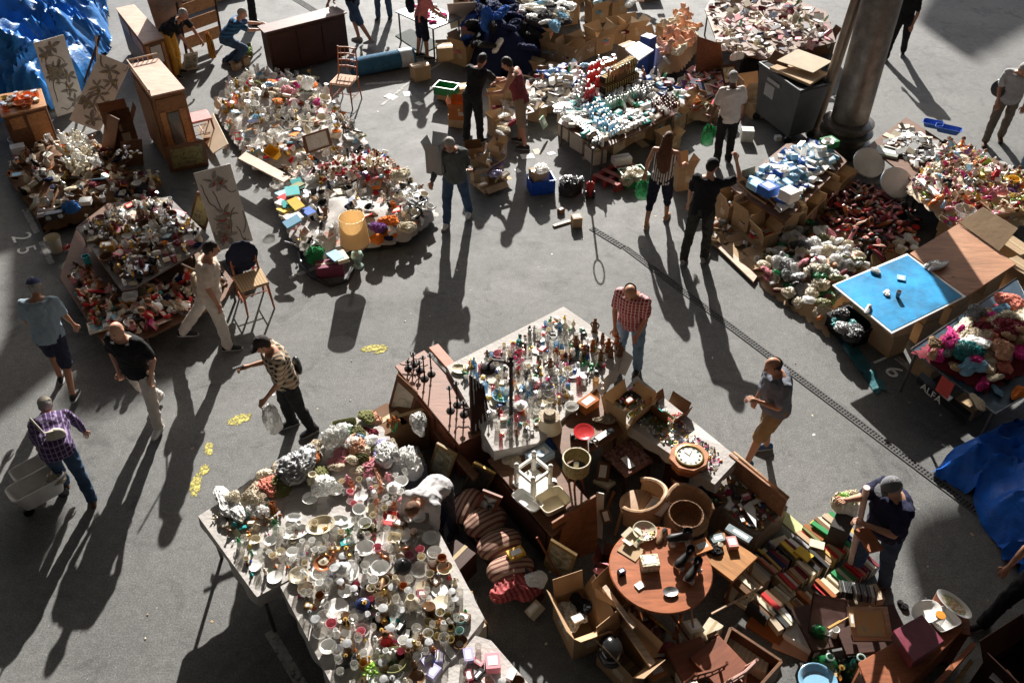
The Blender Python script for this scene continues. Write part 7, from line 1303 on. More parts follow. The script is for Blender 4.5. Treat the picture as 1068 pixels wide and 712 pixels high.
for p,c_,kn,s_,lb in [((913,283),_W,_2,.45,'white crumpled tissue on the blue board'),((936,309),_y,'tumbler',1.0,'small grey cup on the blue board'),((905,323),_y,'slipper',.8,'grey slipper near the near left edge of the blue board'),((940,290),'sky',_s,(1,1.4,.2),'turquoise card on the blue board'),((925,306),_W,_0,.35,'small white rag in the middle of the blue board')]: put(kn,at(*p,.795),U_(0,3),c_,_p if kn != _2 else _c,s_,label=lb)
put('garment3',at(975,278,.79),.5,_W,_p,(1.6,.5,.5),label='crumpled clear plastic strip between blue board and plywood'); put('tool',at(995,289,.79),0,_K,_p,.4,label='tiny black peg on the plywood sheet')
for p,rz,c_,s_,lb in [((1037,238),.2,_T,(1.2,.9,1.2),'open brown carton behind the plywood at the right'),((972,200),.9,_C,(.8,.8,1.2),'pale grey carton left of the toy stall'),((990,240),.5,_T,(.8,.7,.8),'low brown carton at the far edge of the plywood')]: put(_o,at(*p,.3 if p[0] > 980 else 0),rz,c_,_k,s_,label=lb)
for p,s_,lb in [((1037,250),(1,.9,1.1),'carton under the open brown carton behind the plywood'),((990,255),(1,.9,1.1),'carton under the low brown carton at the plywood far edge')]: put(_n,at(*p,0),.4,_T,_k,s_,label=lb)
board('cardboard_flap','upright cardboard panel standing at the far edge of the plywood',_k,[(1000,232),(1042,262),(1062,238),(1025,216)],0,.008,M_CB2,zs=[.8,.8,1.05,1.05])
put('glass_bowl',at(1004,226,.7),0,_W,_g,2.0,label='large clear bowl at the far corner of the plywood'); put(_n,at(1004,240,0),.3,_y,_k,(.9,.9,2.5),label='grey carton under the large clear bowl',m=cm(_y,_k))
# top right stall: papers and toys
zone('papers','',[(925,145,'at the left of the paper stall'),(955,145,'at the right of the paper stall')]); PT = [(905,152),(960,195),(1000,158),(945,122)]
table('trestle_table','trestle table of papers beside the column','table',PT,.5,W_BROWN,M_LEG)
put(_t,at(925,160,.5),-.5,'olive',_m,(2.6,4.5,1.5),label='grey-green metal case lying on the left of the paper stall',m=mat('greygreen',(.25,.27,.22),.4)); scatter('papers',Heap([(915,145),(955,175),(990,155),(945,125)],.51,.12),80,[(_a,3,[(_W,_a),(_C,_a),(_y,_a)],(.4,.9)),(_t,2,[(_W,_a),(_y,_p),(_S,_m)],(.7,1.1)),('spoon',1,[(_S,_m)],(.8,1.3)),('book',.6,[(_C,_a),(_y,_a)],(.7,.9))],16,.5)
for p,c_,lb,s_ in [((972,132),'blue','bright blue shallow tray at the far edge of paper stall',(1,.9,.9)),((988,138),'blue','blue crate right of the bright blue tray',(1.3,.8,1)),((960,150),_T,'wooden compartment tray in the paper stall',(1,.9,.7))]: put('basin',at(*p,.55),-.5,c_,_p if c_ == 'blue' else _w,s_,label=lb)
zone('toys','',[(965,190,'at the left end of the toy stall'),(1000,175,'in the far middle of the toy stall'),(1000,215,'at the near left of the toy stall'),(1040,185,'at the far right of the toy stall'),(1045,215,'at the right of the toy stall')])
TP = [(945,195),(1000,240),(1085,230),(1085,185),(985,145)]; table('trestle_table','trestle table of bright toys and trinkets at upper right','table',TP,.5,W_BROWN,M_LEG)
BR = [(_b,_p),(_y,_p),(_C,_p),(_B,_p),('magenta',_p),(_P,_p),(_W,_p),('yellow',_p),('purple',_p),('lime',_p),('sky',_p),('orange',_p),(_K,_p),(_C,_p),(_W,_p),('red',_p)]
hp = Heap(TP,.51,.2,.3,6); hp.mound('toy_cloth',cm(_b,_c),'beige cloth hidden under the bright toys at upper right',_c); scatter('toys',hp,280,[(_s,.6,BR,(.8,1.4)),(_0,2.5,BR,(.4,.7)),('toy_car',1.5,BR,(1.4,2.2)),('doll',2,BR,(.9,1.2)),('brooch',2,BR,(2.5,4)),('booklet',1.5,BR,(.8,1.3)),('bottle',1,BR,(.5,.8)),('remote',1,BR,(.8,1)),('beads',1,BR,(1,1.5)),('spray_can',1,BR,(.6,.9)),('disc_case',1,BR,(.8,1)),('flowers',.6,[(_P,_c),('yellow',_c)],(.6,.8)),('ball_item',1,BR,(.4,.8)),('animal_ornament',1,BR,(.7,1))],26,.55)
put(_t,at(968,196,.66),yaw((950,180),(985,212)),'sky',_m,(3.5,1.6,1),label='long pale blue framed panel leaning at the left edge of toy stall',m=cm(_S,_p)); put('basket',at(1056,190,.66),0,'yellow',_p,.6,label='small yellow basket at the right edge of toy stall')
# clothes table
zone('clothes','',[(970,380,'at the left corner of the clothes table'),(1010,370,'in the middle of the clothes table'),(1050,350,'at the right of the clothes table'),(1040,400,'at the near end of the clothes table')])
CT = [(950,364),(1038,431),(1110,390),(1060,290)]; t = table('trestle_table','dark blue topped table of clothes with aluminium edge at right','table',CT,.74,mat('dark_blue_top',(.02,.045,.07),.35),M_LEG)
P = quad(CT,.745); child(obj('edge_trim',MB().tube([tuple(p) for p in P],.012,5,True),M_SILV),t)
hp = Heap([(952,362),(1030,405),(1100,370),(1060,300)],.745,.26,.3,7)
CC = [(_M,_c),(_C,_c),('peach',_c),(_W,_c),('salmon',_c),(_b,_c),('magenta',_c),('sky',_c),(_y,_c),(_T,_c)]
hp.mound('clothes_heap_base',cm(_M,_c),'dark red blanket underneath the clothes on the right table','blanket'); scatter('clothes',hp,75,[(_0,2,CC,(.6,1.1)),(_1,2,CC,(.6,1.1)),(_2,2,CC,(.6,1.1)),('garment3',1,CC,(.6,1))],14,.5)
for p,z_,c_,s_,kn,lb in [((1008,370),.86,'teal',(1.3,1.1,1.3),'poly_bag2','green translucent bundle on the clothes table'),((1051,345),.95,_M,(1.2,1.3,1.2),_1,'dark red jumper on top of the clothes table'),((1025,402),.78,'magenta',(.9,.4,.7),_2,'bright pink scarf near the near edge of clothes table'),((1040,408),.76,'sky',(.5,.35,.5),_0,'pale blue cloth near the front corner of clothes table'),((978,372),.80,'magenta',(.9,.6,.8),'garment3','magenta patterned garment at the left corner of clothes table'),((1045,368),.95,'peach',(1.1,.8,1.2),'garment3','peach blouse below the dark red jumper'),((1005,345),.92,_C,(1.2,.8,.9),_0,'cream shirt behind the green translucent bundle'),((1062,410),.76,'orange',(.8,.5,.6),_1,'orange garment at the right edge of clothes table'),((1020,420),.76,_b,(.9,.4,.4),_2,'long beige cloth at the near edge of clothes table'),((1018,328),.9,_y,(1,.8,.8),'garment3','grey striped garment at the far edge of clothes table')]: put(kn,at(*p,z_),U_(0,3),c_,_c if kn[0] == 'g' else _p,s_,label=lb)
a_,b_ = at(977,388,.73),at(1000,406,.73)
# red label hanging under the edge and white lettering on the beam
A,B = quad([(984,390),(997,400)],.72); d = (B-A).normalized(); n = Vector((d.y,-d.x,0)); n = n if n.y < 0 else -n; q = MB(); V = [A + n*.02,B + n*.02,B + n*.03 - Vector((0,0,.26)),A + n*.03 - Vector((0,0,.26))]; q.add(V + [v - n*.004 for v in V],[(0,1,2,3),(7,6,5,4),(0,4,5,1),(1,5,6,2),(2,6,7,3),(3,7,4,0)]); tag(obj('red_tag',q,mat('red_card',(.52,.07,.06),.7)),'red paper tag hanging from the clothes table edge','tag')
bm_ = board('black_beam','black beam marked ALFA lying under the clothes table edge','beam',[(958,392),(1010,436),(1014,431),(962,387)],.30,.12,M_BLACK)
A,B = quad([(960,393),(1012,437)],.30); d = (B-A).normalized(); n = Vector((d.y,-d.x,0)); n = n if n.y < 0 else -n; mid = A.lerp(B,.30) + n*.045 + Vector((0,0,-.06)); z_ax = n; x_ax = d; y_ax = Vector((0,0,1)); M = Matrix((( x_ax.x,y_ax.x,z_ax.x,mid.x),(x_ax.y,y_ax.y,z_ax.y,mid.y),(x_ax.z,y_ax.z,z_ax.z,mid.z),(0,0,0,1)))
lt = text_on('lettering','ALFA',.15,M_WHITE,M); lt.parent = bm_
for p,s_ in [((975,400),(1,1,1)),((1020,440),(1,1,.9))]: put(_n,at(*p,0) + Vector((0,.25,0)),.6,_T,_k,(1,.9,.72),label='carton ' + ('at the left under the clothes table' if p[0] < 1000 else 'at the near end under the clothes table'))
put(_0,at(1022,425,.02),.2,'magenta',_c,.6,label='pink cloth fallen under the clothes table')

# ------------------------------------------------------------------ top centre stalls
zone('cosm','',[(585,125,'at the left of the cosmetics stall'),(615,105,'by the red bottles of the cosmetics stall'),(645,110,'in the middle of the cosmetics stall'),(640,140,'at the near edge of the cosmetics stall'),(690,110,'at the right of the cosmetics stall'),(650,75,'at the far side of the cosmetics stall')])
boxrow('cosm',(586,138),(628,172),3,0,kinds=(_n,),s=(.85,.9),zs=(1,1.1),cols=(_C,),st=2); boxrow('cosm',(632,158),(672,140),3,0,kinds=(_o,),s=(.8,.9),zs=(1.2,1.4),cols=(_T,_C),fill=PACK); boxrow('cosm',(672,145),(712,118),3,0,s=(.9,1),zs=(1.1,1.3),fill=CLO)
CP = [(582,128),(628,156),(706,118),(668,82),(604,86)]; table('trestle_table','low table carrying rows of cosmetic bottles','table',CP,.5,W_BROWN,M_LEG)
def rows(zn,kn,a,b,c_,nx,ny,z,colour,fin,s,adj=None,m=None,jit=.02,cap=None):
  A,B,C_ = at(*a,z),at(*b,z),at(*c_,z)
  for i in range(nx):
    for j in range(ny):
     if R.random() < .86: p = A + (B-A)*((i+.5)/nx) + (C_-A)*((j+.5)/ny); put(kn,(p.x + U_(-jit,jit),p.y + U_(-jit,jit),z),math.atan2((B-A).y,(B-A).x) + U_(-.1,.1),colour,fin,s*U_(.93,1.05),zone=zn,adj=adj,m=m,mats=cap)
WHC = {'cap': cm(_W,_p)}
rows('cosm','bottle',(598,112),(605,116),(604,84),3,6,.51,_S,_g,1.1); rows('cosm','bottle',(609,112),(625,105),(612,78),6,4,.51,'red',_p,1.25,m=cm('red',_p)); rows('cosm','pump_bottle',(630,110),(662,95),(634,117),14,3,.51,'green',_p,.95,adj='pale green',m=mat('palegreen',(.36,.50,.40),.3)); rows('cosm','pump_bottle',(658,96),(672,88),(668,108),6,5,.51,_S,_g,.9)
rows('cosm','bottle',(676,110),(696,98),(690,124),8,6,.51,_M,_g,.6,adj='dark purple'); rows('cosm','spray_can',(634,148),(652,140),(608,115),6,7,.51,'sky',_p,.8,adj='blue-capped white'); rows('cosm','tin',(636,130),(664,116),(646,144),8,3,.51,_W,_p,.8)
rows('cosm',_t,(620,104),(612,112),(640,122),3,9,.53,'teal',_a,.8); 
for i in range(12): put(_t,at(600 + i*2.3,124 + i*1.9,.56),yaw((605,120),(622,112)),_K if i % 2 else _y,_p,(1.4,.6,.9),zone='cosm')
table_fill = Heap([(580,126),(626,156),(704,118),(668,82),(604,84)],.51,.02); scatter('cosm',table_fill,110,[(_t,3,[(_W,_a),('sky',_a),('teal',_a),(_y,_p),(_b,_k)],(1,1.5)),(_s,2,[(_W,_a),(_b,_k),(_B,_k),('teal',_a)],(1,1.5)),(_1b,1,[(_W,_p),(_y,_p)],(.5,.8)),('bottle',1,[(_W,_p),('green',_p)],(.7,1))],12,.6)
# yellow-black striped cases
MC = stripes('striped_case',(.48,.32,.12),(.02,.015,.01),14,0,.55)
for i,(a,b,z_,lb) in enumerate([((628,95),(664,78),.62,'nearest yellow and black striped bottle crate on cosmetics stall'),((628,84),(660,70),.78,'middle striped bottle crate on the cosmetics stall'),((640,74),(660,62),.92,'topmost striped bottle crate beside the dark blue box')]):
  A,B = at(*a,z_),at(*b,z_); p = (A+B)/2; tag(obj('bottle_crate',MB().box((0,0,0),((B-A).length,.14,.13)).mesh('c',.004),MC,None,p,math.atan2((B-A).y,(B-A).x)),lb,'crate')
  put(_n,(p.x,p.y+.05,.0),math.atan2((B-A).y,(B-A).x),_B,_k,((B-A).length/.45,.6,(z_-.066)/.265),label='carton stack carrying the ' + lb.split(' on ')[0].split(' beside')[0],m=cm(_B,_k))
rows('cosm','bottle',(632,78),(655,68),(636,84),7,2,.84,_R,_p,.7); rows('cosm','jar',(624,66),(640,60),(628,74),5,2,.75,_R,_h,.9)
put(_n,at(672,82,0),yaw((664,82),(682,72)),'blue',_k,(.55,.8,3.6),label='tall dark blue box with white top on the cosmetics stall',m=mat('deepbluebox',(.02,.05,.24),.5)); board('white_lid','white lid lying on the tall dark blue box','lid',[(652,51),(666,63),(682,52),(666,43)],.965,.03,M_WHITE); put(_n,at(686,74,0),.4,_W,_k,(.7,.7,2.2),label='white carton right of the tall dark blue box',m=M_WHITE)
# pack of clear wrap catching the sun at the left end
put(_1b,at(588,114,.5),.3,_W,_p,(1.6,1.3,.7),label='clear shiny plastic wrap glaring at the left end of the cosmetics stall',m=mat('shiny_wrap',(.75,.77,.78),.12,var=.05)); put(_0b,at(600,122,.54),1.3,_W,_p,(1.3,1.2,.5),label='second sheet of shiny wrap beside the glaring one',m=mat('shiny_wrap',(.75,.77,.78),.12))
put(_t,at(566,128,.25),1.2,'lime',_a,(1.4,3,1),(1.1,0),label='pale green and white poster standing at the left of the cosmetics stall',m=picture('green_poster',[(.4,(.25,.45,.3)),(.6,(.6,.65,.6))],6,.5)) 
# papers, plates and metal on the ground left of it
zone('sheets','',[(550,85,'at the far end of the paper heap left of cosmetics'),(570,105,'in the middle of the paper heap left of cosmetics'),(560,120,'at the near end of the paper heap left of cosmetics')])
boxrow('sheets',(556,128),(598,92),4,0,zs=(1,1.3),s=(.8,.9),kinds=(_n,)); scatter('sheets',Heap([(545,120),(600,105),(605,80),(552,72),(540,90)],.27,.1),90,[(_a,3,[(_W,_a),(_C,_a)],(.5,1)),('book',1,[(_W,_a),(_C,_a),(_b,_a)],(.8,1.1)),(_1b,1,[(_W,_p),(_S,_p)],(.5,.9)),(_t,1,[(_D,_p),(_S,_m)],(.7,1)),('magazine',1,[(_W,_a)],(.7,.9)),(_1,.5,[(_W,_c),(_D,_c)],(.5,.7))],18,.5)
boxrow('cosm',(690,140),(742,108),3,0,s=(.9,1),zs=(.9,1.2),fill=CLO + PACK); boxrow('cosm',(735,128),(765,118),1,0,s=(.9,1),zs=(.9,1.2),fill=TOOLS)
for hx,n in (([(600,95),(650,70),(700,80),(725,105),(700,120),(640,88)],70),([(548,84),(560,70),(640,60),(650,78),(600,92)],60)): scatter('cosm',Heap(hx,.38,.12),n,PACK + [('bottle',1,[(_W,_p),('green',_p),(_R,_p)],(.7,1)),(_s,2,[(_B,_k),(_b,_k),(_M,_a)],(1,1.6)),(_1,.6,[(_b,_c),(_D,_c)],(.4,.7))],16,.5)
zone('scrap','',[(500,260,'scattered on the open asphalt in the middle'),(200,560,'scattered on the open asphalt at lower left'),(950,130,'scattered on the open asphalt at upper right'),(860,430,'scattered on the open asphalt by the grate')])
for i in range(90):
  p = (U_(130,1050),U_(60,700)); q = at(*p,.003); put(_a if i % 3 else 'brooch',tuple(q),U_(0,6),R.choice([_W,_b,_C,_T]),_a,U_(.06,.16) if i % 3 else .7,zone='scrap')
# boxes of clothes behind
zone('dress','',[(520,30,'in the dark clothes heap at top centre'),(570,25,'in the pale clothes boxes at top centre'),(615,45,'in the clothes boxes behind cosmetics'),(575,60,'in the clothes box beside the maroon-shirted man'),(600,10,'at the far top of the clothes boxes')])
for (a,b,n) in [((545,52),(575,46),2),((572,62),(600,70),2),((600,62),(632,50),2),((560,30),(600,22),2),((470,60),(500,72),1),((610,25),(650,15),2),((640,44),(665,38),2),((672,62),(705,48),2)]: boxrow('dress',a,b,n,0,zs=(1.3,1.8),s=(1,1.2),fill=CLO)
NV = [(_N,_c),(_N,_c),(_K,_c),(_D,_c),('blue',_c)]
hp = Heap([(478,40),(500,60),(560,58),(568,30),(540,8),(490,10)],0,1.15,.25,9); hp.mound('clothes_rack_cover',cm(_N,_c),'dark blue blankets hanging under the heap of dark clothes','blanket'); scatter('dress',hp,55,[(_0,2,NV,(1,1.7)),(_1,2,NV,(1,1.7)),('garment3',1,NV + [(_y,_c),(_W,_c),(_P,_c)],(.8,1.3))],12,.45)
scatter('dress',Heap([(535,12),(560,30),(590,35),(600,8),(560,-8)],.8,.15),36,[(_0,2,[(_W,_c),(_y,_c),(_D,_c),(_C,_c)],(.8,1.3)),(_1,1,[(_W,_c),('sky',_c)],(.8,1.2)),(_1b,1,[(_W,_p)],(.8,1.1))],14,.5)
boxrow('dress',(540,32),(600,18),3,0,kinds=(_n,),zs=(2.6,3),s=(1.2,1.3))
scatter('dress',Heap([(480,8),(530,12),(600,6),(690,6),(690,-20),(470,-20)],.4,.15),90,[(_0,2,CC + NV,(.7,1.2)),(_n,.6,[(_T,_k)],(.7,1.1)),(_1b,1,BG,(.8,1.2)),(_s,1,BR + [(_B,_k)],(1,2)),('book',1,[(_M,_a),(_C,_a)],(1,1.3))],14,.5)
boxrow('dress',(640,72),(668,62),1,0,kinds=(_n,),zs=(1.5,1.7),s=(.9,1)); boxrow('dress',(552,74),(600,86),3,0,kinds=(_n,),zs=(1,1.2),s=(.8,.9)); boxrow('dress',(470,6),(690,-4),8,0,kinds=(_n,),zs=(1.2,1.5),s=(1.2,1.4))
board('cardboard_sheet','large pinkish grey cardboard sheet leaning behind the dark clothes',_k,[(470,30),(500,22),(497,2),(466,4)],0,.02,M_CB,zs=[.2,.2,1.1,1.1]); board('cardboard_sheet','brown cardboard panel leaning at the top left of the dark clothes',_k,[(500,18),(538,12),(536,-10),(500,-6)],0,.02,M_CB2,zs=[.3,.3,1.1,1.1])
t = table('trestle_table','pale blue-grey table at the top beside the person in pink','table',[(412,12),(452,30),(482,18),(440,2)],.7,mat('palegreen_top',(.30,.36,.37),.5),M_LEG); zone('pinkt','',[(445,14,'on the pale blue-grey table at top')]); scatter('pinkt',Heap([(416,10),(452,26),(478,14),(440,0)],.71,0),22,[(_0,1,[('red',_c),('magenta',_c),(_W,_c)],(.4,.7)),(_t,1,BR,(.8,1.2)),('glasses',1,[(_K,_p)],(1,1.4))],8,.7)
board('grey_mat','dark grey patterned mat lying on the asphalt beside the pink top person','mat',[(412,37),(440,56),(462,46),(428,30)],.02,.012,mat('grey_mat',(.07,.08,.075),.9,var=.4,scale=30))
# cartons round the green crate
zone('carts','',[(435,78,'left of the green crate'),(458,48,'beyond the green crate'),(480,115,'below the green crate by the man in black'),(510,170,'in the carton pile right of the bearded man'),(500,130,'behind the man in black')])
for p,z_,s_,rz,c_,kn in [((439,82),0,(.9,.8,1.2),.5,_T,_n),((464,62),0,(.85,1,1.5),.15,_T,_n),((464,60),.4,(.8,.9,1.0),.2,_T,_n),((484,102),0,(.9,.9,1),.3,_T,_n),((478,130),0,(.8,.9,1.0),-.2,_T,_n),((480,122),.27,(.9,.9,1.0),-.1,_R,_o),((520,120),0,(.8,.8,1.4),.2,_T,_o),((520,140),0,(.8,.8,1.2),.5,_T,_o),((530,110),.2,(.8,.8,1.2),.5,_T,_o),((512,195),0,(.9,.8,.9),.6,_T,'flat_box'),((512,180),.12,(.8,.8,.8),.9,_T,_o),((495,172),0,(.7,.7,1.2),.2,_B,_o),((520,166),.2,(.8,.6,1.0),1.2,_T,_o),((500,190),.05,(.6,.8,1),.3,_T,_o)]: put(kn,at(*p,z_),rz,c_,_k,s_,zone='carts',adj=_B)
put('crate',at(466,97,.22),-.35,'green',_p,(.75,.75,.6),label='bright green slotted plastic crate beside the man in black'); put(_n,at(468,102,0),-.35,_T,_k,(1,.9,.85),label='carton under the bright green slotted crate')
scatter('carts',Heap([(490,160),(525,158),(532,190),(500,200)],.25,.05),14,[(_1,1,[(_W,_c),(_y,_c)],(.4,.7)),(_1b,1,[(_W,_p),('lavender',_p)],(.6,.9)),(_t,1,[(_T,_k)],(1,1.6))],20,.5); scatter('carts',Heap([(512,105),(540,95),(545,130),(515,148)],.3,.06),22,CLO + [(_t,1,[(_T,_k),(_W,_a)],(1,1.8))],18,.5)
crj = put(_o,p_jacket['W']((.26,.16,1.0)),rad(160),_y,_k,(.6,.8,1.6),label='greyish cardboard crate carried on the shoulder of the bearded man',m=cm(_y,_k))
put('crate',at(564,198,0),.25,'blue',_p,(.72,.8,.9),label='bright blue plastic crate holding a brown carton',m=mat('crate_blue',(.01,.08,.5),.4)); put(_n,at(562,190,.14),.5,_T,_k,(.7,.7,1.0),label='brown carton with clear plastic inside the bright blue crate'); put(_1b,at(565,178,.40),.5,_W,_p,.9,label='clear plastic in the carton of the bright blue crate')
zone('litter','',[(600,190,'around the pallet jack'),(400,100,'on the asphalt by the wooden chair'),(540,150,'on the asphalt beside the maroon-shirted man')])
for p in [(408,101),(425,98),(437,108),(432,115),(550,163),(560,158),(540,178),(612,165),(670,150),(690,165),(575,160)]: put(_a,at(*p,.004),U_(0,3),_W if R.random() < .7 else _b,_a,U_(.4,.9),(U_(0,.06),0),zone='litter')
# pallet jack with its red fork pallet
t = thing('pallet_jack','pallet jack with tall black handle standing by the red pallet','pallet jack',at(615,205)); obj('handle',MB().tube([(0,0,.1),(0,0,.95)],.018,8),M_BLACK,t); obj('grip',MB().tube([(.1*math.sin(a)*.8,-.02,1.09 - .16*math.cos(a)) for a in [i/14*6.283 for i in range(14)]],.013,6,True),M_BLACK,t); obj('pump',MB().lathe([(.06,.03),(.07,.1),(.07,.26),(.03,.3)],14),mat('jack_red',(.35,.03,.025),.5),t)
for s in (-1,1): obj('wheel',MB().lathe([(.02,-.02),(.07,-.02),(.07,.02),(.02,.02)],14,M=Matrix.Translation((s*.06,-.05,.07)) @ MR(rad(90),4,'Y')),M_BLACK,t)
pal = thing('wooden_pallet','small red-painted pallet with slats behind the pallet jack','pallet',at(645,186),yaw((625,200),(665,175)))
for i in range(4): obj('slat',MB().box((-.36+i*.24,0,.13),(.1,.55,.02)).mesh('s',.003),mat('pale_red_wood',(.35,.13,.11),.8),pal)
for s in (-1,0,1): obj('bearer',MB().box((0,s*.24,.06),(.85,.07,.12)).mesh('b',.004),mat('jack_red2',(.30,.05,.05),.7),pal)
put(_n,at(648,170,.14),.3,_y,_k,(.8,.6,.5),label='pale carton lying on the red-painted pallet',m=cm(_W,_k)); put('poly_bag3',at(596,200,0),.4,_K,_p,(1.5,1.3,1.8),label='black bin bag with shiny top beside the pallet jack'); put(_1b,at(592,190,.15),.4,_S,_p,(1.1,.9,.8),label='silvery crinkled bag on the black bin bag')
put(_s,at(601,235,0),.2,_T,_k,(1.35,2.0,3.0),label='small brown carton alone on the asphalt below the pallet jack'); put(_s,at(585,222,0),.7,_B,_k,(.9,1,1.4),label='tiny brown carton left of the lone small carton'); put(_t,at(586,234,0),.5,_b,_w,(2.2,.8,1),label='yellowish slat lying left of the lone small carton')
put('crate',at(660,190,0),.35,'green',_p,(.75,.9,.75),label='dark green crate of wrapped food left of the woman'); zone('gcrate','',[(660,185,'in the dark green crate left of the woman')]); contents('gcrate',tuple(at(660,190)[:2]),.14,.18,[(_1b,1,[(_W,_p),(_C,_p),(_P,_p)],(.8,1.1))],5)
put(_o,at(710,195,0),.3,_T,_k,(.7,.8,1.7),label='tall brown carton right of the woman in striped top',m=M_CARD); put(_o,at(696,155,0),.6,_T,_k,(.9,.8,1),label='brown carton behind the woman with long hair')
put(_n,at(778,146,0),-.1,_W,_k,(.55,.6,.9),label='white boxy appliance on the asphalt right of the white t-shirt man',m=mat('appliance_white',(.62,.60,.56),.4)); put(_s,at(811,146,0),.1,_W,_a,(1.0,1.3,1.4),label='small white box at the foot of the waste container')
put(_o,at(780,112,0),.3,_T,_k,(1.1,1,1.8),label='open brown carton left of the waste container',m=M_CARD); put(_n,at(790,120,0),.3,_T,_k,(1,.9,1),label='carton beneath the waste container left corner')
# dolls, magazines, framed cupboard door right of cosmetics
zone('teds','',[(705,40,'in the pink soft toy heap'),(700,60,'at the near end of the soft toy heap')]); hp = Heap([(688,70),(712,66),(732,40),(722,12),(700,20),(684,45)],.2,.5,.2,3); hp.mound('cardboard_sheet',M_CB2,'cardboard base under the pink soft toys',_k); scatter('teds',hp,30,[('teddy',4,[('peach',_c),('peach',_c),(_C,_c)],(1.3,1.8)),(_2,.7,[(_W,_c),('peach',_c)],(.6,.9))],35,.55)
zone('mags','',[(725,80,'at the far side of the magazine heap'),(735,105,'at the near side of the magazine heap'),(760,95,'at the right of the magazine heap')]); hp = Heap([(700,88),(715,118),(740,122),(765,100),(785,92),(760,70),(725,62)],.12,.3,.3,2); hp.mound('cardboard_sheet',M_CB2,'cardboard beneath the colourful magazines',_k)
MG = [(_M,_a),('red',_a),('orange',_a),(_N,_a),(_W,_a),('purple',_a),('olive',_a),(_D,_a),(_C,_a)]; scatter('mags',hp,75,[('magazine',3,MG,(.8,1.2)),('book',2,MG,(.9,1.2)),('disc_case',1,MG,(1,1.3)),('booklet',1,MG,(1,1.4))],16,.45)
board('cupboard_door','reddish brown cupboard door leaning behind the magazine heap','door',[(726,82),(755,78),(752,46),(728,38)],0,.04,wood('door_red',(.20,.07,.03)),zs=[.15,.15,1.0,1.0]); framed('dark framed boards stacked behind the white t-shirt man',[(757,100),(772,98),(768,72),(752,68)],[.1,.1,.6,.6],W_DARK,LAND,31)
# books and papers in the upper right
zone('flea','',[(770,15,'at the far end of the pale bric-a-brac stall'),(760,45,'at the left of the pale bric-a-brac stall'),(820,20,'at the far middle of the book stall'),(850,35,'at the right end of the book stall'),(815,45,'in front of the book stall')])
FP = [(735,10),(750,50),(795,62),(872,44),(862,12),(800,-12),(745,-8)]; table('trestle_table','long table of papers and bric-a-brac at the top right of centre','table',FP,.6,W_BROWN,M_LEG)
hp = Heap(FP,.61,.2,.4,1); PB = [(_W,_a),(_C,_a),(_b,_a),(_P,_a),(_y,_a),(_M,_a),(_N,_a),(_W,_a)]; scatter('flea',hp,240,[('book',3,PB,(.7,1)),(_a,2,PB,(.4,.8)),(_s,.8,PB,(.8,1.4)),('magazine',1,PB,(.6,.9)),('tool',1.5,[(_C,_w),(_b,_w)],(.8,1.4)),('animal_ornament',1,[(_C,_e),(_b,_w)],(1,1.5)),('bottle',.6,[('green',_g),(_W,_g)],(.7,1)),('booklet',2,PB,(.8,1.3)),(_1,.6,[(_W,_c),(_b,_c)],(.4,.7))],22,.45)
for i,p in enumerate([(815,70),(830,66),(846,60),(858,55)]): put(_o if i % 2 else _n,at(*p,0) ,.3,_B,_k,(.8,.8,1.7),label=['leftmost','second','third','rightmost'][i] + ' brown carton standing in front of the book stall above the container',m=cm(_B,_k))
put('hat',at(790,42,.8),0,_W,_c,.8,label='white round hat on the bric-a-brac stall near the container'); put(_n,at(792,66,0),.1,_C,_k,(.6,.5,2.6),label='upright cream carton at the near corner of the bric-a-brac stall',m=cm(_C,_k)); put(_0,at(768,62,.5),.2,_W,_p,(.8,.5,2),label='white plastic sheet hanging over the corner of the bric-a-brac stall'); put(_1,at(783,78,.0),.2,_K,_c,(1.3,1.3,5),label='black covered pile left of the waste container')

# ------------------------------------------------------------------ left stalls
zone('glassw','',[(275,80,'at the far side of the glassware stall'),(300,110,'in the middle of the glassware stall'),(250,100,'at the left of the glassware stall'),(345,130,'at the right of the glassware stall'),(290,140,'at the near side of the glassware stall')])
GP = [(222,112),(262,172),(330,168),(385,145),(355,108),(330,78),(262,72),(228,90)]; hp = Heap(GP,.1,.28,.3,8); hp.mound('ground_cloth',M_CLOTHW,'pale cloth spread under the glassware on the left stall',_c)
DKc = [(_B,_w),(_C,_h),(_G,_m),(_S,_m),(_D,_m)]
CL_ = [('red',_c),(_P,_c),(_B,_c),(_W,_c),(_C,_c),('sky',_c),(_T,_c),('orange',_c),(_N,_c)]
scatter('glassw',hp,300,[('tumbler',4,GL,(1.2,1.7)),('wine_glass',1.2,GL,(1.1,1.4)),('vase',1,GL + WH,(.9,1.3)),(_bw,1.5,GL + WH,(1,1.4)),('candlestick',.5,[(_S,_m),(_G,_m)],(1,1.4)),('teapot',.6,[(_S,_m),(_W,_h)],(.7,.9)),('plate',.8,WH + GL,(.9,1.3)),('booklet',2.5,CL_,(.9,1.5)),(_1,2,CL_,(.4,.7)),('book',1,CL_,(.7,1)),('frame',.5,[(_G,_w),(_D,_w)],(.5,.8)),(_f,.7,WH + [(_G,_m)],(.9,1.3)),('spoon',1,[(_S,_m)],(1,1.4)),(_s,1,DKc,(.8,1.2)),('jar',1,GL + [(_G,_m)],(1,1.3)),(_0b,.5,[(_W,_p)],(.4,.6)),('jug',.7,GL + [(_S,_m)],(1,1.4))],16,.5)
scatter('glassw',Heap([(262,85),(330,80),(338,108),(285,112)],.38,.1),30,[(_0b,2,[(_W,_p),('sky',_p),(_P,_p)],(.7,1.1)),(_0,2,[(_C,_c),('orange',_c),('magenta',_c),('olive',_c)],(.5,.8)),('shoe',1,[(_B,_l),(_C,_l)],(.9,1)),('newspaper',.8,[(_b,_a)],(.5,.7))],15,.55)
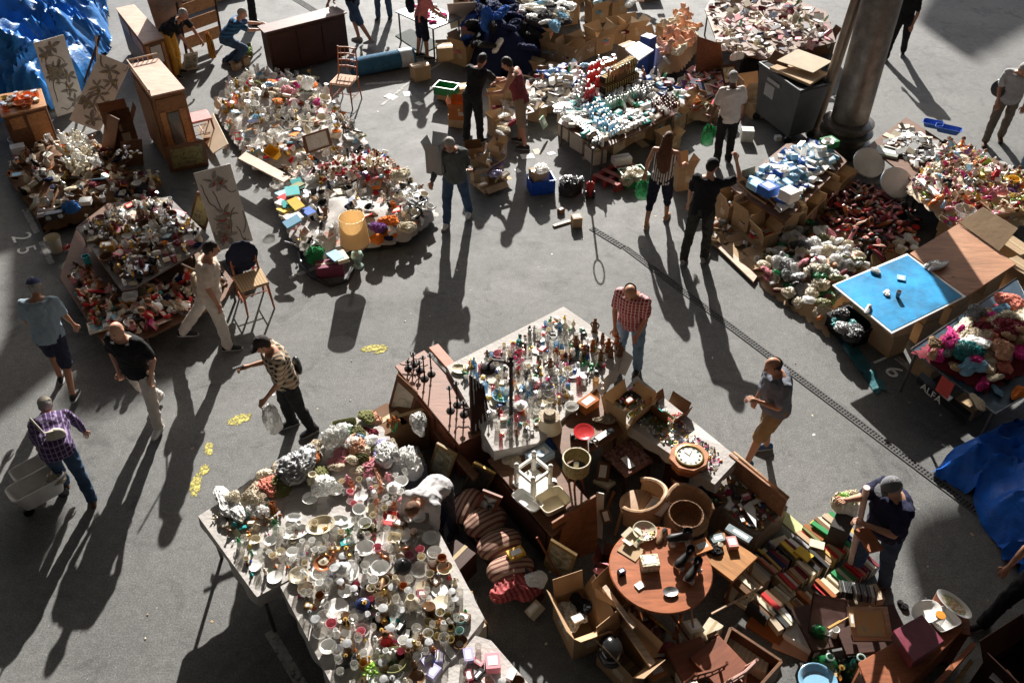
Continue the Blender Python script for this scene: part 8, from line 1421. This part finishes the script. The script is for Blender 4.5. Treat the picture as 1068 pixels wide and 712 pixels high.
put('poly_bag3',at(322,92,.48),.2,_W,_p,(.8,.8,1.6),label='white standing plastic bag at the far right of glassware stall'); put('round_basin',at(262,145,.4),.2,_S,_m,.75,label='silver round basin at the near left of the glassware stall'); t = put('basin',at(287,162,.42),yaw((272,152),(300,170)),'yellow',_p,(1.0,.8,1.2),label='bright yellow plastic tray between glassware and toy stall',m=mat('bright_yellow',(.72,.36,.01),.4),tilt=(.5,0)); put(_n,at(290,170,0),.3,_B,_k,(1,.8,1.3),label='dark carton under the bright yellow tray',m=cm(_B,_k))
put('vase',at(246,108,.4),0,'orange',_g,1.0,label='glowing orange vase at the left of glassware stall'); put('flowers',at(240,135,.45),0,'peach',_c,1.1,label='dried flower bunch at the left edge of the glassware stall'); board('wooden_board','long dark wooden lid lying across the near edge of the glassware stall','board',[(248,165),(296,190),(304,184),(256,158)],.42,.03,W_PALE); scatter('glassw',Heap([(335,122),(352,118),(384,142),(362,150)],.25,.05),16,[('book',1,[(_D,_a),(_y,_a),(_B,_a)],(.9,1.2)),('shoe',1,[(_B,_l)],(.9,1)),(_t,1,[(_D,_p),('olive',_m)],(1,1.3))],15,.55)
zone('mix','',[(320,185,'at the far left of the toy and book stall'),(375,170,'at the far end of the toy and book stall'),(300,215,'in the picture books of the toy and book stall'),(360,205,'in the middle of the toy and book stall'),(420,200,'at the right end of the toy and book stall'),(400,240,'at the near right of the toy and book stall'),(340,265,'at the near left of the toy and book stall')])
MP = [(278,190),(300,170),(395,152),(420,172),(458,218),(425,245),(350,258),(325,270),(300,240)]; hp = Heap(MP,.12,.34,.3,2); hp.mound('ground_cloth',M_CLOTHW,'white cloth spread beneath the toy and book stall',_c)
TY = [('red',_c),(_P,_c),(_W,_c),(_C,_c),(_M,_c)]
scatter('mix',Heap([(318,182),(345,165),(395,155),(425,178),(395,190),(350,190)],.42,.06,.3,2),90,[(_0,1,TY,(.3,.5)),('doll',3,TY,(.6,1)),('teddy',1,[(_C,_c),(_T,_c),('red',_c)],(.5,.7)),('toy_car',2,BR,(.8,1.4)),('ball_item',1,TY,(.5,.9)),(_s,1,TRK,(.5,.9))],25,.55)
scatter('mix',hp,210,[(_bw,1,[(_D,_m),(_S,_m),(_W,_h)],(.8,1.2)),('cup',1.5,WH + [(_D,_e)],(1,1.4)),('candlestick',1,[(_S,_m),(_G,_m)],(.6,.9)),('booklet',1.5,CL_,(.9,1.4)),(_1,1.5,CL_,(.35,.6)),(_f,1,[(_D,_m),(_C,_h),(_B,_w)],(.8,1.2)),('tumbler',1,GL,(1,1.4)),(_t,1,[(_W,_a),(_y,_m)],(.7,1)),('disc_case',1,[(_W,_p),(_S,_p)],(1,1.4)),(_a,1,[(_W,_a)],(.5,.8)),('camera',.5,[(_K,_p)],(1,1.4)),('tin',1,[(_W,_h),(_S,_m)],(.8,1.2))],16,.5)
for i in range(14): put('book',at(302 + U_(-8,12),200 + U_(-8,36),.44 + i*.012),U_(0,3),R.choice(['teal','yellow','sky',_W,'olive',_C,'red']),_a,(1.2,1.2,U_(.6,1.2)),(R.gauss(0,.08),R.gauss(0,.08)),zone='mix')
for p,z_,c_,f_,kn,s_,lb in [((406,232),.36,'orange',_c,_1,(.9,.8,1.1),'bright orange cloth on the right of the lamp'),((400,250),.12,'orange',_c,_0,(1.3,1.0,1.8),'peach-orange cloth hanging below the bright orange cloth'),((394,240),.35,'purple',_c,'garment3',(.9,.7,1),'dark purple cloth beside the orange one'),((425,240),.3,_C,_c,_2,(.9,.8,1.2),'cream cloth bundle at the near right of toy stall'),((418,185),.44,_C,_c,_2,(1.1,.9,1.3),'cream soft hat-like bundle at the far right of toy stall'),((395,175),.46,_C,_c,_1,(1,.8,1.2),'second cream bundle left of the hat-like one'),((288,195),.42,_W,_g,'round_basin',.5,'clear glass bowl at the left corner of the toy stall'),((322,222),.5,'blue',_a,'book',(1.1,1,1.2),'bright blue book on the picture book stack'),((305,200),.62,'teal',_a,'book',(1.5,1.3,.8),'large pale teal picture book topmost of its stack')]: put(kn,at(*p,z_),U_(0,1),c_,f_,s_,label=lb)
scatter('mix',Heap([(405,200),(440,195),(458,218),(430,232)],.36,.04),26,[('camera',1,[(_K,_p),(_S,_m)],(1,1.3)),(_t,1,[(_W,_a),(_y,_p)],(.9,1.2)),(_bw,1,WH,(.7,1)),('tin',1,[(_S,_m)],(.7,.9)),('radio',.6,[(_y,_p),(_W,_p)],(.6,.8))],14,.6)
put(_n,at(345,285,0),.2,'magenta',_k,(1.0,.7,.75),label='dark pink and brown box of picture books at the foot of the toy stall',m=mat('darkpinkbox',(.22,.05,.09),.7)); put('poly_bag3',at(330,272,.12),.3,'green',_p,(.9,.8,1.6),label='dark green fabric tool bag beside the picture book box',m=cm('green',_c)); put('book',at(350,268,.24),.7,'sky',_a,(1.2,1.2,1),label='pale blue picture book leaning on the dark pink box'); put('book',at(356,270,.20),.5,_C,_a,(1.2,1.2,2),label='thick cream book in the dark pink box')
hose = [at(*p,.03) for p in [(312,262),(314,275),(325,288),(345,297),(362,292),(368,280)]]; tag(obj('vacuum_hose',MB().tube(hose,.028,8),M_BLACK),'black ribbed hose curving round the dark pink box','hose'); put('tool',at(305,255,.1),-.4,_S,_m,1.6,label='pale metal tube lying at the left of the black hose')
# big bric-a-brac table (left)
LP = [(62,290),(110,362),(152,352),(228,318),(246,296),(176,206),(112,212),(80,236)]; t = table('trestle_table','broad low platform of bric-a-brac left of the striding man','table',LP,.34,W_BROWN,M_LEG)
for a,b,lb in [((112,366),(150,358),'left'),((152,356),(198,330),'right')]:
  A,B = at(*a,.0),at(*b,.0); d = B - A; o = put(_n,tuple((A+B)/2 + Vector((-.05,.16,0))),math.atan2(d.y,d.x),_T,_k,(d.length/.42*.98,.9,1.15),label='long brown carton under the dolls, ' + lb + ' of the two at the platform front')
  if lb == 'right':
    sd_ = d.normalized(); n = Vector((sd_.y,-sd_.x,0)); mid = (A+B)/2 + Vector((-.05,.16,0)) + n*(.16*.9+.006); mid.z = .15; M = Matrix(((sd_.x,0,n.x,mid.x),(sd_.y,0,n.y,mid.y),(0,1,0,mid.z),(0,0,0,1))); q = MB()
    for k in range(13):
      q.box((-.22 + k*.036,U_(-.004,.004),.001),(.006,.045,.002),rz=R.choice((0,.3,-.3))); q.box((-.21 + k*.036,R.choice((-.02,0,.02)),.0012),(.018,.007,.002))
    me_ = q.mesh('s'); me_.transform(M); m_ = obj('red_print',me_,mat('red_print',(.32,.05,.04),.8)); m_.parent = o; o.location = o.location; bpy.context.view_layer.update(); m_.matrix_parent_inverse = o.matrix_world.inverted()
UP = [(80,238),(126,302),(140,300),(205,262),(218,246),(176,205),(130,212)]; table('trestle_table','upper table with grey cloth and dark rail in the middle of the bric-a-brac platform','table',UP,.62,mat('grey_cloth_top',(.22,.20,.19),.8),M_LEG)
zone('bric','',[(100,235,'at the far left of the bric-a-brac table'),(130,265,'in the middle left of the bric-a-brac table'),(150,225,'at the far side of the bric-a-brac table'),(175,250,'in the middle right of the bric-a-brac table'),(165,290,'at the near side of the bric-a-brac table'),(200,245,'at the right end of the bric-a-brac table')])
DK = [(_M,_e),(_W,_h),(_B,_e),(_B,_w),(_C,_e),(_D,_m),(_G,_m),(_S,_m),(_b,_e),(_W,_h)]
scatter('bric',Heap(UP,.625,.04,.3,1),230,[('booklet',2,CL_,(.9,1.4)),(_1,1.2,CL_,(.3,.5)),('frame',.5,[(_G,_w),(_D,_w)],(.5,.8)),(_f,1.2,DK,(.6,1)),(_bw,1.5,DK,(.6,1)),('vase',1,DK,(.6,.9)),('candlestick',1,DK,(.7,1)),('cup',1,DK,(.8,1)),(_s,1,DK,(.6,1)),('teapot',.7,DK,(.7,1)),('plate',.7,DK,(.6,.9)),('tin',1,DK,(.5,.9)),('animal_ornament',1.5,DK,(.7,1.1)),('basket',.3,[(_B,'wicker')],(.5,.7)),('clock_small',.4,DK,(.8,1)),('jug',.8,DK,(.7,.9)),(_2,.7,[(_C,_c),(_b,_c)],(.3,.5))],8,.62)
put(_s,at(114,262,.64),.3,_G,_w,(1.5,1.8,2.2),label='yellow wooden cube box with dark square on the bric-a-brac table',m=mat('yellowbox',(.42,.23,.05),.6)); put('plate',at(150,258,.66),.2,_W,_h,1.5,label='large decorated white platter in the middle of the bric-a-brac table'); put('plate',at(143,278,.64),.2,_y,_m,(2.6,2,1),label='large grey metal tray at the near side of the bric-a-brac table',m=cm(_S,_m))
zone('dolls','',[(140,320,'among the dolls at the platform front'),(85,290,'at the left end of the platform below the bric-a-brac'),(105,330,'in the pictures at the left of the platform'),(185,310,'at the right end of the platform by the striding man'),(230,290,'on the platform behind the striding man')])
scatter('dolls',Heap([(66,292),(110,358),(150,348),(226,316),(244,296),(222,270),(140,305),(120,302),(80,268)],.35,.06,.3,1),190,[('booklet',1.2,CL_,(.8,1.2)),('doll',2.5,[('red',_c),(_B,_c),(_W,_c),(_P,_c),(_b,_c),(_R,_c)],(.8,1.3)),('magazine',1,[(_C,_a),('magenta',_a),(_b,_a)],(.6,.8)),('teddy',.8,[(_B,_c),(_C,_c)],(.6,.8)),('ball_item',1,[(_b,_c),('teal',_p),('red',_p)],(.7,1)),(_bw,1,DK,(.7,1)),(_1,1,[(_b,_c),(_C,_c),(_N,_c)],(.4,.6)),(_s,1,DK,(.6,1)),('shoe',.6,[(_B,_l),('red',_l)],(.7,.9)),(_f,1.5,DK,(.6,.9))],25,.58)
put('frame',at(105,340,.37),.5,_b,_w,.9,label='frame of blue collage pictures at the front left of platform',mats={'picture': picture('blue_collage',[(.35,(.5,.45,.38)),(.5,(.08,.25,.32)),(.65,(.3,.4,.42))],14,1)}); put('magazine',at(92,300,.37),.2,'magenta',_a,.8,label='pink and blue magazine at the left end of the platform'); put('tumbler',at(92,275,.5),0,'teal',_h,1.6,label='teal round pot at the left of the bric-a-brac platform'); put('basin',at(137,312,.45),.3,_W,_p,(.6,.7,.8),label='white tub of beads in front of the bric-a-brac table')
put(_0,at(178,318,.40),-.4,_b,_c,(1.2,.5,.7),label='beige folded trousers at the right of the red doll'); put('doll',at(158,330,.40),2.9,'red',_c,1.6,(-.6,0),label='red-dressed doll sitting on the long brown cartons'); put('doll',at(168,322,.40),2.5,_W,_c,1.6,(-.6,0),label='white-dressed doll beside the red-dressed doll')
c = at(60,262); put('round_basin',c,0,_C,_h,(.62,.62,2.2),label='cream enamel bucket standing left of the bric-a-brac table'); put(_0,at(72,258,.2),.3,'red',_p,.5,label='red plastic bag behind the cream enamel bucket'); put('poly_bag2',at(75,220,.35),.5,'blue',_p,(.9,.8,1.3),label='bright blue plastic bag at the far left of bric-a-brac table',m=mat('bright_blue_bag',(.02,.16,.50),.3)); put(_s,at(90,212,.5),.2,_W,_a,(1.5,2,1.2),label='pale grey box behind the bright blue plastic bag'); put(_n,at(85,225,0),.2,_D,_k,(1.4,.9,1.3),label='dark crate under the bright blue plastic bag',m=W_DARK); put('radio',at(58,228,.3),.4,_D,_p,1.2,label='dark boxy radio left of the bright blue plastic bag'); put(_n,at(58,236,0),.4,_D,_k,(.9,.8,1.1),label='dark carton under the boxy radio',m=W_DARK)
# shadowed stall behind with white figurines
zone('figs','',[(75,165,'in the figurine heap behind the bric-a-brac table'),(40,190,'at the left of the figurine stall'),(110,190,'at the right of the figurine stall'),(25,160,'at the left edge below the worn desk')])
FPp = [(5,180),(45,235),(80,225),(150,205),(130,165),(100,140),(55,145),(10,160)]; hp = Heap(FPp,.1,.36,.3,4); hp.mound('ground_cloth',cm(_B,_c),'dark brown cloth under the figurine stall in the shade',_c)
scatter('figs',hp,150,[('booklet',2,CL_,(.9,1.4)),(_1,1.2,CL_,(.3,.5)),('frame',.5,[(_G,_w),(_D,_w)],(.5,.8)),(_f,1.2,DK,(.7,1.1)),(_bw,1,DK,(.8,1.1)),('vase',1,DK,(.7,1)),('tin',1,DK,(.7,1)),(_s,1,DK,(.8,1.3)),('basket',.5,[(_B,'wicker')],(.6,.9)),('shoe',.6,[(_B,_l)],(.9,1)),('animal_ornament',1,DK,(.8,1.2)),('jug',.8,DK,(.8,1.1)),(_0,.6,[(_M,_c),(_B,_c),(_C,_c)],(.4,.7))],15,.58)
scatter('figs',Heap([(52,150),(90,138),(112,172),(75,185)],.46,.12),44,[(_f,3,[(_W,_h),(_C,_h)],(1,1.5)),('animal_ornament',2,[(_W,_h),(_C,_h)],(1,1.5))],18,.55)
put('frame',at(18,182,.35),.3,_B,_w,.6,label='small pale blue picture at the left edge of the figurine stall',mats={'picture': cm('sky',_a)}); put(_s,at(20,158,.2),.5,_W,_p,(2,2.4,2),label='white and orange rounded helmet-like case below the worn desk'); put('basket',at(20,150,.1),.5,_W,_e,1,label='white dented bowl on the ground below the worn desk')
zone('dsk','',[(20,105,'on the worn desk at the left edge')]); scatter('dsk',Heap([(2,120),(46,108),(40,94),(0,102)],.81,0),16,[(_bw,2,[(_W,_h),('orange',_e),('yellow',_e)],(.9,1.3)),(_s,1,[(_D,_p),(_b,_k)],(1,1.6)),(_t,1,[(_C,_a)],(1,1.4)),('jar',1,[('orange',_g)],(1,1.2))],5,.7)
zone('feet','',[(245,285,'at the foot of the white flower canvas'),(220,120,'on the white cloth by the pink seat chair')]); scatter('feet',Heap([(232,262),(262,258),(275,290),(240,300)],.05,.12),34,[('ball_item',2,[(_b,_c),('red',_p),(_y,_c)],(.8,1.1)),(_1,2,[(_C,_c),(_b,_c),(_W,_c)],(.5,.8)),(_f,1,WH,(.7,1)),(_0b,1,[(_W,_p)],(.5,.8))],15,.55)
board('white_board','white board lying beside the pink seat chair by the glassware','board',[(205,135),(222,160),(238,150),(222,118)],.25,.02,M_CB,zs=[.1,.1,.3,.3]); put(_n,at(222,150,0),.2,_B,_k,(.6,.6,.7),label='brown carton under the white board by the pink seat chair')
zone('shelfz','',[(118,185,'in the dark pile between the figurine stall and pine cabinet'),(235,20,'in the crates behind the crouching man')]); put(_o,at(133,158,0),.5,_B,_w,(1.1,.9,2.6),label='open dark crate of scraps left of the pine cabinet',m=W_BROWN); scatter('shelfz',Heap([(118,160),(135,175),(150,160),(134,145)],.62,.03),16,[('brooch',1,DK,(2,3)),('tool',1,DK,(.6,.9))],15,.6); scatter('shelfz',Heap([(110,215),(165,205),(172,185),(140,175),(112,190)],.05,.3),40,[(_s,1,DK,(1,1.6)),(_bw,1,DK,(.8,1.2)),('vase',1,DK,(.8,1.1)),(_0,1,[(_B,_c),(_D,_c)],(.5,.8))],15,.55)
put('garment3',at(222,60,.1),.2,_M,_c,(.6,.5,5),label='dark red and yellow striped flag hanging by the slatted base',m=stripes('flag',(.20,.02,.03),(.55,.30,.03),16,0)); put('crate',at(257,58,0),.2,'olive',_p,(.5,.6,.8),label='olive crate of lettuce-green things beside the crouching man'); put(_1b,at(257,54,.2),.2,'lime',_p,(.9,.7,.8),label='lime green bag in the olive crate beside the crouching man'); boxrow('shelfz',(180,10),(255,-8),5,0,kinds=(_n,_o),zs=(1,2),s=(1,1.3),fill=CLO)
boxrow('shelfz',(240,75),(262,66),2,0,kinds=('flat_box',),s=(.3,.4),zs=(1,1.4))
for i,(p,q_,lb) in enumerate([((86,92),(104,38),'thin dark tripod easel pole left of the tilted canvas'),((104,92),(100,38),'weathered wooden easel post behind the tilted canvas')]): a,b_ = at(*p),at(*q_,1.5); t = tag(obj('easel_post',MB().tube([a,b_],.025,6),W_PALE if i else W_DARK),lb,'post')

# ------------------------------------------------------------------ labels that single each small thing out
ORD = ['','second','third','fourth','fifth','sixth','seventh','eighth','ninth','tenth','eleventh','twelfth']
def plural(s): return s + 'es' if s.endswith(('s','x','h')) else s + 's'
groups = {}; perzone = {}
for r,d,zn,p,cat in REG:
  w_ = d.split(); d = ' '.join(w_[i] for i in range(len(w_)) if i == 0 or w_[i] != w_[i-1])
  px = to_px(p); ph = min(Z[zn][1],key=lambda m: (m[0] - Vector(px)).length)[1] if zn in Z else 'in the market'
  groups.setdefault((d,ph),[]).append((px,r,cat)); perzone.setdefault((cat,zn),[]).append(r)
NUM = ['','one','two','three','four','five','six','seven','eight','nine','ten','eleven','twelve']
for (d,ph),L_ in groups.items():
  L_.sort(key=lambda q: q[0][0]); n = len(L_)
  for i,(px,r,cat) in enumerate(L_):
    if n == 1: lb = d + ' ' + ph
    elif n == 2: lb = ('left ' if i == 0 else 'right ') + 'one of two: ' + d + ' ' + ph
    elif n <= 12:
      if i == 0: lb = 'leftmost ' + d + ' ' + ph
      elif i == n - 1: lb = 'rightmost ' + d + ' ' + ph
      else: lb = ORD[i] + ' ' + d + ' from left ' + ph
    else: lb = 'one of many ' + d + 's ' + ph
    ws_ = lb.split(); r['label'] = ' '.join(ws_[:16])
for (cat,zn),L_ in perzone.items():
  if len(L_) > 1:
    g_ = Z[zn][1][0][1] if zn in Z else ''; g_ = g_.replace('at the far left of ','of ').replace('at the left end of ','of ').replace('at the left of ','of ').replace('at the left corner of ','of ')
    for r in L_: r['group'] = plural(cat) + ' ' + g_
print('things placed',len(REG),'objects',len(bpy.data.objects),'in zones',TOTAL[0])
